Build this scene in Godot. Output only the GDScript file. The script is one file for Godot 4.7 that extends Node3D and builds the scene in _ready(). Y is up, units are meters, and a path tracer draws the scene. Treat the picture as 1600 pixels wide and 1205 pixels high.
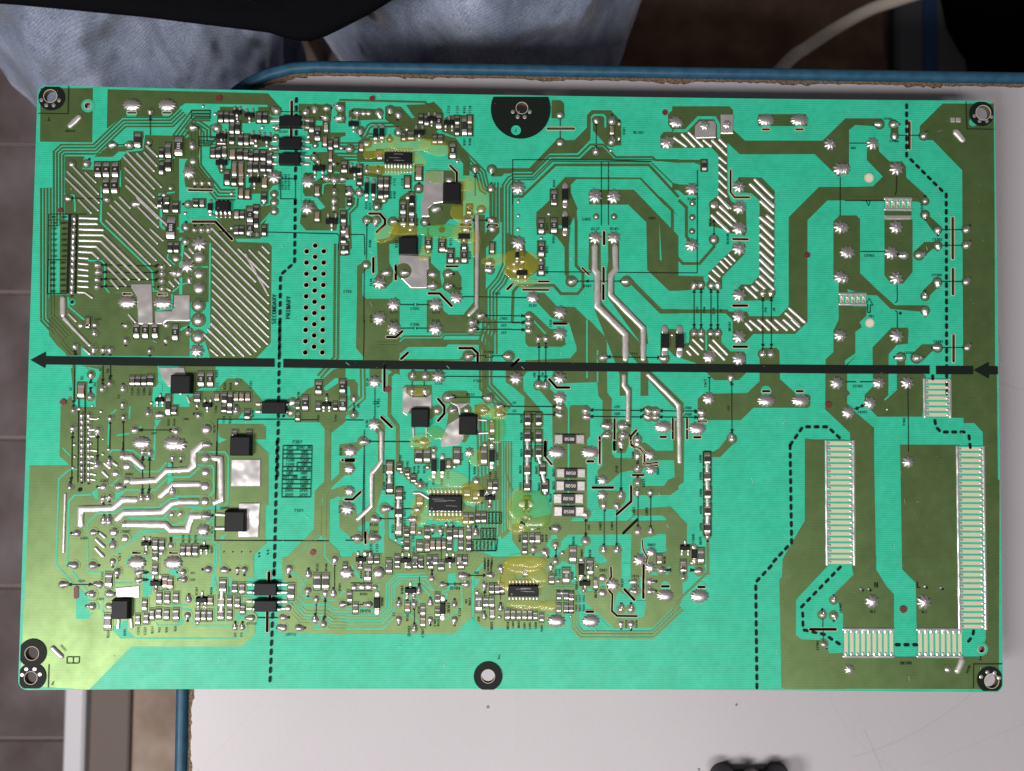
extends Node3D
# Underside of a power supply circuit board lying on a small blue-rimmed table, seen from straight above.
# Board layers are laid out in millimetres from the middle of the board (x to the right, z towards the lower edge).

const MM := 0.001
const BOARD_TOP := 0.032
const TABLE_TOP := 0.014
const HALF_W := 170.0
const HALF_D := 104.74
var rng := RandomNumberGenerator.new()
var board: Node3D
var mats := {}
var shared := {}
var holes: Array = []
var serial := 0

func _ready() -> void:
	rng.seed = 20240
	# --- camera
	var cam := Camera3D.new()
	cam.name = "camera"
	cam.position = Vector3(-0.00716, 0.30140, 0.00928)
	cam.basis = Basis(Vector3(0.999797, 0.018065, -0.008962), Vector3(-0.009630, 0.037224, -0.999261), Vector3(-0.017718, 0.999144, 0.037390))
	var lens := CameraAttributesPhysical.new()   # a phone's small lens: the board is sharp, the floor a little soft
	lens.frustum_focal_length = 23.97
	lens.frustum_focus_distance = 0.272
	lens.frustum_near = 0.01
	lens.frustum_far = 20.0
	lens.exposure_aperture = 12.0
	cam.attributes = lens
	add_child(cam)
	# --- surroundings and exposure
	var env := Environment.new()
	env.background_mode = Environment.BG_COLOR
	env.background_color = Color(0.60, 0.58, 0.60)
	env.background_energy_multiplier = 0.31
	env.tonemap_mode = Environment.TONE_MAPPER_LINEAR
	env.tonemap_exposure = 1.0
	env.sdfgi_enabled = true
	env.ssao_enabled = true
	env.ssil_enabled = true
	var world := WorldEnvironment.new()
	world.name = "surroundings"
	world.environment = env
	add_child(world)
	# --- two ceiling tubes: one over the lower left of the table, one nearer the viewer
	for q in [[Vector3(-0.56, 0.76, 0.42), Vector2(0.30, 0.20), 0.92, "lamp_over_the_corner"], [Vector3(0.07, 1.10, 0.57), Vector2(0.6, 0.16), 0.95, "lamp_behind_the_viewer"]]:
		var lamp := AreaLight3D.new()
		lamp.name = q[3]
		lamp.area_size = q[1]
		lamp.light_color = Color(1.0, 0.98, 0.97)
		lamp.light_energy = q[2]
		lamp.shadow_enabled = true
		add_child(lamp)
		lamp.look_at_from_position(q[0], Vector3(0.0, 0.0, 0.0), Vector3(0, 0, -1))
	make_materials()
	build_floor()
	build_table()
	build_bench()
	build_board()
	build_person()
	build_clutter()


# ---------------------------------------------------------------- materials
func noise_tex(size: int, freq: float, lo: Color, hi: Color, seed_at: int, octaves := 4, normal := false, bump := 2.0) -> NoiseTexture2D:
	var f := FastNoiseLite.new()
	f.seed = seed_at
	f.frequency = freq
	f.fractal_octaves = octaves
	var t := NoiseTexture2D.new()
	t.width = size
	t.height = size
	t.seamless = true
	t.noise = f
	if normal:
		t.as_normal_map = true
		t.bump_strength = bump
	else:
		var g := Gradient.new()
		g.set_color(0, lo)
		g.set_color(1, hi)
		t.color_ramp = g
	return t

func flat_mat(called: String, lin: Color, rough: float, metal := 0.0) -> StandardMaterial3D:
	var m := StandardMaterial3D.new()
	m.resource_name = called
	m.albedo_color = lin.linear_to_srgb()
	m.roughness = rough
	m.metallic = metal
	mats[called] = m
	return m

func triplanar(m: StandardMaterial3D, tile: float) -> void:
	m.uv1_triplanar = true
	m.uv1_world_triplanar = true
	m.uv1_scale = Vector3.ONE / tile

func grime(m: StandardMaterial3D, seed_at: int, low: Color) -> void:   # faint handling marks and uneven gloss
	m.detail_enabled = true
	m.detail_blend_mode = BaseMaterial3D.BLEND_MODE_MUL
	m.detail_albedo = noise_tex(512, 0.010, low, Color.WHITE, seed_at, 6)
	m.detail_uv_layer = BaseMaterial3D.DETAIL_UV_2
	m.uv2_triplanar = true
	m.uv2_world_triplanar = true
	m.uv2_scale = Vector3.ONE / 0.083
	m.roughness = 0.45
	m.roughness_texture = noise_tex(256, 0.012, Color(0.86, 0.86, 0.86), Color.WHITE, seed_at + 7, 4)

func weave_image(side: int, pitch: int, depth: float, cross: float, seed_at: int) -> ImageTexture:
	var r := RandomNumberGenerator.new()
	r.seed = seed_at
	var im := Image.create(side, side, false, Image.FORMAT_RGB8)
	var fine := FastNoiseLite.new()
	fine.seed = seed_at
	fine.frequency = 0.012
	for y in side:
		var row := 0.5 + 0.5 * cos(TAU * float(y) / pitch)
		for x in side:
			var col := 0.5 + 0.5 * cos(TAU * float(x) / pitch)
			var v := 1.0 - depth * ((1.0 - cross) * row * row + cross * col * col) + 0.05 * fine.get_noise_2d(x, y) + r.randf_range(-0.02, 0.02)
			v = clampf(v, 0.0, 1.0)
			im.set_pixel(x, y, Color(v, v, v))
	return ImageTexture.create_from_image(im)

func twill_image(side: int) -> ImageTexture:
	var r := RandomNumberGenerator.new()
	r.seed = 77
	var im := Image.create(side, side, false, Image.FORMAT_RGB8)
	for y in side:
		for x in side:
			var twill := 0.5 + 0.5 * sin(TAU * (x + 2.0 * y) / 8.0)
			var f := clampf(0.6 + 0.55 * (twill - 0.5) + r.randf_range(-0.42, 0.42), 0.0, 1.0)
			im.set_pixel(x, y, Color(0.34, 0.40, 0.52).lerp(Color(0.90, 0.93, 1.0), f))
	return ImageTexture.create_from_image(im)

func laminate_image(side: int) -> ImageTexture:
	var r := RandomNumberGenerator.new()
	r.seed = 12
	var cloud := FastNoiseLite.new()
	cloud.seed = 9
	cloud.frequency = 0.004
	var im := Image.create(side, side, false, Image.FORMAT_RGB8)
	for y in side:
		for x in side:
			var v := 0.95 + 0.02 * cloud.get_noise_2d(x, y) + r.randf_range(-0.012, 0.012)
			im.set_pixel(x, y, Color(v, v, v))
	for i in 26:   # specks of dirt
		var p := Vector2i(r.randi_range(4, side - 5), r.randi_range(4, side - 5))
		var s := 1
		for dy in range(-s, s + 1):
			for dx in range(-s, s + 1):
				if dx * dx + dy * dy <= s * s + r.randi_range(0, 1):
					var q := r.randf_range(0.25, 0.6)
					im.set_pixel(p.x + dx, p.y + dy, Color(q, q, q))
	for i in 34:   # scratches
		var p2 := Vector2(r.randf() * side, r.randf() * side)
		var d := Vector2.from_angle(r.randf() * TAU)
		var turn := r.randf_range(-0.008, 0.008)
		var dark := r.randf_range(0.82, 0.93)
		for s2 in r.randi_range(20, 260):
			p2 += d
			d = d.rotated(turn)
			var xi := posmod(int(p2.x), side)
			var yi := posmod(int(p2.y), side)
			im.set_pixel(xi, yi, Color(dark, dark, dark))
	return ImageTexture.create_from_image(im)

func make_materials() -> void:
	var weave := weave_image(512, 16, 0.13, 0.15, 31)
	var m := flat_mat("solder_mask", Color(0.038, 0.50, 0.315), 0.42)
	m.metallic_specular = 0.33
	m.albedo_texture = weave
	triplanar(m, 0.024)
	grime(m, 91, Color(0.90, 0.94, 0.92))
	m = flat_mat("mask_over_copper", Color(0.110, 0.178, 0.060), 0.40, 0.55)
	m.albedo_texture = weave_image(512, 16, 0.055, 0.3, 32)
	triplanar(m, 0.031)
	grime(m, 92, Color(0.90, 0.91, 0.88))
	flat_mat("laminate_edge", Color(0.10, 0.085, 0.05), 0.85)
	flat_mat("mask_edge", Color(0.13, 0.45, 0.30), 0.7)
	flat_mat("bare_laminate", Color(0.52, 0.47, 0.33), 0.7)
	flat_mat("plug_white", Color(0.62, 0.58, 0.48), 0.6)
	flat_mat("black_print", Color(0.006, 0.010, 0.008), 0.6).metallic_specular = 0.25
	flat_mat("white_print", Color(0.62, 0.60, 0.55), 0.6)
	m = flat_mat("solder", Color(0.60, 0.575, 0.55), 0.36, 0.84)
	m.normal_enabled = true
	m.normal_texture = noise_tex(256, 0.02, Color.BLACK, Color.WHITE, 5, 3, true, 3.0)
	m.normal_scale = 0.16
	triplanar(m, 0.009)
	m = flat_mat("solder_bead", Color(0.58, 0.555, 0.53), 0.36, 0.6)
	m.normal_enabled = true
	m.normal_texture = noise_tex(256, 0.02, Color.BLACK, Color.WHITE, 6, 4, true, 3.0)
	m.normal_scale = 0.3
	triplanar(m, 0.012)
	m = flat_mat("tin_plate", Color(0.66, 0.64, 0.62), 0.30, 0.72)
	m.normal_enabled = true
	m.normal_texture = noise_tex(512, 0.010, Color.BLACK, Color.WHITE, 15, 2, true, 9.0)
	m.normal_scale = 0.4
	triplanar(m, 0.042)
	m = flat_mat("black_plastic", Color(0.008, 0.0085, 0.010), 0.5)
	m.metallic_specular = 0.3
	m.normal_enabled = true
	m.normal_texture = noise_tex(256, 0.12, Color.BLACK, Color.WHITE, 25, 2, true, 1.5)
	m.normal_scale = 0.4
	triplanar(m, 0.012)
	flat_mat("resistor_glaze", Color(0.022, 0.022, 0.024), 0.32)
	flat_mat("resistor_grey", Color(0.06, 0.06, 0.058), 0.4)
	flat_mat("capacitor_tan", Color(0.20, 0.135, 0.085), 0.55)
	flat_mat("capacitor_grey", Color(0.28, 0.25, 0.22), 0.55)
	flat_mat("scuff_grey", Color(0.16, 0.16, 0.16), 0.35)
	flat_mat("dust", Color(0.42, 0.46, 0.40), 0.8)
	flat_mat("red_ink", Color(0.115, 0.012, 0.012), 0.55)
	m = flat_mat("amber_glue", Color(0.60, 0.53, 0.004), 0.26)
	m.transparency = BaseMaterial3D.TRANSPARENCY_ALPHA
	m.albedo_color.a = 0.19
	m.clearcoat_enabled = true
	m.clearcoat = 1.0
	m.clearcoat_roughness = 0.06
	m = flat_mat("clear_glue", Color(0.17, 0.42, 0.015), 0.26)
	m.transparency = BaseMaterial3D.TRANSPARENCY_ALPHA
	m.albedo_color.a = 0.30
	m.clearcoat_enabled = true
	m.clearcoat = 1.0
	m.clearcoat_roughness = 0.05
	m = flat_mat("table_laminate", Color(0.395, 0.376, 0.396), 0.45)
	m.albedo_texture = laminate_image(1024)
	triplanar(m, 0.33)
	m = flat_mat("chipboard", Color(0.27, 0.19, 0.12), 0.95)
	m.albedo_texture = noise_tex(256, 0.06, Color(0.45, 0.4, 0.35), Color.WHITE, 8)
	triplanar(m, 0.02)
	m = flat_mat("blue_paint", Color(0.026, 0.095, 0.160), 0.42)
	m.metallic_specular = 0.3
	m.albedo_texture = noise_tex(256, 0.03, Color(0.72, 0.74, 0.76), Color.WHITE, 18)
	triplanar(m, 0.05)
	m = flat_mat("denim", Color(0.95, 0.95, 0.97), 0.95)
	m.albedo_texture = twill_image(512)
	triplanar(m, 0.13)
	m.detail_enabled = true
	m.detail_blend_mode = BaseMaterial3D.BLEND_MODE_MUL
	m.detail_albedo = noise_tex(512, 0.009, Color(0.34, 0.37, 0.43), Color(1.0, 0.99, 0.97), 81, 5)
	m.detail_uv_layer = BaseMaterial3D.DETAIL_UV_2
	m.uv2_triplanar = true
	m.uv2_world_triplanar = true
	m.uv2_scale = Vector3.ONE / 0.31
	m.rim_enabled = true
	m.rim = 0.25
	m.normal_enabled = true
	m.normal_texture = noise_tex(256, 0.012, Color.BLACK, Color.WHITE, 45, 3, true, 14.0)
	m.normal_scale = 2.0
	m = flat_mat("black_cloth", Color(0.004, 0.004, 0.005), 0.95)
	m.metallic_specular = 0.1
	m.normal_enabled = true
	m.normal_texture = noise_tex(256, 0.03, Color.BLACK, Color.WHITE, 46, 4, true, 5.0)
	m.normal_scale = 0.5
	triplanar(m, 0.06)
	flat_mat("purple_cloth", Color(0.10, 0.045, 0.17), 0.9)
	flat_mat("skin", Color(0.33, 0.18, 0.12), 0.55)
	flat_mat("hair", Color(0.012, 0.010, 0.009), 0.6)
	m = flat_mat("floor_tile", Color(0.26, 0.215, 0.225), 0.5)
	m.albedo_texture = noise_tex(512, 0.008, Color(0.7, 0.66, 0.64), Color.WHITE, 28, 5)
	triplanar(m, 0.5)
	flat_mat("grout", Color(0.42, 0.36, 0.345), 0.9)
	m = flat_mat("pale_wood", Color(0.34, 0.27, 0.22), 0.7)
	m.albedo_texture = noise_tex(512, 0.01, Color(0.75, 0.70, 0.66), Color.WHITE, 38, 5)
	triplanar(m, 0.25)
	flat_mat("brown_wood", Color(0.13, 0.10, 0.085), 0.7)
	m = flat_mat("cardboard", Color(0.24, 0.145, 0.088), 0.9)
	m.albedo_texture = noise_tex(512, 0.01, Color(0.62, 0.58, 0.55), Color.WHITE, 48, 5)
	triplanar(m, 0.3)
	flat_mat("white_metal", Color(0.55, 0.55, 0.58), 0.4)
	flat_mat("cable_white", Color(0.72, 0.64, 0.54), 0.5)
	flat_mat("grey_cloth", Color(0.10, 0.10, 0.105), 0.9)
	flat_mat("blue_cloth", Color(0.02, 0.06, 0.17), 0.8)
	flat_mat("knob_plastic", Color(0.035, 0.037, 0.042), 0.55)
	flat_mat("dull_steel", Color(0.30, 0.30, 0.31), 0.45, 0.8)


# ---------------------------------------------------------------- node helpers
func note(o: Node, label := "", category := "", group := "", kind := "") -> Node:
	if label: o.set_meta("label", label)
	if category: o.set_meta("category", category)
	if group: o.set_meta("group", group)
	if kind: o.set_meta("kind", kind)
	return o

var used := {}
func named(called: String, parent: Node) -> String:
	var key := str(parent.get_instance_id()) + called
	var i: int = used.get(key, 0)
	used[key] = i + 1
	return called if i == 0 else "%s_%03d" % [called, i]

func thing(called: String, label: String, category: String, at := Vector3.ZERO) -> Node3D:
	var o := Node3D.new()
	o.name = named(called, self)
	o.position = at
	add_child(o)
	note(o, label, category)
	return o

func part(called: String, mesh: Mesh, parent: Node, mat: Material = null, at := Vector3.ZERO) -> MeshInstance3D:
	var o := MeshInstance3D.new()
	o.name = named(called, parent)
	o.mesh = mesh
	if mat: o.material_override = mat
	o.position = at
	parent.add_child(o, true)
	return o


# ---------------------------------------------------------------- mesh helpers
class Shape:
	var v := PackedVector3Array()
	var n := PackedVector3Array()
	func tri(a: Vector3, b: Vector3, c: Vector3, up: Vector3) -> void:
		if (b - a).cross(c - a).dot(up) > 0.0:
			var t := b
			b = c
			c = t
		v.append_array([a, b, c])
		n.append_array([up, up, up])
	func quad(a: Vector3, b: Vector3, c: Vector3, d: Vector3, up: Vector3) -> void:
		tri(a, b, c, up)
		tri(a, c, d, up)
	func face(a: Vector3, b: Vector3, c: Vector3, d: Vector3, away: Vector3) -> void:   # flat quad, its normal turned away from a point inside
		var up := (c - a).cross(d - b).normalized()
		if up.dot((a + b + c + d) / 4.0 - away) < 0.0: up = -up
		quad(a, b, c, d, up)
	func box(lo: Vector3, hi: Vector3) -> void:
		var m := (lo + hi) / 2.0
		var p := []
		for i in 8: p.append(Vector3(hi.x if i & 1 else lo.x, hi.y if i & 2 else lo.y, hi.z if i & 4 else lo.z))
		for f in [[0, 1, 3, 2], [4, 5, 7, 6], [0, 1, 5, 4], [2, 3, 7, 6], [0, 2, 6, 4], [1, 3, 7, 5]]:
			face(p[f[0]], p[f[1]], p[f[2]], p[f[3]], m)
	func grid(rows: Array, closed: bool, mid: Vector3) -> void:   # rows of points, shaded smoothly, facing away from mid (or up)
		var h := rows.size()
		var w: int = rows[0].size()
		var nn := []
		for i in h:
			var r := PackedVector3Array()
			r.resize(w)
			nn.append(r)
		var last := w if closed else w - 1
		for i in h - 1:
			for j in last:
				var k := (j + 1) % w
				var a: Vector3 = rows[i][j]
				var b: Vector3 = rows[i][k]
				var c: Vector3 = rows[i + 1][k]
				var d: Vector3 = rows[i + 1][j]
				var up := (c - a).cross(d - b)
				if up.dot((a + b + c + d) / 4.0 - mid) < 0.0: up = -up
				nn[i][j] += up
				nn[i][k] += up
				nn[i + 1][k] += up
				nn[i + 1][j] += up
		for i in h - 1:
			for j in last:
				var k := (j + 1) % w
				smooth(rows[i][j], rows[i][k], rows[i + 1][k], nn[i][j], nn[i][k], nn[i + 1][k])
				smooth(rows[i][j], rows[i + 1][k], rows[i + 1][j], nn[i][j], nn[i + 1][k], nn[i + 1][j])
	func smooth(a: Vector3, b: Vector3, c: Vector3, na: Vector3, nb: Vector3, nc: Vector3) -> void:
		if (b - a).cross(c - a).length_squared() < 1e-20: return
		if (b - a).cross(c - a).dot(na + nb + nc) > 0.0:
			v.append_array([a, c, b])
			n.append_array([na.normalized(), nc.normalized(), nb.normalized()])
		else:
			v.append_array([a, b, c])
			n.append_array([na.normalized(), nb.normalized(), nc.normalized()])
	func slab(poly: PackedVector2Array, top: float, bottom: float) -> bool:   # polygon in mm (x, z) with walls
		var p := poly.duplicate()
		var t := Geometry2D.triangulate_polygon(p)
		if t.is_empty(): return false
		for i in range(0, t.size(), 3):
			tri(at(p[t[i]], top), at(p[t[i + 1]], top), at(p[t[i + 2]], top), Vector3.UP)
		if bottom < top: walls(p, top, bottom, 1.0)
		return true
	func walls(p: PackedVector2Array, top: float, bottom: float, out: float) -> void:
		var area := 0.0
		for i in p.size(): area += p[i].cross(p[(i + 1) % p.size()])
		var s := signf(area) * out
		for i in p.size():
			var a := p[i]
			var b := p[(i + 1) % p.size()]
			var d := (b - a).normalized()
			quad(at(a, top), at(b, top), at(b, bottom), at(a, bottom), Vector3(d.y * s, 0, -d.x * s))
	static func at(p: Vector2, y: float) -> Vector3:
		return Vector3(p.x, y, p.y) * 0.001
	func commit(mat: Material = null, onto: ArrayMesh = null) -> ArrayMesh:
		var m := onto if onto else ArrayMesh.new()
		if v.is_empty(): return m
		var a := []
		a.resize(Mesh.ARRAY_MAX)
		a[Mesh.ARRAY_VERTEX] = v
		a[Mesh.ARRAY_NORMAL] = n
		m.add_surface_from_arrays(Mesh.PRIMITIVE_TRIANGLES, a)
		if mat: m.surface_set_material(m.get_surface_count() - 1, mat)
		return m

func poly(a: Array) -> PackedVector2Array:
	var p := PackedVector2Array()
	for i in range(0, a.size(), 2): p.append(Vector2(a[i], a[i + 1]))
	return p

func disc(x: float, z: float, r: float, sides := 14) -> PackedVector2Array:
	var p := PackedVector2Array()
	for i in sides: p.append(Vector2(x, z) + Vector2.from_angle(TAU * (i + 0.5) / sides) * r)
	return p

func normals2(p: PackedVector2Array) -> PackedVector2Array:   # mitred side vectors along a polyline
	var r := PackedVector2Array()
	for i in p.size():
		var a := (p[i] - p[i - 1]).normalized() if i > 0 else (p[1] - p[0]).normalized()
		var b := (p[i + 1] - p[i]).normalized() if i < p.size() - 1 else a
		var q := (a + b).normalized().orthogonal()
		if q == Vector2.ZERO: q = a.orthogonal()
		r.append(q / maxf(0.6, q.dot(a.orthogonal())))
	return r

func stroke(p: PackedVector2Array, w: float, round_ends := false) -> PackedVector2Array:
	var s := normals2(p)
	var r := PackedVector2Array()
	var last := p.size() - 1
	for i in p.size(): r.append(p[i] + s[i] * w * 0.5)
	if round_ends:
		for k in range(1, 5): r.append(p[last] + s[last].normalized().rotated(PI * k / 5.0 * signf(s[last].cross(p[last] - p[last - 1]))) * w * 0.5)
	for i in range(last, -1, -1): r.append(p[i] - s[i] * w * 0.5)
	if round_ends:
		for k in range(1, 5): r.append(p[0] + (-s[0]).normalized().rotated(PI * k / 5.0 * signf((-s[0]).cross(p[0] - p[1]))) * w * 0.5)
	return r

func box_of(p: PackedVector2Array) -> Rect2:
	var r := Rect2(p[0], Vector2.ZERO)
	for q in p: r = r.expand(q)
	return r

func cut(pieces: Array, hole: PackedVector2Array) -> Array:
	var out := []
	var hb := box_of(hole)
	for p in pieces:
		var pb := box_of(p)
		if not pb.intersects(hb):
			out.append(p)
			continue
		var parts := [p]
		if Geometry2D.clip_polygons(p, hole).any(func(q): return Geometry2D.is_polygon_clockwise(q)):
			parts = []
			var c := hb.get_center()
			var far := 400.0
			for half in [PackedVector2Array([Vector2(-far, -far), Vector2(c.x, -far), Vector2(c.x, far), Vector2(-far, far)]), PackedVector2Array([Vector2(c.x, -far), Vector2(far, -far), Vector2(far, far), Vector2(c.x, far)])]:
				parts.append_array(Geometry2D.intersect_polygons(p, half))
		for q in parts:
			for r in Geometry2D.clip_polygons(q, hole):
				if not Geometry2D.is_polygon_clockwise(r): out.append(r)
	return out

func sheet(called: String, outline: PackedVector2Array, top: float, thick: float, mat: Material, parent: Node = null, spare_holes := true) -> MeshInstance3D:
	var pieces := [outline]
	if spare_holes:
		for h in holes: pieces = cut(pieces, h)
	var s := Shape.new()
	for p in pieces:
		if p.size() >= 3: s.slab(p, top, top - thick)
	if s.v.is_empty(): return null
	return part(called, s.commit(), parent if parent else board, mat)


# ---------------------------------------------------------------- the board
func build_board() -> void:
	board = thing("circuit_board", "green circuit board lying solder side up on the white table", "circuit board", Vector3(0, BOARD_TOP, 0))
	lay_holesm()
	lay_slots()

	panel()
	lay_copper()
	lay_gaps()
	lay_traces()
	lay_tinned()
	lay_over()
	lay_mounts()
	lay_ladders()
	lay_bigarrow()
	lay_dashes()
	lay_rules()
	lay_arrows()
	lay_dots()
	lay_markers()
	lay_beads()
	lay_joints_a()
	lay_joints_b()
	lay_chips()
	lay_shunts()
	lay_sots()
	lay_diodes()
	lay_ics()
	lay_words_a()
	lay_words_b()
	lay_glue()
	finish_prints()
	underside()

func panel() -> void:
	mount_holes()
	var outline := PackedVector2Array()
	var r := 3.0
	for c in [[HALF_W - r, -HALF_D + r, -90.0], [HALF_W - r, HALF_D - r, 0.0], [-HALF_W + r, HALF_D - r, 90.0], [-HALF_W + r, -HALF_D + r, 180.0]]:
		for k in 6: outline.append(Vector2(c[0], c[1]) + Vector2.from_angle(deg_to_rad(c[2] + 18.0 * k)) * r)

	# the two long edges bow in by a hair
	var bowed := PackedVector2Array()
	for i in outline.size():
		var a := outline[i]
		var b := outline[(i + 1) % outline.size()]
		bowed.append(a)
		if absf(a.x - b.x) > 100.0:
			for k in range(1, 8):
				var t := k / 8.0
				bowed.append(a.lerp(b, t) - Vector2(0, signf(a.y) * 0.75 * 4.0 * t * (1.0 - t)))
	var top := Shape.new()
	var rim := Shape.new()
	var cells := Vector2i(12, 8)
	for j in cells.y:
		for i in cells.x:
			var lo := Vector2(-HALF_W - 1 + i * (2.0 * HALF_W + 2) / cells.x, -HALF_D - 1 + j * (2.0 * HALF_D + 2) / cells.y)
			var hi := lo + Vector2((2.0 * HALF_W + 2) / cells.x, (2.0 * HALF_D + 2) / cells.y)
			var pieces: Array = Geometry2D.intersect_polygons(PackedVector2Array([lo, Vector2(hi.x, lo.y), hi, Vector2(lo.x, hi.y)]), bowed)
			for h in holes: pieces = cut(pieces, h)
			for p in pieces:
				top.slab(p, 0.0, 0.0)
				var t := Geometry2D.triangulate_polygon(p)
				for k in range(0, t.size(), 3):
					rim.tri(Shape.at(p[t[k]], -1.6), Shape.at(p[t[k + 1]], -1.6), Shape.at(p[t[k + 2]], -1.6), Vector3.DOWN)
	for h in holes: rim.walls(h, 0.0, -1.6, -1.0)
	part("board_panel", top.commit(), board, mats.solder_mask)
	var edge := Shape.new()
	edge.walls(bowed, 0.0, -1.6, 1.0)
	part("board_edge", edge.commit(), board, mats.mask_edge)
	part("bare_core", rim.commit(), board, mats.laminate_edge)
	var lip := Shape.new()
	for h in holes:
		if box_of(h).get_area() > 30.0 and box_of(h).size.x < 6.0 and box_of(h).size.y < 6.0: continue
		var big: Array = Geometry2D.offset_polygon(h, 0.16, Geometry2D.JOIN_ROUND)
		for b in big:
			for p in cut([b], h): lip.slab(p, 0.27, 0.0)
	part("hole_rim", lip.commit(), board, mats.bare_laminate)

func mount_holes() -> void:
	for h in pending_mounts: holes.append(disc(h[0], h[1], h[2], 28))
var pending_mounts: Array = []

func slot(w: float, a: Array) -> void:
	holes.append(stroke(poly(a), w, true))
	if Geometry2D.is_polygon_clockwise(holes[-1]): holes[-1].reverse()
func hole(x: float, z: float, r: float, pale: bool) -> void:
	if pale: pale_spots.append([x, z, r])
	else: holes.append(disc(x, z, r, 12))
var pale_spots: Array = []

var level := 0
func next_level(base: float, step: float) -> float:
	level += 1
	return base + level * step

func pour(a: Array) -> void: sheet("copper_area", poly(a), next_level(0.02, 0.0006), 0.03, mats.mask_over_copper)
func pour_disc(x: float, z: float, r: float) -> void: sheet("copper_area", disc(x, z, r, 24), 0.46, 0.4, mats.mask_over_copper)
func trace(w: float, a: Array) -> void: sheet("copper_trace", stroke(poly(a), w), next_level(0.10, 0.0003), 0.05, mats.mask_over_copper)
func gap(w: float, a: Array) -> void: sheet("mask_gap", stroke(poly(a), w), next_level(0.10, 0.0002), 0.03, mats.solder_mask)
func patch(a: Array) -> void: sheet("mask_gap", poly(a), next_level(0.08, 0.0002), 0.03, mats.solder_mask)
func patch_disc(x: float, z: float, r: float) -> void: sheet("mask_gap", disc(x, z, r, 20), next_level(0.08, 0.0002), 0.03, mats.solder_mask)

func tin(a: Array) -> void:
	var p := poly(a)
	if Geometry2D.is_polygon_clockwise(p): p.reverse()
	var s := Shape.new()
	for q in Geometry2D.offset_polygon(p, -0.25, Geometry2D.JOIN_ROUND):
		s.slab(q, 0.42, 0.2)
	s.walls(p, 0.3, 0.0, 1.0)
	# sloping shoulder from the rim up to the flat top
	for i in p.size():
		var b := p[(i + 1) % p.size()]
		var d := (b - p[i]).normalized()
		var inward := Vector2(-d.y, d.x) * 0.25
		s.face(Shape.at(p[i], 0.3), Shape.at(b, 0.3), Shape.at(b + inward, 0.42), Shape.at(p[i] + inward, 0.42), Shape.at((p[i] + b) / 2.0 + inward * 4.0, -5.0))
	part("solder_plate", s.commit(), board, mats.tin_plate)

func ring_pads(a: Array) -> void:
	for i in range(0, a.size(), 2):
		part("ground_pad", dome(), board, mats.solder, Shape.at(Vector2(a[i], a[i + 1]), 0.3)).scale = Vector3(0.8, 0.25, 0.8) * MM

func mount(x: float, z: float, r: float, hx: float, hz: float, hr: float, pads: Array) -> void:
	var p := disc(x, z, r, 40)
	for i in p.size(): p[i] = Vector2(clampf(p[i].x, -HALF_W + 0.6, HALF_W - 0.6), clampf(p[i].y, -HALF_D + 0.6, HALF_D - 0.6))
	sheet("mounting_ring", p, next_level(0.30, 0.0002), 0.03, mats.black_print)
	var lip := Shape.new()
	for q in cut(cut([disc(hx, hz, hr + 0.15, 28)], disc(hx, hz, hr, 28)), disc(0, 0, 0.01)): lip.slab(q, 0.42, 0.0)
	part("hole_lip", lip.commit(), board, mats.bare_laminate)
	ring_pads(pads)
func mount_hole(x: float, z: float, r: float, pads: Array) -> void:
	var lip := Shape.new()
	for q in cut([disc(x, z, r + 0.15, 28)], disc(x, z, r, 28)): lip.slab(q, 0.42, 0.0)
	part("hole_lip", lip.commit(), board, mats.bare_laminate)
	ring_pads(pads)
func tab(a: Array) -> void: sheet("black_tab", poly(a), next_level(0.29, 0.0002), 0.03, mats.black_print)
func tab_badge(x: float, z: float, r: float) -> void:
	sheet("tab_badge", disc(x, z, r, 20), 0.40, 0.03, mats.solder_mask)
	lettering("T", x, z, 1.6, 190.0, 0.42, big_print)

func ladder(x: float, z: float, w: float, d: float, upright: int, count: int) -> void:
	var root := Node3D.new()
	root.name = named("solder_ladder", board)
	root.position = Shape.at(Vector2(x, z), 0.0)
	board.add_child(root)
	var across := w if upright else d
	var along := d if upright else w
	var bed := Shape.new()
	var bp := PackedVector2Array([Vector2(-w, -d) / 2, Vector2(w, -d) / 2, Vector2(w, d) / 2, Vector2(-w, d) / 2])
	bed.slab(bp, 0.29, 0.2)
	part("mask_bed", bed.commit(), root, mats.solder_mask)
	var pitch := along / count
	var bar := 1.15
	for i in count:
		var c := -along / 2 + pitch * (i + 0.5)
		var s := Shape.new()
		var half := Vector2(across / 2 - bar * 0.85, pitch * 0.31)
		var q := PackedVector2Array([Vector2(-half.x, c - half.y), Vector2(half.x, c - half.y), Vector2(half.x, c + half.y), Vector2(-half.x, c + half.y)])
		if not upright:
			for k in 4: q[k] = Vector2(q[k].y, q[k].x)
		s.slab(q, 0.33, 0.2)
		part("bare_strip", s.commit(), root, mats.bare_laminate)
	for side in [-1.0, 1.0]:
		var pts := PackedVector2Array()
		var c2: float = side * (across / 2 - bar / 2)
		pts.append(Vector2(c2, -along / 2 + 0.2) if upright else Vector2(-along / 2 + 0.2, c2))
		pts.append(Vector2(c2, along / 2 - 0.2) if upright else Vector2(along / 2 - 0.2, c2))
		var s2 := Shape.new()
		bead_into(s2, pts, bar, 0.45)
		for i in count:   # a tooth of solder over each strip
			var c3 := -along / 2 + pitch * (i + 0.5)
			var t0: float = c2 - side * bar * 0.2
			var t1: float = c2 - side * bar * rng.randf_range(0.75, 1.0)
			var ends := PackedVector2Array([Vector2(t0, c3), Vector2(t1, c3)])
			if not upright: ends = PackedVector2Array([Vector2(c3, t0), Vector2(c3, t1)])
			bead_into(s2, ends, pitch * 0.6, 0.4)
		part("solder_bar", s2.commit(), root, mats.tin_plate)

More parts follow.
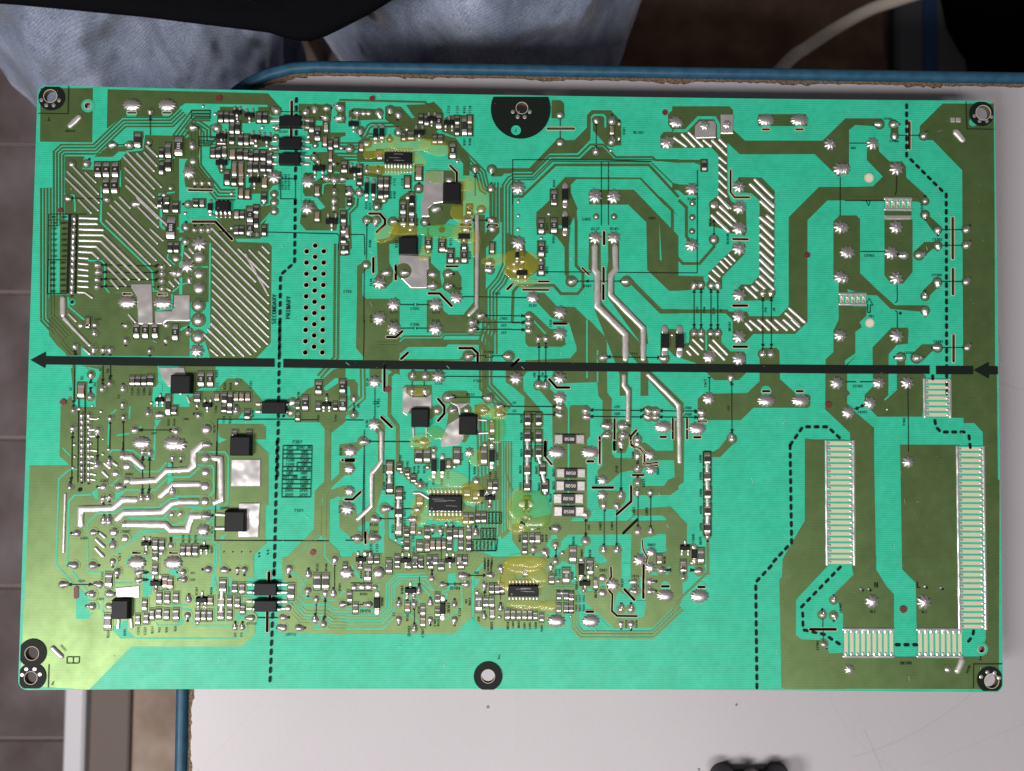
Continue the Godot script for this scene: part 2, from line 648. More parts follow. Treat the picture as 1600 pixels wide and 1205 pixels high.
func arrow_bar(a: Array) -> void: sheet("printed_arrow_bar", poly(a), next_level(0.31, 0.0001), 0.03, mats.black_print)

func dashes(w: float, pitch: float, a: Array) -> void:
	var p := poly(a)
	var root := Node3D.new()
	root.name = named("dashed_line", board)
	board.add_child(root)
	var carry := pitch * 0.3
	for i in p.size() - 1:
		var d := (p[i + 1] - p[i])
		var len := d.length()
		d = d.normalized()
		var at := carry
		while at < len:
			var mid := p[i] + d * at
			var s := Shape.new()
			s.slab(stroke(PackedVector2Array([mid - d * pitch * 0.19, mid + d * pitch * 0.19]), w, true), 0.33, 0.3)
			part("dash", s.commit(), root, mats.black_print)
			at += pitch
		carry = at - len

var thin_print := Shape.new()
var big_print := Shape.new()
var value_print := Shape.new()
func rule(w: float, a: Array) -> void: sheet("printed_line", stroke(poly(a), maxf(w, 0.24)), next_level(0.29, 0.0001), 0.02, mats.black_print, board, false)
func arrow(x: float, z: float, deg: float) -> void:
	if not shared.has("arrow"):
		var s := Shape.new()
		s.slab(PackedVector2Array([Vector2(0.9, 0), Vector2(-0.35, 0.62), Vector2(-0.35, -0.62)]), 0.0, -0.02)
		shared.arrow = s.commit()
	part("printed_arrowhead", shared.arrow, board, mats.black_print, Shape.at(Vector2(x, z), next_level(0.33, 0.0001))).rotation.y = -deg_to_rad(deg)
func dot(x: float, z: float, r: float) -> void: sheet("printed_dot", disc(x, z, r, 10), next_level(0.30, 0.0001), 0.02, mats.black_print, board, false)
func marker(x: float, z: float, r: float) -> void:
	var p := disc(x, z, r, 16)
	for i in p.size(): p[i] = Vector2(x, z) + (p[i] - Vector2(x, z)) * rng.randf_range(0.88, 1.06)
	sheet("red_ink_dot", p, next_level(0.38, 0.0001), 0.03, mats.red_ink, board, false)
func marker_bar(w: float, a: Array) -> void: sheet("red_ink_dot", stroke(poly(a), w, true), 0.40, 0.03, mats.red_ink, board, false)

func bead_into(s: Shape, p: PackedVector2Array, w: float, high: float) -> void:
	var pts := PackedVector2Array()
	for i in p.size() - 1:
		var steps := maxi(1, int(p[i].distance_to(p[i + 1]) / 1.6))
		for k in steps: pts.append(p[i].lerp(p[i + 1], float(k) / steps))
	pts.append(p[-1])
	var side := normals2(pts)
	var rows := []
	var last := pts.size() - 1
	var stops := []
	for t in [0.95, 0.7, 0.35]: stops.append([0, -t * w * 0.5, sqrt(1.0 - t * t)])
	for i in pts.size(): stops.append([i, 0.0, 1.0])
	for t in [0.35, 0.7, 0.95]: stops.append([last, t * w * 0.5, sqrt(1.0 - t * t)])
	for st in stops:
		var i: int = st[0]
		var d := (pts[mini(i + 1, last)] - pts[maxi(i - 1, 0)]).normalized()
		var c := pts[i] + d * float(st[1])
		var f: float = st[2]
		var wide := w * 0.47 * f * rng.randf_range(0.88, 1.07)
		var tall := high * f * rng.randf_range(0.88, 1.1)
		var lean := rng.randf_range(-0.06, 0.06)
		var row := PackedVector3Array()
		for j in 9:
			var a := PI * j / 8.0
			row.append(Shape.at(c + side[i] * (cos(a) + lean * sin(a)) * wide, 0.12 + tall * pow(sin(a), 0.8)))
		rows.append(row)
	s.grid(rows, false, Shape.at(pts[last / 2], -60.0))
func bead(w: float, a: Array) -> void:
	var s := Shape.new()
	bead_into(s, poly(a), w, clampf(w * 0.42, 0.25, 0.7))
	part("solder_bead", s.commit(), board, mats.solder_bead)

func revolved(outline: Callable, profile: Array, sides: int) -> ArrayMesh:
	var rows := []
	for q in profile:
		var row := PackedVector3Array()
		for j in sides:
			var a := TAU * j / sides
			var r: float = (outline as Callable).call(a, q[0])
			row.append(Vector3(cos(a) * r, q[1], sin(a) * r))
		rows.append(row)
	var s := Shape.new()
	s.grid(rows, true, Vector3(0, -1, 0))
	return s.commit()
const DOME := [[1.0, 0.0], [0.93, 0.22], [0.78, 0.42], [0.55, 0.57], [0.28, 0.65], [0.02, 0.67]]
func dome() -> ArrayMesh:
	if not shared.has("dome"): shared.dome = revolved(func(_a, t): return t, DOME, 14)
	return shared.dome
func teardrop(k: int) -> ArrayMesh:
	var key := "drop%d" % k
	if not shared.has(key):
		var reach: float = [0.55, 0.85, 0.35][k]
		shared[key] = revolved(func(a, t): return t * (1.0 + reach * pow(maxf(0.0, cos(a)), 6.0) * (0.4 + 0.6 * t)), [[1.0, 0.0], [0.9, 0.25], [0.72, 0.5], [0.5, 0.72], [0.26, 0.84], [0.02, 0.88]], 20)
	return shared[key]
func scalloped(k: int, points: int) -> ArrayMesh:
	var key := "scallop%d_%d" % [k, points]
	if not shared.has(key):
		var amp: float = [0.15, 0.19, 0.12][k % 3] if points < 10 else 0.075
		shared[key] = revolved(func(a, t): return t * (1.0 + amp * pow(t, 2.0) * (2.0 * pow(absf(cos(a * points / 2.0 + k)), 1.6) - 1.0)), [[1.0, 0.0], [0.97, 0.14], [0.86, 0.32], [0.68, 0.48], [0.45, 0.60], [0.2, 0.66], [0.02, 0.67]], points * 5)
	return shared[key]
func lead_pin() -> ArrayMesh:
	if not shared.has("pin"):
		var rows := []
		for q in [[0.0, 0.35, 0.17], [0.5, 0.72, 0.17], [1.15, 0.62, 0.15], [1.45, 0.45, 0.13], [1.5, 0.42, 0.01]]:
			var row := PackedVector3Array()
			for j in 7:
				var a := TAU * j / 7
				row.append(Vector3(q[0], q[1] + sin(a) * q[2], cos(a) * q[2]))
			rows.append(row)
		var s := Shape.new()
		s.grid(rows, true, Vector3(0.7, 0.5, 0))
		shared.pin = s.commit()
	return shared.pin

var joint_list: Array = []
func joint(x: float, z: float, r: float, deg := 999.0) -> void: joint_list.append([x, z, r, deg])
func eyelet(x: float, z: float, r: float) -> void:
	var o := part("eyelet_joint", scalloped(rng.randi() % 3, 8), board, mats.solder, Shape.at(Vector2(x, z), 0.12))
	o.scale = Vector3(r, r * rng.randf_range(0.6, 0.85), r) * MM
	o.rotation.y = rng.randf() * TAU
	var pin := part("pin_stub", lead_pin(), o)
	pin.material_override = mats.solder
	pin.scale = Vector3(0.35, 0.8, 0.6)
	pin.position.y = 0.1
func lug(x: float, z: float, rx: float, rz: float) -> void:
	var o := part("heat_sink_lug", scalloped(rng.randi() % 3, 12), board, mats.solder, Shape.at(Vector2(x, z), 0.12))
	o.scale = Vector3(rx, minf(rx, rz) * 0.75, rz) * MM
func finish_joints() -> void:
	joint_list.sort_custom(func(a, b): return a[2] > b[2])
	var rest := SurfaceTool.new()
	rest.begin(Mesh.PRIMITIVE_TRIANGLES)
	for i in joint_list.size():
		var j: Array = joint_list[i]
		var aimed: bool = j[3] < 900.0
		var mesh := teardrop(rng.randi() % 3) if aimed else dome()
		var r: float = j[2] * rng.randf_range(0.80, 1.0)
		var turn: float = -deg_to_rad(j[3] + rng.randf_range(-14, 14)) if aimed else rng.randf() * TAU
		var b := Basis(Vector3.UP, turn).scaled_local(Vector3(r, r * rng.randf_range(0.75, 1.0), r) * MM)
		var at := Shape.at(Vector2(j[0], j[1]), 0.12)
		if i < 300:
			var o := part("solder_joint", mesh, board, mats.solder, at)
			o.basis = b
			if aimed and i % 3 != 1:
				part("lead", lead_pin(), o, mats.solder)
		else:
			rest.append_from(mesh, 0, Transform3D(b, at))
		if j[2] > 0.8: lands.slab(disc(j[0], j[1], j[2] * 1.28, 14), 0.215 + i * 0.00003, 0.215)
		if aimed:
			var d := Vector2.from_angle(deg_to_rad(j[3]))
			var c := Vector2(j[0], j[1]) + d * r * 1.45
			thin_print.slab(stroke(PackedVector2Array([c - d * 0.4, c + d * 0.45]), 0.75), 0.30 + i * 0.00005, 0.3)
	note(part("small_solder_joint", rest.commit(), board, mats.solder), "", "", "", "stuff")

# chips: unit meshes along x, stretched to size
func chip_mesh(body: String) -> ArrayMesh:
	var key := "chip_" + body
	if shared.has(key): return shared[key]
	var mid := Shape.new()
	mid.box(Vector3(-0.20, 0.05, -0.44), Vector3(0.20, 1.03, 0.44))
	var end := Shape.new()
	for s in [-1.0, 1.0]:
		var prof := [Vector2(0.5, 0.02), Vector2(0.45, 0.30), Vector2(0.38, 0.68), Vector2(0.31, 0.97), Vector2(0.19, 1.0)]
		var wide := [0.40, 0.46, 0.49, 0.5, 0.5]
		var rows := []
		for i in prof.size():
			var q: Vector2 = prof[i]
			var w: float = wide[i]
			var row := PackedVector3Array()
			for e in [[-1.0, 0.0], [-1.0, 0.9], [-0.9, 1.0], [0.9, 1.0], [1.0, 0.9], [1.0, 0.0]]:
				row.append(Vector3(s * q.x, q.y * e[1] if i < 1 else q.y * e[1], e[0] * w))
			rows.append(row)
		end.grid(rows, false, Vector3(s * 0.2, 0.2, 0))
	var m := end.commit(mats.solder)
	m = mid.commit(mats[body], m)
	shared[key] = m
	return m
var frame_print := Shape.new()
var lands := Shape.new()
func chip(x: float, z: float, l: float, w: float, tone: String, txt := "", level_way := false) -> void:
	var body := "resistor_glaze" if rng.randf() < 0.6 else "resistor_grey"
	if tone == "tan": body = "capacitor_tan"
	elif txt == "" and rng.randf() < 0.14: body = "capacitor_grey" if rng.randf() < 0.5 else "capacitor_tan"
	if txt != "": body = "resistor_glaze"
	var called := "chip_capacitor" if body.begins_with("cap") else "chip_resistor"
	var o := part(called, chip_mesh(body), board, null, Shape.at(Vector2(x, z), 0.1))
	o.scale = Vector3(l, 0.62, w * 0.92) * MM
	o.rotation.y = (0.0 if level_way else PI / 2) + rng.randf_range(-0.035, 0.035)
	var long_way := (l if level_way else w) * 0.5 + (0.3 if level_way else 0.55)
	var other_way := (w if level_way else l) * 0.5 + (0.55 if level_way else 0.3)
	lands.slab(PackedVector2Array([Vector2(x - long_way, z - other_way), Vector2(x + long_way, z - other_way), Vector2(x + long_way, z + other_way), Vector2(x - long_way, z + other_way)]), 0.235 + serial * 0.00005, 0.235)
	var hw := (l if level_way else w) * 0.5 + 0.12
	var hd := (w if level_way else l) * 0.5 + 0.12
	serial += 1
	for seg in [[-hw, -hd, hw, -hd], [hw, -hd, hw, hd], [hw, hd, -hw, hd], [-hw, hd, -hw, -hd]]:
		frame_print.slab(stroke(PackedVector2Array([Vector2(x + seg[0], z + seg[1]), Vector2(x + seg[2], z + seg[3])]), 0.17), 0.27 + serial * 0.00005, 0.27)
	if txt.length() > 0: lettering(txt, x, z, w * 0.42, 90.0 if not level_way else 0.0, 0.74, value_print)

func shunt(x: float, z: float, l: float, w: float) -> void:
	var o := Node3D.new()
	o.name = named("shunt_resistor", board)
	o.position = Shape.at(Vector2(x, z), 0.1)
	board.add_child(o)
	var s := Shape.new()
	bevel_box(s, Vector3(l * 0.42, 0.75, w * 0.98), 0.12)
	part("body", s.commit(), o, mats.resistor_glaze)
	for side in [-1.0, 1.0]:
		var e := Shape.new()
		bevel_box(e, Vector3(l * 0.29, 0.82, w), 0.3)
		part("terminal", e.commit(), o, mats.solder, Vector3(side * l * 0.355, 0, 0) * MM)
	var t := Shape.new()
	lettering("R050", 0, 0, w * 0.38, 0.0 if rng.randf() < 0.6 else 180.0, 0.77, t)
	part("printed_value", t.commit(), o, mats.white_print)

func bevel_box(s: Shape, size: Vector3, b: float, base := 0.0, draft := 0.0) -> void:   # mm, standing on y = base
	var rings := []
	for q in [[0.0, 0.0], [size.y - b, draft], [size.y, draft + b]]:
		var hx: float = size.x / 2 - q[1]
		var hz: float = size.z / 2 - q[1]
		rings.append([Vector3(-hx, base + q[0], -hz) * MM, Vector3(hx, base + q[0], -hz) * MM, Vector3(hx, base + q[0], hz) * MM, Vector3(-hx, base + q[0], hz) * MM])
	var mid := Vector3(0, base + size.y * 0.4, 0) * MM
	for i in 2:
		for k in 4: s.face(rings[i][k], rings[i][(k + 1) % 4], rings[i + 1][(k + 1) % 4], rings[i + 1][k], mid)
	s.face(rings[2][0], rings[2][1], rings[2][2], rings[2][3], mid)

func gull_pin(reach: float, wide: float, high: float) -> ArrayMesh:
	var key := "gull%.2f_%.2f_%.2f" % [reach, wide, high]
	if not shared.has(key):
		var s := Shape.new()
		var prof := [Vector2(-0.1, high), Vector2(reach * 0.3, high), Vector2(reach * 0.5, 0.3), Vector2(reach, 0.22)]
		var rows := []
		for q in prof:
			var row := PackedVector3Array()
			for e in [[-0.5, -0.2], [-0.5, 0.0], [0.5, 0.0], [0.5, -0.2]]: row.append(Vector3(q.x, q.y + e[1], e[0] * wide) * MM)
			rows.append(row)
		s.grid(rows, false, Vector3(reach * 0.4, -2.0, 0) * MM)
		var foot := Shape.new()
		bead_into(s, PackedVector2Array([Vector2(reach * 0.6, 0), Vector2(reach * 1.0, 0)]), wide * 1.5, 0.25)
		shared[key] = s.commit()
	return shared[key]

func soic(x: float, z: float, w: float, d: float, rot: int, pins: int, e0: float, e1: float) -> void:
	var o := Node3D.new()
	o.name = named("optocoupler" if pins == 2 else "integrated_circuit", board)
	o.position = Shape.at(Vector2(x, z), 0.12)
	board.add_child(o)
	var high := 2.0 if pins == 2 else 1.6
	var s := Shape.new()
	bevel_box(s, Vector3(w, high, d), 0.22, 0.1, 0.12)
	part("body", s.commit(), o, mats.black_plastic)
	for side in [0, 1]:
		var reach: float = (absf(e0) if side == 0 else absf(e1)) - (w if rot == 0 else d) / 2
		var along := (d if rot == 0 else w) * (0.62 if pins == 2 else 0.90)
		for i in pins:
			var c := (float(i) / (pins - 1) - 0.5) * along
			var p := part("pin", gull_pin(reach, 0.75 if pins == 2 else along / pins * 0.5, high * 0.5), o, mats.solder)
			if rot == 0:
				p.position = Vector3((w / 2 - 0.1) * (1 if side else -1), 0, c) * MM
				p.rotation.y = 0.0 if side else PI
			else:
				p.position = Vector3(c, 0, (d / 2 - 0.1) * (1 if side else -1)) * MM
				p.rotation.y = -PI / 2 if side else PI / 2
	if pins > 2:
		var notch := Shape.new()
		notch.slab(disc(-w / 2 + 1.2, d / 2 - 1.0, 0.35, 12), high + 0.105, high)
		part("index_dot", notch.commit(), o, mats.resistor_grey)
		if pins >= 9:
			var scuff := Shape.new()
			for k in 5:
				var zz := rng.randf_range(-0.34, 0.34) * d
				var xx := rng.randf_range(-0.4, 0.05) * w
				var pts := PackedVector2Array()
				for q in 5: pts.append(Vector2(xx + q * w * 0.085, zz + rng.randf_range(-0.12, 0.12)))
				scuff.slab(stroke(pts, rng.randf_range(0.08, 0.2)), high + 0.103 + k * 0.001, high)
			part("scuff", scuff.commit(), o, mats.scuff_grey)
func power_chip(x: float, z: float, w: float, d: float) -> void:
	var o := Node3D.new()
	o.name = named("power_transistor", board)
	o.position = Shape.at(Vector2(x, z), 0.2)
	board.add_child(o)
	var s := Shape.new()
	bevel_box(s, Vector3(w, 2.4, d), 0.35, 0.0, 0.2)
	part("body", s.commit(), o, mats.black_plastic)

func sot(x: float, z: float, deg: float, k: float) -> void:
	var o := Node3D.new()
	o.name = named("small_transistor", board)
	o.position = Shape.at(Vector2(x, z), 0.12)
	o.rotation.y = PI if deg < 0 else 0.0
	board.add_child(o)
	var s := Shape.new()
	bevel_box(s, Vector3(3.0 * k, 1.0, 1.4 * k), 0.15, 0.1, 0.08)
	part("body", s.commit(), o, mats.black_plastic)
	for q in [[0.0, 1.0], [-0.95, -1.0], [0.95, -1.0]]:
		var p := part("pin", gull_pin(1.35 * k, 0.6, 0.6), o, mats.solder, Vector3(q[0] * k, 0, q[1] * 0.65 * k) * MM)
		p.rotation.y = -PI / 2 if q[1] > 0 else PI / 2

func diode(x: float, z: float, l: float, w: float, deg: float) -> void:
	var o := Node3D.new()
	o.name = named("surface_diode", board)
	o.position = Shape.at(Vector2(x, z), 0.12)
	o.rotation.y = -deg_to_rad(deg)
	board.add_child(o)
	var s := Shape.new()
	bevel_box(s, Vector3(l * 0.56, 1.2, w), 0.15, 0.05, 0.06)
	part("body", s.commit(), o, mats.black_plastic)
	for side in [-1.0, 1.0]:
		var p := part("terminal", gull_pin(l * 0.24, w * 0.62, 0.6), o, mats.solder, Vector3(side * l * 0.27, 0, 0) * MM)
		p.rotation.y = 0.0 if side > 0 else PI

var fonts := {}
func lettering(txt: String, x: float, z: float, size: float, deg: float, high: float, into: Shape) -> void:
	if not shared.has("font"):
		var f := SystemFont.new()
		f.font_names = PackedStringArray(["Droid Sans Mono"])
		shared.font = f
	if not fonts.has(txt):
		var t := TextMesh.new()
		t.text = txt
		t.font = shared.font
		t.font_size = 20
		t.pixel_size = 0.84 / 14.6
		t.depth = 0.02
		t.curve_step = 3.0
		fonts[txt] = t.get_mesh_arrays()[Mesh.ARRAY_VERTEX] if t.get_surface_count() == 0 else surface_points(t)
	var pts: PackedVector3Array = fonts[txt]
	var a := deg_to_rad(deg)
	var right := Vector3(cos(a), 0, sin(a)) * size * MM
	var up := Vector3(sin(a), 0, -cos(a)) * size * MM
	var at := Shape.at(Vector2(x, z), high)
	for i in range(0, pts.size(), 3):
		for bold in [Vector3.ZERO, right * 0.05 + Vector3(0, 0.000001, 0)]:
			into.tri(at + bold + right * pts[i].x + up * pts[i].y, at + bold + right * pts[i + 1].x + up * pts[i + 1].y, at + bold + right * pts[i + 2].x + up * pts[i + 2].y, Vector3.UP)
func surface_points(t: TextMesh) -> PackedVector3Array:
	var s := t.surface_get_arrays(0)
	var v: PackedVector3Array = s[Mesh.ARRAY_VERTEX]
	var ix: PackedInt32Array = s[Mesh.ARRAY_INDEX]
	var nn: PackedVector3Array = s[Mesh.ARRAY_NORMAL]
	var r := PackedVector3Array()
	for i in range(0, ix.size(), 3):
		if nn[ix[i]].z > 0.5: r.append_array([v[ix[i]], v[ix[i + 1]], v[ix[i + 2]]])
	return r
func word(txt: String, x: float, z: float, size: float, deg := 0.0) -> void:
	if size > 1.06:
		var s := Shape.new()
		lettering(txt, x, z, size, deg, next_level(0.34, 0.00005), s)
		if s.v.size(): part("printed_word", s.commit(), board, mats.black_print)
	else:
		serial += 1
		lettering(txt, x, z, size, deg, 0.34 + serial * 0.00005, big_print)

func glue(x: float, z: float, rx: float, rz: float, deg: float, high: float) -> void:
	var rows := []
	var wob := []
	for i in 5: wob.append([rng.randf_range(-0.09, 0.09) if i < 2 else rng.randf_range(-0.035, 0.035), rng.randf() * TAU])
	for q in [[1.0, 0.0], [0.96, 0.35], [0.86, 0.62], [0.68, 0.82], [0.42, 0.95], [0.02, 1.0]]:
		var row := PackedVector3Array()
		for j in 26:
			var a := TAU * j / 26
			var r := 1.0
			for i in 5: r += wob[i][0] * cos((i + 2) * a + wob[i][1])
			var p := Vector2(cos(a) * rx * r * q[0], sin(a) * rz * r * q[0]).rotated(deg_to_rad(deg))
			row.append(Shape.at(Vector2(x, z) + p, 0.36 + high * q[1] * (1.0 + 0.05 * sin(2.0 * a + wob[0][1]))))
		rows.append(row)
	var s := Shape.new()
	s.grid(rows, true, Shape.at(Vector2(x, z), -3.0))
	part("glue_blob", s.commit(), board, mats.clear_glue if high == 0.35 or high > 1.0 or high == 0.25 else mats.amber_glue)

func finish_prints() -> void:
	for q in pale_spots:
		sheet("plugged_hole", disc(q[0], q[1], q[2] * 1.25, 24), 0.36, 0.2, mats.bare_laminate, board, false)
		sheet("hole_plug", disc(q[0], q[1], q[2] * 0.85, 24), 0.42, 0.2, mats.plug_white, board, false)
	finish_joints()
	var dust := Shape.new()
	for i in 420:
		var c := Vector2(rng.randf_range(-168, 168), rng.randf_range(-103, 103))
		var d := Vector2.from_angle(rng.randf() * TAU) * (rng.randf_range(0.05, 0.12) if i % 5 else rng.randf_range(0.3, 1.1))
		dust.slab(stroke(PackedVector2Array([c - d, c + d]), rng.randf_range(0.06, 0.14)), 0.48, 0.48)
	note(part("dust_and_scratches", dust.commit(), board, mats.dust), "", "", "", "stuff")
	note(part("copper_land", lands.commit(), board, mats.mask_over_copper), "", "", "", "stuff")
	note(part("printed_outline", frame_print.commit(), board, mats.black_print), "", "", "", "stuff")
	note(part("printed_lead_mark", thin_print.commit(), board, mats.black_print), "", "", "", "stuff")
	note(part("printed_lettering", big_print.commit(), board, mats.black_print), "", "", "", "stuff")
	note(part("printed_value", value_print.commit(), board, mats.white_print), "", "", "", "stuff")

func underside() -> void:   # what the board stands on: the parts on its other face
	for q in [[-71.0, -22.0, 30.0, 50.0, 16.3], [78.0, 30.0, 34.0, 40.0, 15.0], [-90.0, 60.0, 40.0, 26.0, 14.0]]:
		var s := Shape.new()
		bevel_box(s, Vector3(q[2], q[4], q[3]), 1.5)
		var o := part("transformer", s.commit(), board, mats.black_plastic, Vector3(q[0], -1.61, q[1]) * MM)
		o.rotation.x = PI
	for q in [[30.0, -60.0], [120.0, -40.0], [-130.0, 20.0], [140.0, 70.0], [-20.0, 70.0]]:
		var c := CylinderMesh.new()
		c.top_radius = 0.009
		c.bottom_radius = 0.009
		c.height = BOARD_TOP - TABLE_TOP - 0.0017
		c.radial_segments = 20
		part("large_capacitor", c, board, mats.black_plastic, Vector3(q[0] * MM, -0.0016 - c.height / 2, q[1] * MM))

func lay_holesm() -> void:
	pending_mounts.append([-165.25,-100.82,2.26]);pending_mounts.append([165.66,-100.23,2.63]);pending_mounts.append([-165.52,92.33,2.26])
	pending_mounts.append([-165.61,100.57,2.12]);pending_mounts.append([-9.74,99.59,2.26]);pending_mounts.append([165.78,100.7,2.48])
	pending_mounts.append([0.24,-99.25,2.04])


func lay_slots() -> void:
	hole(-152.23,-97.7,1.17,false);slot(0.73,[-138.15,-95.41,-135.5,-95.45]);slot(0.73,[-125.89,-95.6,-123.34,-95.65])
	slot(0.8,[-116.31,-68.3,-108.16,-68.23]);slot(1.09,[-80.99,-100.35,-80.88,-94.77]);slot(1.09,[-80.98,-90.3,-80.91,-86.96])
	slot(0.88,[-24.95,-78.33,-22.54,-75.95,-22.5,-72.61]);slot(0.95,[9.54,-92.1,18.78,-92.24]);slot(0.8,[86.22,-93.01,88.46,-93.04])
	slot(0.8,[98.17,-93.19,100.6,-93.23]);slot(0.8,[74.63,-78.13,74.62,-70.28,76.1,-68.43,81.31,-68.51]);slot(1.09,[138.98,-96.4,138.88,-86.97])
	hole(124.16,-76.04,1.37,true);slot(0.88,[-137.91,-31.42,-135.39,-31.38]);slot(0.88,[-125.86,-31.38,-123.16,-31.41]);hole(-155.58,-28.3,0.51,false)
	slot(1.02,[-114.59,-57.15,-106.81,-57.26,-100.88,-51.09]);slot(0.95,[-53.08,-60.83,-49.43,-60.88,-47.57,-58.8,-47.55,-57.14,-50.42,-54.33])
	slot(0.95,[-51.45,-45.11,-51.37,-40.15]);slot(0.95,[-43.58,-42.63,-43.5,-37.67]);slot(1.09,[-20.86,-57.31,-17.56,-57.35])
	slot(0.8,[-25.8,-42.49,-21.79,-42.54]);slot(0.95,[-31.89,-32.86,-28.06,-32.9,-23.81,-28.55]);slot(1.09,[-11.15,-57.33,-8.21,-57.22])
	slot(0.95,[-11.55,-42.66,-9.35,-42.69]);slot(0.88,[-4.33,-34.65,-2.34,-36.7]);slot(1.02,[29.68,-55.39,29.7,-51.13])
	slot(0.95,[29.55,-42.62,29.58,-37.45]);slot(0.95,[29.51,-36.71,29.53,-31.55]);slot(0.73,[22.01,-42.53,24.42,-40.16])
	slot(0.73,[6.63,-37.54,10.3,-37.59]);slot(0.73,[1.16,-34.53,10.13,-34.57]);slot(0.95,[12.23,-22.72,16.44,-22.76])
	slot(0.88,[75.52,-53.51,80.71,-53.47]);slot(0.95,[75.48,-29.8,80.47,-29.86]);slot(1.09,[154.24,-62.1,154.06,-47.71])
	slot(1.09,[154.09,-43.8,153.98,-34.86]);hole(123.99,-24.14,1.31,true);slot(0.95,[-46.22,-17.35,-43.13,-17.38,-40.98,-19.41])
	slot(0.95,[-20.91,-13.71,-16.35,-13.76,-14.51,-12.02,-14.48,-9.1]);slot(0.95,[-41.21,-9.74,-38.88,-11.95]);slot(0.95,[-46.98,-7.68,-46.84,1.42])
	slot(0.95,[-28.14,4.15,-25.93,6.67,-25.9,9.21,-28.05,11.77]);slot(0.95,[-47.79,10.67,-44.12,14.08]);slot(0.88,[12.23,-22.74,16.44,-22.79])
	slot(0.95,[10.65,-3.14,13.3,-0.25,17.68,-0.29]);slot(0.95,[-2.45,-7.76,-0.09,-9.98]);slot(0.88,[33.63,10.68,33.67,21.41])
	slot(0.88,[28.47,16.91,28.41,26.16]);slot(0.8,[49.74,16.73,51.75,16.71]);slot(0.8,[54.12,10.31,54.13,17.24])
	slot(0.88,[41.32,14.43,39.32,16.63,39.33,19.54,42.62,20.97,44.08,23.14,44.09,26.04,48.66,26.55]);slot(0.88,[9.42,18.34,9.47,24.14,11.67,26.66])
	slot(0.95,[75.64,-15.24,80.43,-15.29]);slot(0.8,[85.92,0.34,88.31,0.31]);slot(0.8,[97.9,0.22,100.12,0.2]);slot(0.8,[63.11,11.15,65.86,11.12])
	slot(0.8,[59.14,10.27,59.15,13.55]);slot(0.8,[59.15,14.28,59.15,17.2]);slot(0.8,[61.64,16.74,63.84,16.72]);slot(1.09,[154.02,-20.06,153.9,-11])
	slot(0.8,[-132.25,58.03,-129.76,58.01]);slot(0.8,[-119.63,57.95,-117.14,57.94]);slot(0.88,[-61.08,25.75,-56.75,25.72])
	slot(0.88,[-60,25.75,-56.93,25.72]);slot(0.88,[-59.77,39.24,-57.25,39.22,-54.59,36.68]);slot(0.88,[-52.65,50.49,-52.59,54.24])
	slot(0.88,[9.43,18.67,9.46,23.75,11.66,26.45]);slot(0.88,[24.21,25.44,26.22,25.43]);slot(0.88,[28.55,18.51,28.59,25.95])
	slot(0.88,[33.66,18.47,33.67,21.74]);slot(0.88,[39.5,18.42,39.69,19.88,42.62,20.58,44.27,22.38,44.27,25.29,45,25.82,48.66,25.8])
	slot(0.8,[40.09,30.11,43.92,30.08]);slot(0.95,[26.08,34.55,33.18,34.5]);slot(0.95,[39.55,34.02,39.57,39.26,34.49,43.81])
	slot(0.95,[36.88,50.29,41.78,45.57]);slot(0.51,[43.43,52.59,43.8,56.01,45.27,58.52,44.91,60.32]);slot(1.09,[-85.62,64.57,-85.56,67.77])
	slot(1.02,[-85.88,77.9,-85.82,84.45]);slot(1.02,[-85.11,72.21,-85.08,73.63]);slot(0.88,[24.13,77.41,26.48,77.4])
	slot(0.73,[32.57,62.15,32.76,65.38,31.14,67.54,31.87,70.05,33.15,71.47,32.99,77.2,34.81,78.8,41.69,78.87]);slot(0.95,[37.31,69.66,40.77,73.23])
	slot(0.95,[44,60.65,43.92,72.49]);slot(0.88,[50.37,68.59,52.74,68.58]);slot(0.88,[63.1,68.74,65.28,68.73]);slot(1.02,[102.24,83.14,111.19,83.1])
	hole(162.44,89.76,1.24,false);hole(-71.82,-49.26,0.88,false);hole(-74.76,-47.2,0.88,false);hole(-68.8,-47.28,0.88,false);hole(-71.79,-45.29,0.88,false)
	hole(-74.74,-43.24,0.88,false);hole(-68.78,-43.31,0.88,false);hole(-71.77,-41.33,0.88,false);hole(-74.72,-39.27,0.88,false)
	hole(-68.77,-39.35,0.88,false);hole(-71.75,-37.37,0.88,false);hole(-74.7,-35.32,0.88,false);hole(-68.75,-35.39,0.88,false)
	hole(-71.72,-33.41,0.88,false);hole(-74.68,-31.36,0.88,false);hole(-68.73,-31.43,0.88,false);hole(-71.7,-29.46,0.88,false)
	hole(-74.66,-27.41,0.88,false);hole(-68.72,-27.48,0.88,false);hole(-71.67,-25.51,0.88,false);hole(-74.64,-23.47,0.88,false)
	hole(-68.7,-23.53,0.88,false);hole(-71.65,-21.57,0.88,false);hole(-74.62,-19.53,0.88,false);hole(-68.68,-19.59,0.88,false)
	hole(-71.63,-17.63,0.88,false);hole(-74.6,-15.59,0.88,false);hole(-68.67,-15.65,0.88,false);hole(-71.6,-13.69,0.88,false)
	hole(-74.58,-11.66,0.88,false);hole(-68.65,-11.72,0.88,false)


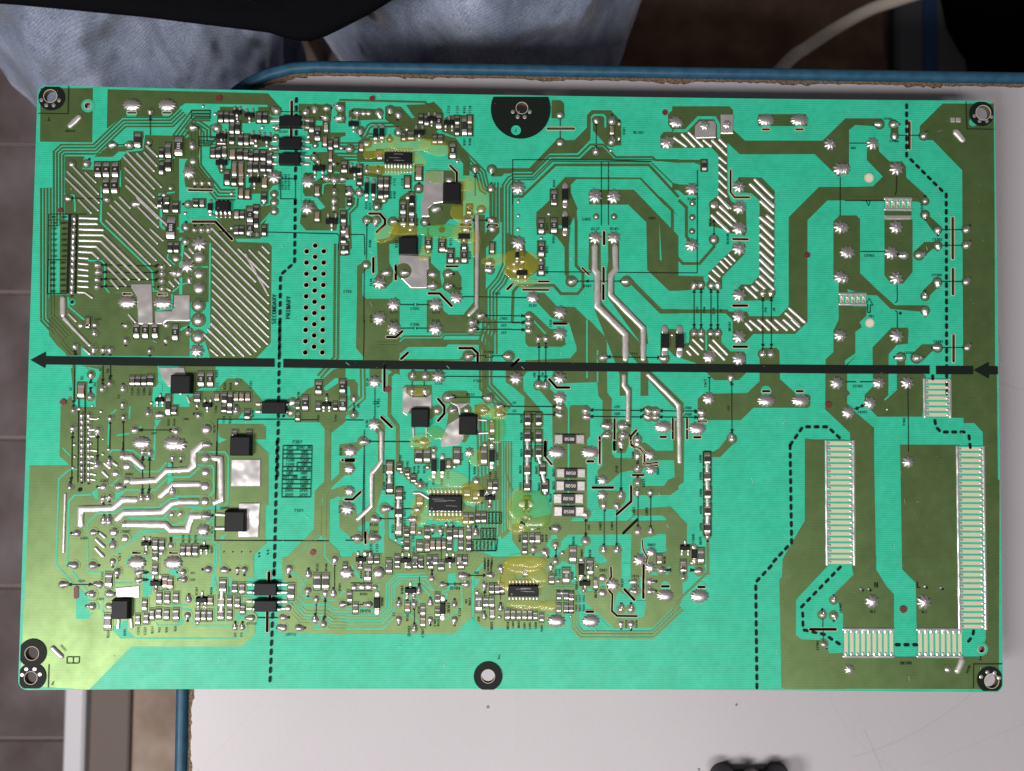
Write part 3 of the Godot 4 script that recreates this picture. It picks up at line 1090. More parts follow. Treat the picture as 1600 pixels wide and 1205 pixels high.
func lay_copper() -> void:
	pour([-168.95,-103.73,-150.72,-104.04,-150.41,-84.7,-168.57,-84.68])
	pour([-145.63,-103.75,-89.45,-103.2,-84.97,-98.24,-84.91,-95.45,-88.01,-95.21,-89.5,-96.86,-89.55,-99.09,-118.34,-99.18,-120.49,-97.66,-123.68,-94.45,-140.18,-94.19,-145.49,-89.66])
	pour([-159.83,-79.65,-152.97,-79.75,-153.27,-77.72,-152.84,-75.14,-148.87,-75.2,-140.65,-78.64,-138.2,-81.63,-133.33,-82.08,-132.93,-87.63,-120.23,-87.46,-119.53,-59.42,-159.2,-58.88])
	pour([-144.77,-83.38,-135.36,-83.53,-136.39,-81.66,-141.1,-81.59,-143.22,-79.71,-149.72,-79.61,-147.24,-81.5])
	pour([-120.14,-83.76,-118.04,-86.75,-116.6,-87.52,-118.09,-88.98,-113.41,-90.72,-112.88,-83.87,-113.17,-80.9,-117.13,-79.36,-120.03,-79.32])
	pour([-118.47,-74.91,-117.83,-78.24,-116.42,-79.93,-113.15,-79.79,-112.71,-76.84,-107.85,-70.63,-107.8,-68.42,-117.61,-69.39])
	pour([-106.3,-98.08,-100.11,-98.18,-97.16,-96.74,-93.86,-95.67,-93.44,-93.08,-97.06,-92.28,-101.45,-92.95,-105.81,-92.51])
	pour([-92.82,-98.3,-89.53,-98.35,-89.47,-95.37,-85.43,-93.95,-89.05,-92.59,-92.71,-93.09])
	pour([-106.48,-89.9,-103.19,-89.21,-103.12,-86.24,-104.17,-84.37,-107.08,-84.33,-107.86,-86.91])
	pour([-95.15,-87.85,-88.23,-87.96,-88.15,-84.25,-93.97,-83.79,-95.08,-84.88])
	pour([-106.96,-79.15,-103.33,-79.2,-103.63,-76.61,-103.94,-74.38,-105.76,-74.36,-106.53,-76.56])
	pour([-95.24,-75.25,-83.96,-75.42,-84.6,-70.97,-87.13,-70.19,-88.9,-67.58,-96.52,-67.11,-94.78,-70.82])
	pour([-78.6,-99.65,-66.89,-99.46,-67.15,-93.5,-72.27,-93.79,-78.53,-95.92]);pour([-65.07,-100.61,-62.14,-100.66,-62.01,-92.83,-64.95,-93.53])
	pour([-76.69,-95.58,-73.02,-94.52,-72.2,-89.7,-76.59,-90]);pour([-75.11,-89.28,-61.96,-89.67,-61.93,-88.37,-65.58,-87.57,-74.31,-85.2,-75.06,-86.31])
	pour([-73.52,-82.25,-67.32,-82.71,-61.8,-80.2,-61.71,-75,-69.4,-76.37,-73.09,-78.54])
	pour([-76.48,-74.79,-72.84,-75.21,-72.87,-66.7,-75.78,-66.66,-76.54,-68.13])
	pour([-72.6,-71.88,-67.91,-74.91,-61.71,-75,-61.49,-62.43,-68.05,-62.34,-72.52,-67.45])
	pour([-40.85,-99.89,-34.23,-100.18,-30.93,-101.17,-27.95,-98.23,-27.71,-93.38,-30.78,-89.23,-36.36,-93.99,-38.59,-96.56])
	pour([-60.99,-97.32,-59.17,-98.47,-48.9,-98.08,-48.84,-94.53,-56.54,-94.04,-60.94,-94.71])
	pour([-48.18,-99.21,-42.67,-99.3,-36.34,-92.5,-31.52,-89.59,-31.5,-88.1,-38.48,-87.99,-48.11,-94.55])
	pour([-38.58,-95.44,-34.9,-94.76,-28.95,-89.63,-23.05,-88.23,-17.82,-80.86,-18.12,-74.9,-20.32,-74.87,-20.38,-80.07,-25.22,-85.21,-30.75,-86.62,-36.27,-88.02])
	pour([-28.21,-89.64,-27.18,-95.25,-25.35,-96.4,-17.25,-96.35,-17.03,-93.17,-23.05,-88.6,-27.86,-90.39])
	pour([-57.82,-82.86,-51.6,-83.32,-48.29,-81.88,-48.25,-79.28,-57.76,-79.14])
	pour([-57.37,-77.66,-47.86,-77.81,-47.82,-75.21,-50.72,-73.68,-56.22,-74.34]);pour([-61.75,-77.6,-56.64,-77.67,-57.29,-72.85,-61.67,-72.78])
	pour([-33.55,-76.53,-23.28,-76.68,-21.79,-74.85,-22.13,-71.87,-20.29,-71.9,-20.15,-59.3,-34.6,-59.1])
	pour([-10.43,-77.62,-3.07,-77.73,-3.06,-75.86,-5.63,-75.83,-6.72,-74.7,-10.4,-74.64]);pour([-42.57,-66.76,-38.23,-69.78,-37.78,-64.24,-42.54,-64.17])
	pour([10.76,-102.42,14.09,-102.47,15.32,-101.18,15.35,-96.68,14.5,-95.92,10.8,-95.86])
	pour([-3.07,-77.73,3,-77.82,12.52,-88.03,18.99,-88.13,23.4,-92.69,23.38,-97.19,25.03,-99.01,31.89,-99.12,35.62,-95.13,35.65,-86.52,30.47,-86.25,25.26,-91.97,24.53,-88.22,20.12,-83.48,10.15,-83.14,4.3,-76.53,-3.06,-76.42])
	pour([20.87,-81.44,25.29,-85.8,28.99,-86.04,33.26,-81.62]);pour([52.32,-98.03,55.3,-100.89,59.76,-100.97,59.77,-92.89,53.44,-92.79,52.33,-94.27])
	pour([49.55,-90.1,50.85,-91.62,56.05,-91.71,56.05,-85.9,49.74,-85.8])
	pour([10.62,-69,15.75,-74.84,42.72,-75.04,56.07,-61.45,50.89,-65.47,42.35,-74.48,19.81,-74.15,17.79,-72.07,17.81,-69.47,20.24,-63.56,17.7,-57.59,5.56,-57.42,5.7,-62.24,10.64,-66.4])
	pour([24.08,-69.56,25,-70.5,40.14,-70.72,56.08,-54.39,56.09,-39.56,50.18,-45.04,49.23,-60.61,39.42,-65.31,24.29,-65.1])
	pour([53.81,-100.87,74.3,-101.2,75.6,-99.91,75.59,-92.76,79.87,-88.89,107.69,-89.32,115.79,-97.35,121.42,-97.63,121.4,-95.37,117.65,-95.31,116.89,-93.41,116.4,-77.62,113.02,-76.44,104.85,-84.39,77.99,-83.98,70.93,-90.44,63.49,-90.32,53.82,-92.42])
	pour([53.82,-91.3,60.88,-91.78,70.93,-90.44,73.53,-88.23,73.51,-70.26,75.36,-65.81,80.53,-57.31,79.79,-54.7,67.19,-58.25,67.19,-65.7,70.35,-69.1,70.36,-83.68,67.95,-86.08,53.82,-85.86])
	pour([84.74,-98.55,101.75,-98.82,102.31,-96.95,102.29,-94.5,84.73,-94.22,84.18,-96.28])
	pour([76.11,-73.29,77.6,-75.74,85.79,-75.67,90.43,-70.88,90.11,-36.27,84.92,-36.21,85.02,-67.44,82.05,-70.01,76.11,-70.3])
	pour([106.28,-72.6,116.36,-72.74,115.58,-67.87,109.23,-67.78,102.11,-60.58,101.94,-29.01,95.27,-28.94,95.41,-61.61])
	pour([53.84,-72.78,62.74,-72.72,62.74,-68.99,58.29,-68.93,56.07,-70.76,53.84,-70.73])
	pour([151.18,-103.48,169.68,-103.78,169.41,-59.62,168.56,10.86,157.23,10.95,157.96,-79.36,147.45,-90.12,142.75,-90.24,142.8,-95.14])
	pour([115.79,-97.54,128.93,-97.75,130.04,-96.64,128.9,-94.73,119.52,-95.15,117.26,-93.42,117.14,-77.63,115.64,-76.86])
	pour([132.29,-95.54,135.1,-95.58,135.05,-90.3,132.24,-90.26])
	pour([123.77,-87.5,127.9,-87.56,128.07,-85.68,131.78,-82.16,136.28,-82.23,137.58,-80.56,137.73,-76.43,145.15,-69.78,145.49,-66.79,141.38,-67.85,115.58,-67.68,115.61,-72.73,125.71,-73.07,129.3,-76.68,123.54,-82.6])
	pour([-160.77,-57.44,-157.53,-57.12,-157.29,-31.37,-160.15,-31.34])
	pour([-157.41,-59.14,-147.32,-59.09,-146.17,-56.54,-129.14,-39.92,-128.03,-38.84,-127.88,-33,-118.83,-31.28,-119.77,-69.04,-155.83,-66.69,-155.63,-60.08])
	pour([-157.58,-59.03,-146.67,-59.1,-146.31,-56.32,-128.22,-39.13,-127.86,-32.27,-157.28,-31.27])
	pour([-157.46,-31.19,-138.62,-31.41,-144.03,-32.08,-145.04,-42.28,-146.14,-43,-151.53,-42.93,-152,-59.03,-157.4,-58.96,-157.3,-31.92])
	pour([-163.72,-30.75,-127.86,-32.27,-118.86,-32.38,-118.4,-14.18,-143.54,-14.64,-163.3,-17.32])
	pour([-121.55,-53.2,-117.93,-53.25,-114.8,-58.07,-105.75,-58.19,-100.54,-52.01,-99.05,-50.19,-88.17,-49.97,-87.06,-48.88,-86.72,-14.88,-91.66,-9.37,-107.5,-9.21,-109.83,-16.45,-107.74,-19.75,-108.45,-49.7,-117.89,-51.42,-121.5,-51.37])
	pour([-108.69,-59.99,-91.34,-62.81,-87,-63.61,-89.07,-58.42,-91.15,-53.61,-91.1,-51.4,-100.52,-51.28,-105.76,-58.56])
	pour([-117.69,-28.74,-108.32,-28.85,-108.81,-49.7,-110.67,-51.88,-114.64,-51.46,-117.17,-51.79,-118.05,-43.35])
	pour([-76.48,-65.23,-72.84,-65.28,-70.59,-61.62,-66.99,-63.89,-63.75,-66.15,-63.65,-60.61,-64.64,-54.69,-75.19,-54.55,-77.42,-57.1])
	pour([-52.07,-66.31,-46.96,-66.38,-47.66,-64.89,-50.18,-62.27,-52.03,-64.09]);pour([-54.88,-59.62,-49.78,-59.69,-49.74,-57.48,-54.85,-57.41])
	pour([-50.38,-51.57,-46.02,-52.36,-42.49,-60.9,-36.28,-60.98,-36.14,-51.01,-45.98,-50.15,-45.88,-43.52,-44.38,-40.6,-44.69,-36.92,-47.2,-34.32,-51.21,-34.64,-51.43,-36.84,-49.83,-39.8])
	pour([-32.82,-62.51,-32.29,-63.63,-21.31,-64.52,-21.29,-63.04,-27.08,-56.86,-33.66,-56.77,-34.62,-59.9,-31.14,-59.94])
	pour([-42.46,-46.33,-31.33,-45.92,-31.3,-43.71,-28.34,-40.8,-27.17,-34.93,-31.18,-34.52,-38.1,-34.43,-42.35,-38.42])
	pour([-57.15,-42.28,-53.18,-44.54,-52.43,-42.71,-55.29,-39.36,-55.17,-32.03,-53.69,-30.77,-42.79,-30.89,-42.04,-29.62,-41.67,-4.06,-53.35,-9.04,-57.04,-13.37,-57,-33.11])
	pour([-32.58,-30.46,-27.49,-30.89,-26.71,-26.86,-24.87,-25.42,-19.76,-25.48,-16.17,-29.92,-14.3,-26.27,-12.47,-25.56,-14.61,-20.77,-16.05,-19.29,-32.44,-19.11])
	pour([-31.99,-40.75,-27.97,-40.8,-27.9,-34.55,-31.91,-34.51])
	pour([-26.51,-40.82,-21.77,-40.88,-20.46,-38.69,-20.59,-33.54,-22.39,-31.32,-26.8,-34.57])
	pour([-16.5,-60.88,-12.47,-60.94,-12.1,-25.56,-16.09,-23.32,-19.04,-25.85,-16.16,-29.19])
	pour([-11.32,-56.14,-7.68,-59.52,-7.27,-54.72,-11.98,-49.11,-11.89,-22.63,-13.17,-22.62,-13.47,-52.05])
	pour([5.55,-58.22,6.07,-62.31,10.64,-66.82,13.22,-66.49,13.29,-56.47,16.23,-56.51,16.26,-52.44,17.19,-49.86,17.25,-39.89,19.65,-38.07,16.35,-37.29,15.91,-49.47,12.94,-53.5,10.73,-54.59,5.95,-54.52])
	pour([24.34,-54.77,28.39,-55.19,28.64,-41.5,28.87,-30.44,42.88,-15.89,45.47,-10.05,45.5,2.39,42.75,2.42,42.72,-7.82,38.49,-12.91,38.17,2.46,35.43,2.49,35.4,-4.82,34.1,-8.47,26.31,-28.2,26.07,-40.36,24.22,-42.19])
	pour([30.97,-54.85,35.03,-54.91,35.08,-41.95,33.42,-40.82,33.45,-33.44,44.7,-22.16,45.45,-15.92,42.88,-15.89,30.7,-32.67,30.67,-40.79,31.2,-45.23])
	pour([24.34,-54.77,28.39,-54.82,28.41,-51.11,26.62,-41.48,24.41,-41.82])
	pour([33.88,-65.48,37.94,-65.53,44.61,-59.12,45.02,-42.07,52.78,-34.78,56.1,-34.82,62.74,-35.27,64.22,-36.39,63.85,-40.09,56.09,-40.18,49.44,-45.83,49.23,-61.04,43.11,-67.65])
	pour([-5.07,-54.75,1.56,-52.61,1.96,-48.55,6.39,-44.92,6.42,-41.23,2.04,-38.23,-4.92,-38.88])
	pour([3.91,-33.46,8.68,-33.52,13.11,-28.79,19.34,-28.68,23.76,-24.5,23.83,-12.02,20.9,-11.99,17.54,-22.96,11.3,-24.73,6.14,-30.18])
	pour([2.14,-26.09,5.07,-26.12,15.75,-16.34,16.49,-15.61,15.03,-14.5,3.33,-14.74,2.23,-15.83])
	pour([67.19,-66.5,70.16,-69.15,72.76,-69.19,75.36,-66.61,80.18,-65.56,80.35,-55.88,78.3,-55.29,73.85,-55.61,67.37,-61.29])
	pour([75.33,-51.72,79.78,-51.78,79.77,-48.44,71.61,-39.81,71.61,-35.74,70.5,-34.99,66.8,-35.13,66.62,-41.23,75.33,-49.87])
	pour([53.88,-39.96,64.96,-40.1,65.32,-35.3,53.89,-34.98])
	pour([84.94,-40.71,90.13,-40.78,90.1,-32.63,88.61,-31.87,78.99,-31.58,75.3,-33.57,78.26,-37.3,81.97,-37.34])
	pour([73.07,-27.63,80.46,-27.72,81.2,-26.06,91.74,-26.18,95.27,-29.73,101.94,-29.81,101.91,-24.27,97.45,-19.97,82.66,-19.81,79.7,-16.65,75.27,-17.34,75.28,-24.34])
	pour([111.42,-60.39,113.67,-62.48,115.54,-62.5,115.37,-38.86,113.13,-38.09,111.28,-39.55])
	pour([113.13,-38.09,115.36,-38.12,121.19,-22.63,116.71,-19.26,115.6,-20.35,113,-19.22,113.08,-31.42])
	pour([113.3,-62.47,119.64,-62.56,120.94,-61.27,120.79,-41.9,126.51,-36.4,133.16,-30.54,143.59,-30.66,145.06,-28.45,142.45,-28.42,131.66,-29.22,126.86,-33.99,122.77,-34.13,113.12,-36.98])
	pour([115.3,-29.96,123.11,-30.05,122.89,-26.72,118.96,-22.98,118.89,-13.38,115.16,-10.76,112.94,-10.74,113.07,-29.94])
	pour([129.72,-61.2,139.82,-61.34,139.62,-42.5,136.22,-38.37,131.74,-38.31,129.53,-41.26])
	pour([129.78,-68.12,139.51,-68.26,139.44,-61.33,129.72,-61.2]);pour([141.77,-69.04,145.14,-69.09,145.5,-67.59,143.25,-67.19])
	pour([143.2,-62.69,145.45,-63.1,149.9,-59.04,149.12,-56.79,146.88,-57.51])
	pour([140.06,-49.58,144.03,-53.36,149.08,-53.43,149.43,-51.19,146.81,-50.79,143.41,-47.76,140.79,-47.54])
	pour([143.09,-35.85,147.05,-39.61,149.66,-39.27,149.27,-37.78,145.87,-34.4,143.62,-33.26])
	pour([-163.85,-29.32,-161.88,-29.35,-157,-10.18,-160.31,-13.04,-163.28,-16.63])
	pour([-161.77,-25.71,-115.1,-26.25,-114.7,-9.89,-156.99,-9.63,-161.55,-18.46])
	pour([-151.88,-6.25,-125.75,-6.52,-125.22,-0.01,-126.99,1.09,-127.24,5.07,-126.33,12.27,-131.82,20.95,-146.09,21.07,-148.94,21.1,-158.19,21.17,-158.6,7.88,-155.14,4.25,-153.57,8.92,-152.1,10.34,-146.44,8.85,-146.35,-0.52,-144.69,-4.88])
	pour([-155.42,-5.13,-154.73,-5.86,-153.31,5.67,-154.02,6.04]);pour([-118.22,-6.59,-105.64,-6.72,-105.9,-2.37,-111.54,2.03,-117.98,2.82])
	pour([-104.04,0.51,-101.58,-2.23,-96.55,-2.28,-92.87,1.13,-88.82,5.8,-89.11,9.05,-94.88,8.02,-97.67,12.02,-105.2,12.09,-114.17,12.17,-114.35,4.59,-110.82,2.02,-104.36,1.96])
	pour([-119.89,12.22,-104.49,11.9,-104.48,27.92,-119.5,28.04])
	pour([-80.56,4.63,-77.67,4.97,-73.42,0.94,-71.27,0.2,-64.87,-5.68,-61.99,-6.43,-60.56,-7.17,-60.22,12.41,-65.2,16.43,-65.17,38.4,-66.97,38.42,-67.39,15.01,-69.23,12.67,-77.16,12.56,-77.29,6.05])
	pour([-103.63,18.2,-104.81,13.53,-89.02,13.39,-87.74,14.46,-87.65,18.79,-91.78,18.82,-86.65,23.46,-86.28,41.42,-87.35,41.78,-87.08,54.65,-90.93,58.6,-90.76,66.43,-118.52,66.58,-119.5,28.04,-101.1,18.9])
	pour([-52.14,-1.44,-52.26,-9.44,-49.78,-13.11,-46.89,-13.87,-42.91,-14.46,-40.4,-16.86,-28.04,-16.99,-25.86,-16.65,-13.84,-16.78,-11.26,-14.25,-11.05,6.17,-12.89,4,-13.07,-13.13,-13.82,-14.95,-24.74,-15.02,-25.82,-14.09,-38.91,-13.88,-41.42,-11.74,-45.41,-11.7,-47.91,-9.12,-48.16,-1.48])
	pour([-40.3,-9.56,-21.04,-9.76,-18.88,-11.97,-15.97,-11.64,-16.67,-9.44,-40.29,-8.84]);pour([-37.7,-5.58,-26.45,-5.7,-25.86,-2.06,-37.65,-1.94])
	pour([-40.52,0.27,-39.45,-0.65,-30.38,-0.74,-30.29,6.71,-27.36,8.5,-30.23,11.06,-37.09,12.93,-37.5,9.31,-40.57,9.34])
	pour([-25.98,2.67,-24.55,1.2,-18.37,1.14,-17.09,2.59,-17.05,5.5,-20.45,9.89,-15.38,9.12,-15.41,6.21,-13.23,5.83,-13.19,10.55,-18.53,19.3,-25.8,17.91,-24.62,9.92,-24.13,5.56,-25.96,4.49])
	pour([-52.27,13.07,-47.96,11.58,-46.48,13.74,-46.63,27.47,-46.54,33.24,-49.96,45.48,-54.94,48.74,-56.03,48.03,-51.09,41.9,-51.27,30.39,-48.8,27.49,-48.96,16.66])
	pour([-58.27,21.07,-54,17.78,-53.6,20.31,-57.5,23.95,-62.19,23.99,-62.25,20.38])
	pour([-60.47,-2.27,-57.58,-2.48,-56.11,-0.67,-56.2,4.77,-58.56,3.7,-58.99,0.08,-60.43,0.09])
	pour([2.18,-21.35,5.09,-23.95,8.77,-20.69,15.72,-20.76,16.31,-15.27,15.03,-14.6,3.34,-14.47,2.16,-15.85])
	pour([17.54,-24.09,24.5,-24.17,30.77,-17.63,31.03,1.4,32.69,3.58,32.37,14.15,29.45,14.17,29.4,4.34,27.93,2.53,27.54,-2.21,15.12,-1.73,11.45,-3.52,12.17,-6.08,1.22,-5.61,2.28,-9.64,17.99,-10.53,20.16,-13.11,20.12,-21.18])
	pour([49.85,-21.32,56.11,-21.21,57.59,-11.67,54.65,-11.64,52.44,-14.18,52.45,-9.97,49.69,-10.12])
	pour([-4.63,-7.37,3.04,-5.99,1.42,-3.78,1.64,0.95,7.52,7.45,8.34,19.07,1.79,19.13,2.02,3.14,-2.38,-0.47,-4.58,-1.9])
	pour([7.44,-3.11,15.89,5.19,17.37,7.73,17.41,13.91,22.9,17.5,24.08,34.16,12.8,32.8,11.98,19.04,11.7,5.96,6.18,-0.55])
	pour([18.45,5.9,24.29,5.84,25.03,6.93,25.08,16.75,22.91,19.32,17.98,18.99,17.55,7])
	pour([43.86,7.12,45.14,6.2,48.8,6.17,49.9,7.43,49.54,10.36,44.78,10.76])
	pour([35.94,-6.68,38.14,-6.71,38.34,-1.59,39.81,-0.14,39.67,12.63,38.96,18.82,37.51,22.46,34.59,22.49,34.2,15.95,37.47,10.83,37.44,1.34,35.41,-0.83])
	pour([42.54,-6.38,46.21,-6.42,57.97,4.8,57.98,26.66,55.79,26.68,55.77,7.75])
	pour([60.16,-20.52,65.5,-20.94,65.76,-13.96,71.57,-8.51,80.05,-8.59,80.04,-6.02,77.45,-3.43,68.81,-3.35,62.74,-9.15,55.02,-11.64,55.01,-15.31,59.79,-16.47])
	pour([66.42,-20.95,71.22,-21,71.29,-16.59,74.53,-13.5,79.32,-13.55,80.05,-12.27,80.05,-8.59,64.95,-9.18,66.24,-13.59])
	pour([84.86,-13.79,86.34,-14.91,90.77,-14.96,91.87,-13.86,92.02,-3.94,97.71,1.14,102.14,1.28,102.88,2.19,102.67,5.49,101.75,6.05,82.59,6.22,78.16,10.65,62.92,10.78,62.92,3.3,64.94,1.45,80.39,1.12,84.82,-3.14])
	pour([73.74,16.71,76.68,16.68,75.94,18.51,70.8,23.65,67.5,23.31,67.5,22.22,70.8,20.38])
	pour([113.04,-25.16,115.27,-25.18,115.1,-1.59,116.93,0.96,115.07,2.44,114.99,13.07,108.02,6.54,108.31,-11.09,111.11,-13.7,111.16,-21.44])
	pour([100.77,17.21,114.96,17.09,114.95,18.19,107.95,18.25,107.65,65.41,100.54,58.96])
	pour([131.96,-22.59,137.54,-22.65,137.98,-21.73,137.67,-16.93,133.76,-16.52,130.76,-13.16,130.43,2.67,126.91,2.33,122.11,1.28,125.09,-1.69,125.03,-15.5])
	pour([142.69,-16.79,148.65,-16.86,149.75,-15.21,146.39,-14.43,142.62,-10.7,138.91,-11.03,139.69,-13.99])
	pour([133.71,-11.35,136.5,-11.38,136.66,-9.17,143.69,-5.92,144.05,-4.82,142.41,8.8,126.48,8.94,122.08,4.21,122.11,1.28,125.46,-1.33,129.87,2.31,133.61,-1.04])
	pour([115.15,-8.95,119.07,-12.3,115.89,-8.96,115.79,4.27,117.99,6.82,125.34,12.98,125.24,24.31,125.64,62.43,131.79,72.5,131.3,85.09,91.84,85.24,92.68,59,116.8,18.17,116.82,14.88,114.99,13.07,112.8,9.8,112.94,-10.4])
	pour([152.98,-6.01,157.12,-9.37,169.37,-6.17,169.05,65.82,164.28,64.03,164.06,14.11,159.48,9.2,152.79,9.07])
	pour([134.53,18.76,155.64,18.58,155.58,80.32,139.78,80.38,139.57,65.97,134.83,62.02])
	pour([-158.5,11.09,-153.6,8.17,-114.27,7.81,-113.77,28.32,-117.34,28.35,-121.31,26.95,-121.34,39.84,-144.83,40.01,-147.04,37.17,-145.67,35.37,-151.39,34.34,-155.5,27.57,-158.42,25.09])
	pour([-168.45,28.39,-151.57,28.26,-145.67,35.37,-138.51,37.1,-113.63,34.06,-112.27,89.84,-131.91,89.91,-145.96,104.58,-169.21,103.06,-168.61,61.85])
	pour([-68.43,37.32,-59.85,34.38,-59.8,37.26,-65.15,39.45,-65.26,53.78,-61.61,57.33,-61.54,61.62,-62.93,63.77,-66.59,59.51,-66.87,53.79,-68.18,50.94])
	pour([-69.92,53.81,-66.7,53.43,-66.59,59.51,-64.77,61.28,-64.72,63.78,-81.17,63.86,-81.22,61.73])
	pour([-118.73,58.38,-104.59,54.02,-86.74,53.91,-86.9,54.8,-90.93,58.22,-90.94,66.05,-118.53,66.19])
	pour([-62.25,20.35,-53.98,19.2,-53.59,20.64,-57.14,23.92,-62.18,24.32]);pour([-62.15,26.12,-57.83,26.09,-56.35,28.6,-57.75,30.77,-62.06,31.16])
	pour([-62,35.12,-56.96,35.08,-56.92,37.6,-61.93,38.71]);pour([-61.92,39.43,-56.13,41.54,-55.28,49.79,-53.62,52.28,-57.39,52.66,-61.75,49.11])
	pour([-51.41,44.38,-48.16,45.08,-48.03,53.68,-51.27,53.7]);pour([-46.27,51.52,-39.37,55.78,-42.22,57.58,-46.08,64.03])
	pour([-57.3,57.67,-46.53,57.61,-46.46,62.25,-57.23,62.31]);pour([-42.23,57.22,-14.86,57.07,-7.63,58.82,-12.63,63.14,-45.01,63.31])
	pour([-6.57,18.81,-2.21,18.77,-2.08,33.24,-2.29,49.81,-5.52,52.71,-6.27,49.84])
	pour([-29.78,46.4,-20.03,46.33,-17.13,47.39,-14.3,41.98,-20.1,40.58,-19.35,43.45,-28.37,43.51])
	pour([-19.45,34.09,-11.52,30.78,-6.85,27.13,-6.73,39.05,-11.42,40.52,-19.39,39.13])
	pour([12.69,16.47,23.98,16.37,24.14,44.96,19.05,45.36,18.34,46.44,56.17,45.84,56.17,50.53,17.64,50.95,14.76,53.66,14.4,54.74,13.65,51.15,11.48,51.17,11.76,40.36,12.83,36.74])
	pour([29.46,16.33,32.74,16.3,32.77,22.84,33.87,24.28,40.44,24.41,40.79,19.14,44.44,18.75,48.1,21.62,56.15,21.56,56.15,24.83,51.76,24.86,44.45,24.92,44.83,27.46,35.71,29.34,31.35,33.36,28.07,32.66,27.69,28.68,29.5,26.85])
	pour([28.09,35.91,29.54,35.54,36.83,35.85,37.74,37.65,37.21,39.82,34.3,42.01,29.57,42.04,27.93,39.89])
	pour([43.02,34,51.05,33.94,52.5,31.75,56.16,30.27,56.16,34.99,53.24,37,40.84,37.09,40.83,34.74])
	pour([39.4,42.34,53.25,40.98,56.17,43.67,56.18,61.69,51.81,55.6,51.79,45.14,50.33,44.07,40.86,44.13])
	pour([35.06,50.3,40.5,44.5,40.86,43.77,32.88,50.67]);pour([39.78,48.47,48.15,48.05,48.52,50.94,43.07,52.05,42.72,56.37,41.64,61.77,39.46,61.07])
	pour([30.37,56.8,36.17,54.97,36.2,63.6,32.56,61.1]);pour([28.9,54.66,36.17,54.61,36.2,62.16,32.93,61.82,29.28,57.53])
	pour([43.45,59.25,56.18,55.22,56.19,63.85,45.28,63.91])
	pour([5.27,45.45,11.79,43.96,11.84,51.16,8.98,56.93,5.37,57.67,1.76,57.69,-1.9,53.04,-1.95,47.65])
	pour([14.06,57.62,18.39,55.08,20.93,55.06,23.46,54.69,23.12,58.28,19.87,61.17,15.52,60.12])
	pour([67.13,22.2,68.97,22.18,73.01,17.42,75.94,18.48,70.8,23.62,67.5,23.65]);pour([53.94,11.02,58.15,10.98,57.98,32.44,55.06,34.63])
	pour([53.98,41.88,59.09,46.9,59.09,53.04,59.46,60.24,56.18,63.13,54,62.78]);pour([56.54,54.49,63.1,54.45,63.47,61.29,56.91,61.69])
	pour([100.95,16.82,107.58,17.86,107.88,57.8,108.04,61.41,114.64,61.38,114.54,75.07,105.03,75.11,97.69,81.25,97.64,92.34,114.42,92.29,114.33,103.72,93.21,103.78,91.55,66.18,96.32,61.12,101.11,56.4])
	pour([-141.89,68.41,-129.83,68.71,-129.51,80.39,-130.75,87.1,-135.69,87.29,-138.24,84.66,-138.68,81.48,-141.89,80.79])
	pour([-118.7,59.42,-91.09,59.26,-90.97,64.78,-94.29,68,-99.28,67.84,-102.55,65.02,-104.33,65.03,-103.55,68.22,-102.74,72.12,-91.33,73.13,-90.08,81.28,-90.17,85.53,-94.17,89.79,-135.62,89.93,-135.82,82.88,-118.15,81.4])
	pour([-81.27,59.2,-64.45,59.11,-59.32,65.86,-52.05,71.88,-59.21,71.91,-58.33,81.86,-58.98,85.59,-82,84.79,-82.13,78.41,-80.55,76.99,-76.99,76.62,-77.15,68.44,-80.75,67.39])
	pour([-77.73,75.55,-69,84.03,-59.01,83.99,-58.98,85.76,-82.18,84.79,-81.91,80.54,-78.37,79.11])
	pour([-61.58,59.09,-1.85,58.76,-1.73,71.64,-1.99,83.05,-11.34,83.27,-14.61,80.26,-14.72,69.92,-12.6,66.33,-15.84,66.35,-15.7,79.55,-21.74,85.26,-61.13,85.42])
	pour([-4.02,58.77,11.53,58.68,13.37,63.69,13.47,78,10.58,78.01,9.9,83,-3.79,83.24]);pour([10.59,78.72,16.36,78.34,16.75,82.62,10.62,83])
	pour([19.86,58.63,24.21,58.61,31.84,62.88,32.22,65.38,26.44,69.71,20.64,69.03])
	pour([24.23,62.92,36.18,58.54,36.22,67.87,36.59,70.38,41.68,75.01,44.22,77.86,44.93,71.42,44.92,65.68,39.47,65.35,39.81,58.52,56.18,58.43,56.19,74.23,47.14,82.85,33.74,83.09,23.93,74.38,23.55,70.8,28.61,70.06,32.23,67.89])
	pour([54,58.44,57.27,58.42,57.65,72.43,56.2,76.38,54.02,76.39])
	pour([91.55,66.16,97.79,60.36,108.05,60.3,97.36,72.96,97.31,84.8,99.12,86.41,107.51,86.91,108.95,91.21,113.69,91.19,114.41,92.62,162.04,92.46,164.15,85.98,164.93,30.89,169.75,30.85,168.46,100.33,167.02,103.63,92.12,103.57])
	pour([106.12,76.16,111.6,76.13,111.58,79.37,106.1,79.39])
	pour([131.8,71,125.62,64.54,125.68,58.04,110.99,58.12,114.6,66.4,111.29,69.3,111.56,82.6,131.69,82.52])
	pour([134.87,57.98,155.14,57.87,154.82,82.42,139.76,82.48,139.56,66.99,134.83,62.32])


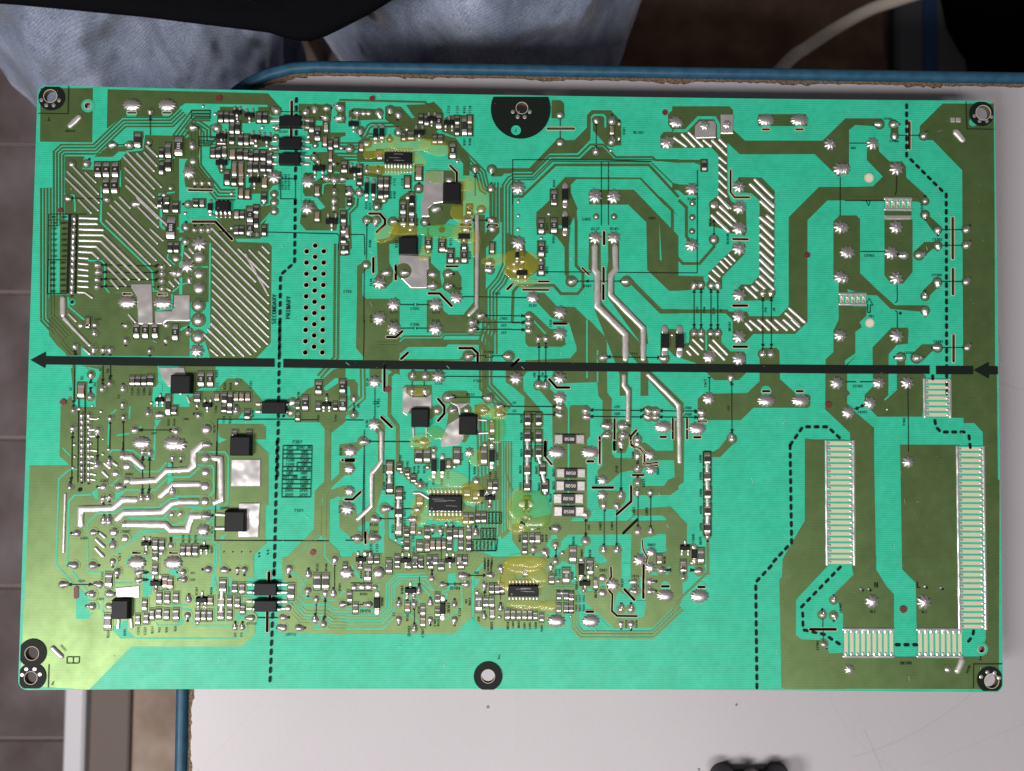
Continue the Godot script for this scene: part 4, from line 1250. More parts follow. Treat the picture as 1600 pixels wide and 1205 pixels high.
func lay_gaps() -> void:
	patch_disc(-152.23,-97.7,2.37);patch_disc(-136.95,-95.43,1.9);patch_disc(-124.61,-95.63,1.82);gap(0.51,[-147.24,-81.5,-149.72,-79.8])
	gap(0.51,[-152.95,-78.83,-153.21,-75.5,-148.51,-75.21]);gap(0.58,[-140.37,-74.96,-140.22,-69.43,-146.7,-68.97,-146.53,-56.48])
	gap(0.51,[-132.21,-87.64,-132.8,-82.46,-138.57,-81.63]);gap(0.51,[-159.6,-66.21,-156.17,-65.89,-155.71,-62.59,-155.63,-60.03])
	gap(0.51,[-127.24,-77.73,-126.55,-79.22,-121.49,-79.67]);gap(0.51,[-127.04,-62.99,-126.59,-66.68,-121.18,-67.49])
	gap(0.51,[-77.36,-63.68,-77.44,-77.37]);gap(0.51,[-69.6,-67.49,-69.48,-70.82,-68.21,-71.39,-61.65,-71.49]);gap(0.51,[-16.87,-95.04,-16.94,-84.22])
	gap(0.73,[25.09,-87.85,25.16,-96.47,25.97,-97.3,29.12,-97.35,29.94,-96.47,29.96,-92.79])
	gap(1.09,[53.82,-92.05,58.65,-92.12,63.11,-96.89,69.07,-96.98,70.37,-94.56,70.37,-89.68]);patch_disc(87.34,-93.14,1.64);patch_disc(99.48,-93.33,1.64)
	patch_disc(162.03,-96.77,1.46);gap(0.51,[-146.59,-64.98,-146.72,-56.9,-145.79,-55.81,-128.41,-39.56,-127.68,-32.27])
	gap(0.51,[-150.63,-42.94,-145.78,-42.82,-144.66,-41.55,-144.62,-33.89,-142.94,-31.73])
	gap(0.88,[-125.75,-62.33,-125.76,-55.72,-124.83,-54.63,-119.41,-54.7]);gap(0.44,[-122.85,-47.68,-123.12,-44.02,-120.54,-41.86])
	gap(0.51,[-121.02,-32.35,-118.9,-34.2]);gap(0.51,[-121.18,-31.62,-121.23,-26.51,-126.61,-25.72]);patch_disc(-155.58,-28.3,1.09)
	gap(0.51,[-157.07,-30.1,-156.79,-26.83,-151.28,-22.17]);gap(0.51,[-118.84,-60.59,-116.24,-58.05,-114.8,-58.25])
	gap(0.51,[-113.36,-58.46,-106.13,-58.92]);gap(0.51,[-100.76,-61.94,-97.87,-62.35,-95.7,-63.12]);gap(0.51,[-90.77,-52.88,-90.85,-56.92,-86.6,-61.77])
	gap(0.51,[-108.97,-41.27,-113.3,-41.03,-114.35,-39.74,-114.62,-36.08,-118.91,-34.57]);gap(0.58,[-108.45,-49.7,-108.06,-17.92])
	patch([-73.56,-64.9,-68.03,-60.92]);patch([26.68,-27.47,34.06,-19.47]);patch([-152.08,-13.12,-149.49,-9.89,-145.9,-9.57,-151.98,-9.51])
	gap(0.73,[-150.8,-5.9,-147.49,-2.68]);patch([-148.27,-4.84,-145.05,-4.87,-146.69,0.2]);patch([-150.13,4.56,-146.69,0.2,-146.47,7.77,-149.33,7.8])
	patch([-125.24,-0.73,-123.8,-0.38,-123.72,2.51,-125.16,2.52]);gap(0.51,[-125.92,14.43,-125.84,24.5]);patch([-126.16,12.27,-123.83,12.25,-125.55,14.79])
	gap(0.51,[-139.05,17.78,-134.07,17.02,-133.42,14.86,-130.56,14.83]);gap(0.51,[-141.81,21.04,-141.74,10.97,-139.3,8.79])
	gap(0.51,[-134.92,11.99,-134.68,7.66]);gap(0.73,[-118.52,-18.93,-115.32,-20.42,-109.56,-20.48,-108.17,-22.68]);patch([-71.17,5.27,-69.65,9.6])
	patch([-68.37,0.89,-64.1,-2.78,-60.48,-2.81,-66.91,1.61]);gap(0.51,[5.09,-23.58,9.33,-19.04]);gap(0.51,[23.77,-24.16,23.88,-3.64])
	gap(0.51,[27.56,-13.56,27.61,-2.21]);gap(0.51,[17.53,4.81,17.58,41.43]);patch_disc(50.65,16.72,1.64);gap(0.51,[65.98,-20.95,65.87,-13.96])
	patch_disc(87.02,0.32,1.9);patch_disc(99.01,0.21,1.82);patch_disc(62.66,16.73,1.46);gap(0.58,[129.13,3.05,133.61,-1.04])
	gap(0.51,[-151.53,29.51,-155.08,29.9,-158.36,32.96,-158.35,62.15,-152.14,68.85,-143.05,77.29])
	gap(0.58,[-147.01,38.24,-152.69,38.46,-154.58,40.43,-154.64,62.13,-143.07,76.58])
	gap(0.51,[-147.71,62.8,-147.97,47.87,-144.69,44.65,-139.01,44.61,-136.22,42.8,-124.12,42.54,-119.92,39.48,-117.07,39.28])
	gap(0.51,[-147.72,62.45,-147.66,64.75,-139.16,64.7,-137.81,62.04]);patch([-147.03,37.52,-144.94,36.08,-144.83,40.01,-145.91,39.48])
	patch([-138.85,37.46,-136.03,36.73,-138.07,39.96,-139.16,39.25])
	gap(0.51,[-144.45,40.72,-138.78,39.97,-135.32,36.55,-125.35,36.47,-121.17,32.33,-117.25,31.94]);gap(0.51,[-145.67,35.37,-139.99,34.97,-137.23,31.73])
	gap(0.51,[-141.37,23.88,-140.33,22.79,-133.2,22.91,-130.65,24.87,-125.98,25.91,-126.1,21.24])
	gap(0.51,[-133.8,27.04,-130.5,30.25,-124.09,30.02,-121.67,26.95]);gap(0.44,[-157.45,22.21,-154.51,25.06])
	gap(0.51,[-116.99,42.67,-119.12,43.05,-121.56,45.21,-120.43,47.34]);gap(0.51,[-137.18,46.38,-122.24,46.28,-119.13,42.69])
	gap(0.51,[-137.18,46.38,-137.03,52.08,-140.87,54.24,-140.45,56.72,-137.93,57.95,-129.61,50.43,-116.8,50.17]);gap(0.58,[-120.3,52.69,-116.74,52.67])
	gap(0.51,[-136.54,56.7,-128.87,51.32,-123.89,51.28]);gap(0.51,[-134.62,62.02,-133.98,59.53,-132.24,58.1,-129.41,57.73,-127.21,60.2])
	gap(0.51,[-111.03,23.27,-101.72,23.2,-100.43,24.99,-100.26,40.41,-101.3,41.85,-114.86,42.3]);gap(0.51,[-111.28,27.77,-105.55,28.08])
	gap(0.51,[-119.39,32.13,-113.68,31.91,-110.54,29.02,-105.54,28.62,-105.17,36.87,-106.38,38.31,-119.23,38.58])
	gap(0.51,[-113.02,44.43,-111.99,42.82,-102,42.57]);gap(0.51,[-118.98,48.4,-114.73,47.3,-114.08,44.8])
	gap(0.51,[-105.55,43.31,-105.82,47.25,-107.94,47.97]);gap(0.51,[-118.88,52.5,-104.98,52.59,-105.16,44.74])
	gap(0.51,[-118.84,54.1,-104.94,54.02,-102.77,55.43,-102.43,62.55]);gap(0.51,[-104.55,55.44,-104.39,62.56]);gap(0.51,[-103.66,55.44,-103.5,62.56])
	patch([-102.84,52.58,-100.37,51.14,-101.75,53.47]);gap(0.44,[-69.96,51.67,-76.95,60.28,-76.76,61.35])
	gap(0.44,[-67.69,38.03,-69.25,50.95,-80.49,62.08]);gap(0.44,[-66.44,38.03,-66.6,58.79,-64.41,61.28]);gap(0.36,[-5.55,18.8,-5.25,50.55])
	gap(0.36,[-4.68,18.79,-4.39,49.83]);gap(0.36,[-3.81,18.78,-3.53,49.1]);gap(0.36,[-2.93,18.78,-2.66,48.74]);gap(0.36,[-27.25,46.74,-27.96,47.82])
	gap(0.36,[-25.09,46.54,-25.43,47.8]);gap(0.36,[-22.92,46.53,-21.46,47.78]);gap(0.51,[17.63,20.06,17.67,26.58]);patch_disc(25.2,25.44,1.68)
	patch([-151.43,68.82,-150.33,70.23,-146.69,73.75,-146.9,78.69,-145.13,78.69,-147.02,80.64,-151.08,80.65])
	patch([-138.29,82.89,-133.4,80.76,-133.29,84.64,-130.4,87.1,-135.69,87.29,-138.24,84.66]);gap(0.51,[-139.05,68.4,-129.83,68.53])
	gap(0.51,[-141.89,68.41,-141.89,80.79,-138.61,84.31]);gap(0.51,[-130.39,87.17,-96.36,86.97,-92.5,84.83,-92.59,80.58])
	gap(1.46,[-128.54,63.73,-127.06,79.31]);gap(0.51,[-123.81,81.77,-123.07,82.83,-115.99,82.63]);gap(0.51,[-123.39,70.8,-118.4,71.49,-118.15,81.4])
	gap(2.19,[-126.02,65.14,-126.9,72.24]);patch([-120.72,64.05,-116.46,63.67,-116.4,66.16,-117.81,66.52])
	patch([-104.74,62.9,-103.67,62.89,-104.54,71.42,-105.59,72.13]);gap(0.58,[-104.77,61.47,-104.61,68.23,-102.72,73.19])
	gap(0.51,[-102.6,62.88,-102.55,65.02,-100.41,65.36,-97.5,67.83,-90.01,67.97]);gap(0.51,[-99.53,72.46,-94.19,72.44,-89.92,72.41])
	gap(0.51,[-103.77,73.9,-103.6,81.34,-98.98,81.32,-95.84,78.47,-90.16,77.74]);gap(0.51,[-118.29,75.74,-112.61,75.71,-110.18,73.57])
	gap(0.51,[-118.26,77.15,-112.22,77.13,-110.7,81.37,-110.31,82.78,-98.94,82.91,-96.15,80.6]);gap(0.51,[-97.72,73.87,-96.95,76.35,-93.44,74.21])
	gap(0.51,[-94.63,84.84,-92.55,82.71,-92.59,80.58]);patch([-96.2,78.47,-91.22,78.1,-94.01,80.59,-96.13,81.31]);gap(1.46,[-115.99,82.45,-114.64,79.97])
	patch([-76.29,76.26,-73.39,78.37,-66.25,78.34,-62.63,81.17,-66.87,83.49,-69.01,83.68])
	gap(0.51,[-80.51,61.34,-79.72,64.9,-76.14,65.23,-74.32,67.36,-74.59,71.63,-72.41,73.4,-64.92,73.01])
	gap(0.51,[-70.78,65.21,-73.59,67.71,-73.51,71.98,-72.06,73.04]);gap(0.51,[-67.79,72.31,-65.61,74.08,-62.76,73.71,-59.24,70.49])
	gap(0.47,[-76.72,72.35,-72.74,75.35,-64.88,75.32,-63.06,76.73,-51.97,76.75]);gap(0.47,[-76.7,73.6,-72.72,76.42,-65.21,76.39,-63.05,77.8,-51.96,77.82])
	gap(0.47,[-76.68,74.66,-72.87,77.84,-65.37,77.81,-63.38,78.86,-49.44,78.8]);gap(0.47,[-76.65,75.9,-68.65,83.67,-48.29,83.59])
	gap(0.47,[-66.21,80.47,-65.51,80.11,-63.69,81.88,-48.85,81.75]);patch([-15.7,79.55,-14.61,80.26,-11.34,83.27,-21.74,85.26])
	gap(0.8,[-15.16,79.55,-15.31,65.27,-11.58,60.96]);gap(0.47,[-61.24,78.85,-48,78.8,-45.18,76.12,-45.12,68.28,-41.76,65.05,-31.7,64.47])
	gap(0.47,[-61.22,79.85,-47.45,79.79,-44.17,76.47,-44.22,68.63,-41.03,65.76,-30.97,65.53,-28.06,68.2,-24.82,68.18])
	gap(0.47,[-61.21,80.81,-46.9,80.82,-43.38,76.82,-43.31,69.34,-40.66,66.65,-31.67,66.61,-28.38,71.05,-24.79,70.5,-23.36,69.96])
	gap(0.47,[-61.19,81.8,-46.53,81.81,-42.3,77.17,-42.41,69.34,-40.28,67.54,-32.74,67.51,-29.47,70.34])
	gap(0.47,[-61.16,83.64,-46.14,83.58,-41.55,78.95,-36.9,78.57,-34,81.05,-31.48,81.39])
	gap(0.58,[-36.32,68.59,-32.72,69.29,-29.07,73.2,-24.76,73.17,-24.24,71.75,-26.95,70.69])
	gap(0.58,[-39.17,70.39,-39.07,76.8,-36.92,76.79,-36.98,72.88,-33.74,73.57,-33.34,76.06])
	patch([-23.96,64.96,-18.76,63.5,-17.28,66.36,-21.23,67.45,-21.92,69.95,-24.08,70.32])
	gap(0.51,[-19.43,67.44,-18.98,76,-21.11,77.79,-24.67,80.3,-28.26,80.31])
	gap(0.47,[-57.23,61.92,-55.75,64.77,-52.84,67.61,-47.81,68.3,-47.34,75.42,-50.17,77.56,-54.84,76.87]);patch([-55.77,63.34,-53.2,67.61,-55.37,65.84])
	gap(0.47,[11.97,70.14,12.69,69.07,19.56,69.03])
	patch([34.42,71.82,35.5,70.39,36.59,71.1,41.31,73.58,44.94,73.56,44.23,78.58,42.78,79.66,34.81,79.69,33.35,76.84])
	patch([22.14,78.32,27.93,78.65,32.29,82.91,22.17,82.96]);patch([36.55,60.7,39.46,60.68,39.49,69.65,36.59,69.66])
	patch([45.28,64.96,52.55,64.56,53.27,61.68,49.64,62.78]);patch_disc(51.65,68.59,1.75);patch_disc(64.19,68.74,1.82)
	patch([97.36,72.96,109.14,60.66,116.85,60.61,117.55,64.22,110.91,70.74,113.79,78.28,113.69,91.19,108.95,91.38,107.15,86.92,99.12,86.59,97.31,85.16])
	patch_disc(162.44,89.76,2.34);patch([155.92,82.42,164.02,82.39,163.96,86.34,160.23,89.95,158.01,91.4,155.81,91.4])


func lay_traces() -> void:
	trace(0.55,[-162.86,-55.16,-163.66,-81.25,-161.21,-83.68,-150.02,-83.85,-140.35,-93.74,-123.85,-94,-120.48,-97.47])
	trace(0.55,[-161.76,-55.2,-162.56,-80.81,-160.76,-82.59,-149.55,-82.77,-139.88,-92.65,-123.38,-92.92,-119.7,-96.71])
	trace(0.55,[-160.67,-55.23,-161.45,-80.36,-160.3,-81.51,-149.09,-81.68,-139.41,-91.56,-122.91,-91.83,-118.91,-95.95])
	trace(0.55,[-159.58,-55.26,-160.34,-79.92,-159.84,-80.42,-148.62,-80.59,-138.95,-90.48,-122.43,-90.74,-118.12,-95.19])
	trace(0.55,[-158.48,-55.3,-159.23,-79.48,-159.38,-79.33,-148.15,-79.5,-138.48,-89.39,-121.96,-89.65,-117.34,-94.43])
	trace(0.55,[-122.41,-87.43,-116.09,-96.43,-109.54,-96.54]);trace(0.55,[-121.45,-86.76,-115.48,-95.27,-109.53,-95.37])
	trace(0.55,[-120.5,-86.09,-114.86,-94.11,-109.51,-94.2]);trace(0.55,[-119.54,-85.41,-114.25,-92.96,-109.49,-93.03])
	trace(0.55,[-118.12,-90.09,-116.01,-92.9,-113.46,-92.95,-109.4,-90.23,-109.32,-86.89,-107.14,-86.92])
	trace(0.55,[-117.18,-89.39,-115.42,-91.75,-113.81,-91.77,-110.55,-89.59,-110.46,-85.7,-107.12,-85.75])
	trace(0.55,[-116.25,-88.69,-114.82,-90.59,-114.15,-90.6,-111.7,-88.96,-111.6,-84.52,-107.1,-84.59])
	trace(0.55,[-115.31,-87.99,-114.23,-89.43,-114.5,-89.42,-112.86,-88.32,-112.74,-83.33,-107.08,-83.42])
	trace(0.55,[-112.68,-90.55,-112.36,-77.22,-106.75,-70.28,-105.26,-68.46,-100.18,-68.53])
	trace(0.55,[-113.84,-90.52,-113.52,-76.79,-107.66,-69.54,-105.81,-67.28,-100.16,-67.36])
	trace(0.55,[-115.01,-90.49,-114.68,-76.37,-108.56,-68.81,-106.35,-66.11,-100.15,-66.19])
	trace(0.55,[-116.18,-90.46,-115.83,-75.94,-109.47,-68.07,-106.9,-64.93,-100.13,-65.03])
	trace(0.55,[-104.13,-82.52,-102.71,-84.03,-95.43,-84.14,-93.94,-82.68,-85.2,-82.81])
	trace(0.55,[-103.33,-81.77,-102.23,-82.94,-95.87,-83.04,-94.38,-81.57,-85.19,-81.71]);trace(0.66,[-64.35,-101.19,-34.24,-100.93,-30.52,-97.82])
	trace(0.58,[-56.43,-87.71,-54.31,-92.21,-53.22,-92.97,-40.02,-93.18,-31.87,-88.09])
	trace(0.58,[-55.38,-87.21,-53.38,-91.43,-52.84,-91.81,-40.34,-92.01,-32.49,-87.1])
	trace(0.58,[-54.32,-86.71,-52.46,-90.65,-52.47,-90.65,-40.67,-90.84,-33.11,-86.11]);trace(0.55,[-66.28,-85.7,-57.5,-85.83,-53.89,-89.24,-48.02,-88.58])
	trace(0.55,[-66.26,-84.6,-57.06,-84.75,-53.51,-88.09,-48.14,-87.5]);trace(0.55,[-66.24,-83.51,-56.62,-83.66,-53.13,-86.95,-48.26,-86.41])
	trace(0.55,[-66.21,-81.98,-48.29,-81.88]);trace(0.55,[-66.22,-80.89,-48.29,-80.79]);trace(0.55,[-66.22,-79.8,-48.3,-79.69])
	trace(0.51,[-23.4,-87.1,-12.63,-76.47,-11.47,-71.65,-10.36,-70.93]);trace(0.51,[-24.17,-86.32,-13.62,-75.91,-12.44,-70.98,-10.96,-70.01])
	trace(0.51,[-24.94,-85.54,-14.61,-75.35,-13.4,-70.3,-11.56,-69.09]);trace(0.51,[-25.71,-84.77,-15.6,-74.79,-14.37,-69.62,-12.16,-68.18])
	trace(0.55,[-10.23,-57.21,-10.38,-72.41]);trace(0.55,[-9.06,-57.22,-9.21,-72.42]);trace(0.55,[-7.89,-57.23,-8.04,-72.43])
	trace(0.55,[-6.19,-57.26,-6.33,-71.73,-4.51,-74.36,-3.05,-75.12]);trace(0.55,[-5.02,-57.28,-5.16,-71.37,-3.72,-73.45,-2.51,-74.09])
	trace(0.55,[-3.86,-57.29,-3.99,-71.01,-2.92,-72.55,-1.97,-73.05])
	trace(0.66,[-3.05,-75.49,3.94,-75.6,10.16,-82.21,20.5,-82.36,24.54,-86.54,29.35,-86.61,33.63,-82.19,46.78,-82.39,47.9,-81.28,56.06,-81.4])
	trace(0.44,[-3.04,-74.38,4.32,-74.48,10.91,-81.1,46.41,-81.45,56.06,-80.66]);trace(0.44,[-3.03,-73.45,4.69,-73.75,11.1,-80.36,46.04,-80.69])
	trace(0.88,[-2.98,-67.5,0.51,-67.55,12.21,-79.07,45.49,-79.56,56.07,-68.15]);trace(0.36,[46.41,-80.33,54.03,-72.97,56.06,-72.63])
	trace(0.95,[56.06,-81.03,63.48,-81.14,64.6,-79.47]);trace(0.29,[62,-80.56,63.86,-80.02]);trace(0.55,[-163.27,-68.42,-161.88,-23.51,-155.78,-17.04])
	trace(0.55,[-164.36,-68.39,-162.96,-23.06,-156.58,-16.29]);trace(0.55,[-165.46,-68.35,-164.04,-22.61,-157.37,-15.54])
	trace(0.55,[-166.55,-68.32,-165.13,-22.16,-158.17,-14.79]);trace(0.55,[-167.65,-68.29,-166.21,-21.71,-158.96,-14.04])
	trace(0.8,[-63.65,-49.92,-63.31,-9.66,-69.15,-2.7]);trace(0.8,[-64.96,-49.91,-64.63,-10.14,-70.16,-3.54])
	trace(0.58,[-57.18,-66.24,-57.5,-63.28,-60.01,-60.66,-59.43,-48.13]);trace(0.58,[-58.49,-66.38,-58.76,-63.86,-61.34,-61.16,-60.74,-48.07])
	trace(0.55,[-10.61,-58.37,-10.73,-70.61]);trace(0.55,[-9.37,-58.39,-9.49,-70.62]);trace(0.55,[-8.12,-58.4,-8.25,-70.63])
	trace(0.55,[-6.88,-58.41,-7.01,-70.64]);trace(0.55,[-11.41,-11.66,-11.65,-34.38,-8.21,-38.47,-6.06,-43.29,-6.32,-70.67])
	trace(0.55,[-10.25,-11.67,-10.47,-33.96,-7.21,-37.84,-4.89,-43.04,-5.15,-70.68])
	trace(0.55,[-9.08,-11.68,-9.3,-33.54,-6.21,-37.22,-3.72,-42.8,-3.98,-70.69])
	trace(0.55,[-7.91,-11.69,-8.13,-33.12,-5.21,-36.59,-2.55,-42.55,-2.82,-70.7]);trace(1.46,[16.96,-56.89,16.45,-50.59,16.52,-39.88])
	trace(0.95,[19.13,-64.71,19.72,-58.41,19.81,-43.24,22.21,-40.68,22.24,-35.52,20.41,-33.29,14.54,-33.22,11.96,-36.14,-0.5,-35.99,-2.31,-33.76,-2.58,-22.74])
	trace(1.46,[38.77,-38.67,40.25,-36.84,49.84,-27.37,56.1,-27.44])
	trace(0.95,[49.4,-67.74,53.85,-63.33,53.87,-48.48,57.57,-44.45,63.48,-44.52,68.66,-50.52,68.66,-53.12])
	trace(1.02,[56.07,-67.09,58.85,-64.52,58.85,-54.11,60.89,-51.54]);trace(1.24,[53.89,-27.41,73.07,-27.63,75.28,-25.44])
	trace(1.46,[115.58,-68.49,142.14,-68.86]);trace(0.51,[-162.62,-18.45,-161.84,-16.28,-155.56,-9.83])
	trace(0.51,[-161.75,-19.18,-160.78,-16.65,-154.5,-10.2]);trace(0.66,[-154.57,-6.59,-154.21,-0.45,-154.04,5.32]);trace(0.8,[-62.71,-6.06,-62.71,-6.42])
	trace(0.8,[-61.39,-6.08,-61.4,-6.45])
	trace(0.51,[-54.05,-7.97,-54.11,-11.24,-49.82,-15.48,-42.93,-15.56,-40.41,-17.59,-27.69,-17.73,-26.61,-19.02,-13.86,-19.16,-10.97,-21.94,-11,-24.5])
	trace(0.51,[-53.15,-7.98,-53.19,-10.53,-49.08,-14.4,-42.55,-14.46,-40.03,-16.5,-27.31,-16.64,-26.24,-18.11,-13.49,-18.25,-10.23,-20.85,-10.26,-23.78])
	trace(0.55,[-54.03,-6.51,-53.67,4.38,-60.26,10.24]);trace(0.55,[-55.34,-6.47,-55.01,3.81,-61.13,9.26])
	trace(0.73,[-8.8,-23.79,-8.76,-19.76,-9.82,-16.46,-9.67,-1.12,-2.32,6.45])
	trace(0.73,[-10.11,-23.78,-10.08,-19.96,-11.14,-16.66,-10.98,-0.59,-3.26,7.37])
	trace(0.73,[-11.43,-23.77,-11.39,-20.16,-12.45,-16.86,-12.29,-0.05,-4.2,8.28])
	trace(0.73,[-12.74,-23.76,-12.71,-20.36,-13.77,-17.06,-13.59,0.49,-5.15,9.2])
	trace(1.17,[-42.42,-5.9,-45.11,-3.69,-45.09,10.11,-42.14,13.7,-41.94,27.43])
	trace(2.19,[-66.31,14.97,-66.16,33.71,-69.33,36.97,-69.45,50.23,-80.85,62.08])
	trace(0.8,[-59.94,28.99,-64.19,32.98,-67.72,36.6,-68.39,39.48,-68.34,51.66,-79.06,62.43])
	trace(1.46,[-59.93,29.71,-65.24,34.78,-66.98,38.03,-66.9,52.36]);trace(1.24,[-45.67,43.63,-45.34,53.31,-40.09,56.14,-45.04,61.53])
	trace(0.58,[-7,11.55,-6.45,30.75,-6.44,51.28,-12.69,58.13,-14.81,62.08]);trace(0.58,[-8.24,11.59,-7.69,30.76,-7.68,50.79,-13.71,57.41,-15.9,61.49])
	trace(0.58,[-9.48,11.63,-8.93,30.78,-8.92,50.31,-14.73,56.68,-17,60.9]);trace(0.58,[-10.72,11.66,-10.17,30.8,-10.16,49.83,-15.75,55.96,-18.09,60.32])
	trace(0.58,[-11.96,11.7,-11.42,30.82,-11.4,49.35,-16.77,55.24,-19.18,59.73])
	trace(0.58,[-13.2,11.73,-12.66,30.84,-12.64,48.87,-17.79,54.51,-20.28,59.14])
	trace(0.58,[-14.44,11.77,-13.9,30.85,-13.88,48.39,-18.81,53.79,-21.37,58.56]);trace(0.66,[-4.37,20.96,-4.29,29.64,-2.05,36.13])
	trace(0.88,[66.39,52.27,66.45,64.52]);trace(0.47,[-76.7,73.42,-72.69,77.66,-65.55,77.63,-63.02,79.39,-59.09,79.38])
	trace(0.47,[-77.47,74.14,-73.15,78.72,-65.88,78.69,-63.35,80.45,-59.08,80.44])
	trace(0.47,[-78.24,74.87,-73.6,79.78,-66.21,79.75,-63.68,81.51,-59.08,81.49])
	trace(0.47,[-79.01,75.6,-74.05,80.84,-66.54,80.81,-64.01,82.57,-59.07,82.55])
	trace(0.47,[-79.78,76.33,-74.51,81.9,-66.87,81.87,-64.34,83.63,-59.07,83.61])
	trace(0.66,[11.96,68.35,19.55,68.32,21.02,71.53,21.08,82.25,22.9,84.38,46.78,84.28,56.2,75.3])
	trace(0.66,[11.97,69.38,18.9,69.34,20,71.75,20.06,82.63,22.43,85.4,47.19,85.31,56.9,76.04])
	trace(0.66,[11.97,70.4,18.24,70.37,18.98,71.98,19.04,83,21.96,86.43,47.6,86.33,57.61,76.78])
	trace(0.66,[66.45,59.45,66.45,63.77,57.65,72.07,54.74,76.38])


func lay_tinned() -> void:
	tin([-33.55,-76.35,-27.13,-76.44,-27.18,-71.43,-27.18,-65.12,-30.47,-64.71,-32.46,-62.83,-32.06,-59.95,-34.62,-59.91,-34.67,-64.28,-34.04,-71.7])
	tin([62,-94.05,63.49,-95.58,68.7,-95.85,69.44,-94.54,69.25,-89.66,61.81,-89.36]);tin([71.12,-98.14,75.6,-98.21,75.47,-91.26,71.12,-91.19])
	tin([153.83,-98.34,155.45,-98.36,155.43,-96.66,153.81,-96.64]);tin([155.83,-98.37,157.53,-98.4,157.51,-96.7,155.81,-96.67])
	tin([-135.48,-34.91,-128.29,-35,-127.61,-22.8,-127.56,-20.98,-132.59,-20.93,-133.2,-30.38,-135.46,-34])
	tin([-120.45,-31.26,-115.05,-31.33,-114.83,-22.22,-122.92,-22.13,-123.97,-21.02,-126.77,-20.99,-126.89,-25.54,-121.21,-25.6,-120.34,-26.89])
	tin([-42.46,-46.33,-32.06,-45.91,-31.82,-41.86,-32.54,-41.12,-32.46,-34.68,-38.11,-34.62,-42.35,-38.79])
	tin([129.73,-62.7,139.27,-62.83,139.25,-61.33,129.72,-61.2]);tin([-125.2,-5.98,-118.2,-6.05,-116.4,-5.88,-114.45,0.61,-121.62,0.68,-123.84,-2.19])
	tin([-99.34,25.72,-89.3,25.64,-89.1,34.98,-99.31,35.06])
	tin([-40.52,0.27,-39.08,-0.11,-39.05,2.07,-37.22,3.5,-32.14,3.46,-30.34,2.35,-30.28,7.43,-37.52,7.5,-38.94,10.05,-40.47,8.98])
	tin([-23.77,5.56,-17.23,5.5,-20.12,7.34,-20.09,9.88,-13.92,10.19,-13.87,14.55,-18.92,16.76,-18.91,17.85,-20.7,20.04,-26.85,20.81,-26.89,17.56,-24.59,12.83,-20.45,10.25,-21.4,6.63])
	tin([-96.5,40.75,-89.16,40.69,-89.45,52.5,-96.41,52.54]);tin([-137.77,69.99,-129.81,69.24,-129.7,73.31,-137.49,73.53])


func lay_over() -> void:
	pour_disc(-40.74,-40.65,2.74)


func lay_mounts() -> void:
	mount(-164.87,-100.27,4.56,-165.25,-100.82,2.26,[-168.38,-99.4,-166.59,-97.58,-164.06,-97.62,-162.24,-99.39])
	mount(165.09,-99.84,4.45,165.66,-100.23,2.63,[162.44,-99.04,164.3,-97.18,166.94,-97.22,168.66,-98.76]);mount(-165.35,92.15,4.75,-165.52,92.33,2.26,[])
	mount(-165.27,100.22,4.75,-165.61,100.57,2.12,[-167.28,97.6,-164.47,97.59,-168.63,99.53,-162.66,99.34]);mount(-9.74,99.59,4.93,-9.74,99.59,2.26,[])
	mount(165.23,100.34,4.56,165.78,100.7,2.48,[164.35,97.65,166.92,97.83,162.12,99.27,168.55,99.61])
	tab([9.49,-103.41,10.07,-101.74,10.37,-99.99,10.38,-98.22,10.1,-96.46,9.54,-94.78,8.72,-93.2,7.66,-91.79,6.38,-90.57,4.92,-89.58,3.33,-88.84,1.63,-88.38,-0.11,-88.21,-1.85,-88.33,-3.55,-88.74,-5.15,-89.42,-6.62,-90.37,-7.92,-91.54,-9.01,-92.92,-9.85,-94.47,-10.44,-96.13,-10.74,-97.88,-10.76,-99.65,-10.49,-101.4,-9.95,-103.09])
	mount_hole(0.24,-99.25,2.04,[-2.96,-97.89,-1.21,-96.12,1.27,-96.08,3.02,-97.98]);tab_badge(-1.79,-91.25,1.75)


func lay_ladders() -> void:
	ladder(134.56,-66.77,9.67,4.93,0,5);ladder(118,-32.59,9.67,4.75,0,5);ladder(147.86,2.21,10.22,13.69,1,7);ladder(113.04,39.16,10.77,43.43,1,22)
	ladder(159.4,50.98,10.4,63.87,1,32);ladder(122.67,87.75,17.88,10.4,0,9);ladder(147.78,87.66,16.06,10.4,0,8)


func lay_bigarrow() -> void:
	arrow_bar([-169.26,-8.06,-164.24,-10.9,-164.12,-9.31,-118.28,-9.24,-85.24,-9.29,-85.18,-6.45,-118.21,-6.37,-164.03,-6.49,-164.17,-5.22])
	arrow_bar([-82.17,-9.21,-60.59,-9.03,-2.46,-8.97,56.12,-8.94,115.15,-9.06,145.21,-9.22,145.18,-6.3,115.13,-6.12,56.12,-6.08,-2.43,-5.97,-60.54,-6.19,-82.11,-6.23])
	arrow_bar([147.51,-9.13,160.77,-9.19,160.73,-6.31,147.48,-6.22])
	arrow_bar([160.9,-7.75,166.38,-10.65,166.43,-9.25,169.6,-9.2,169.56,-6.32,166.47,-6.33,166.3,-4.85])


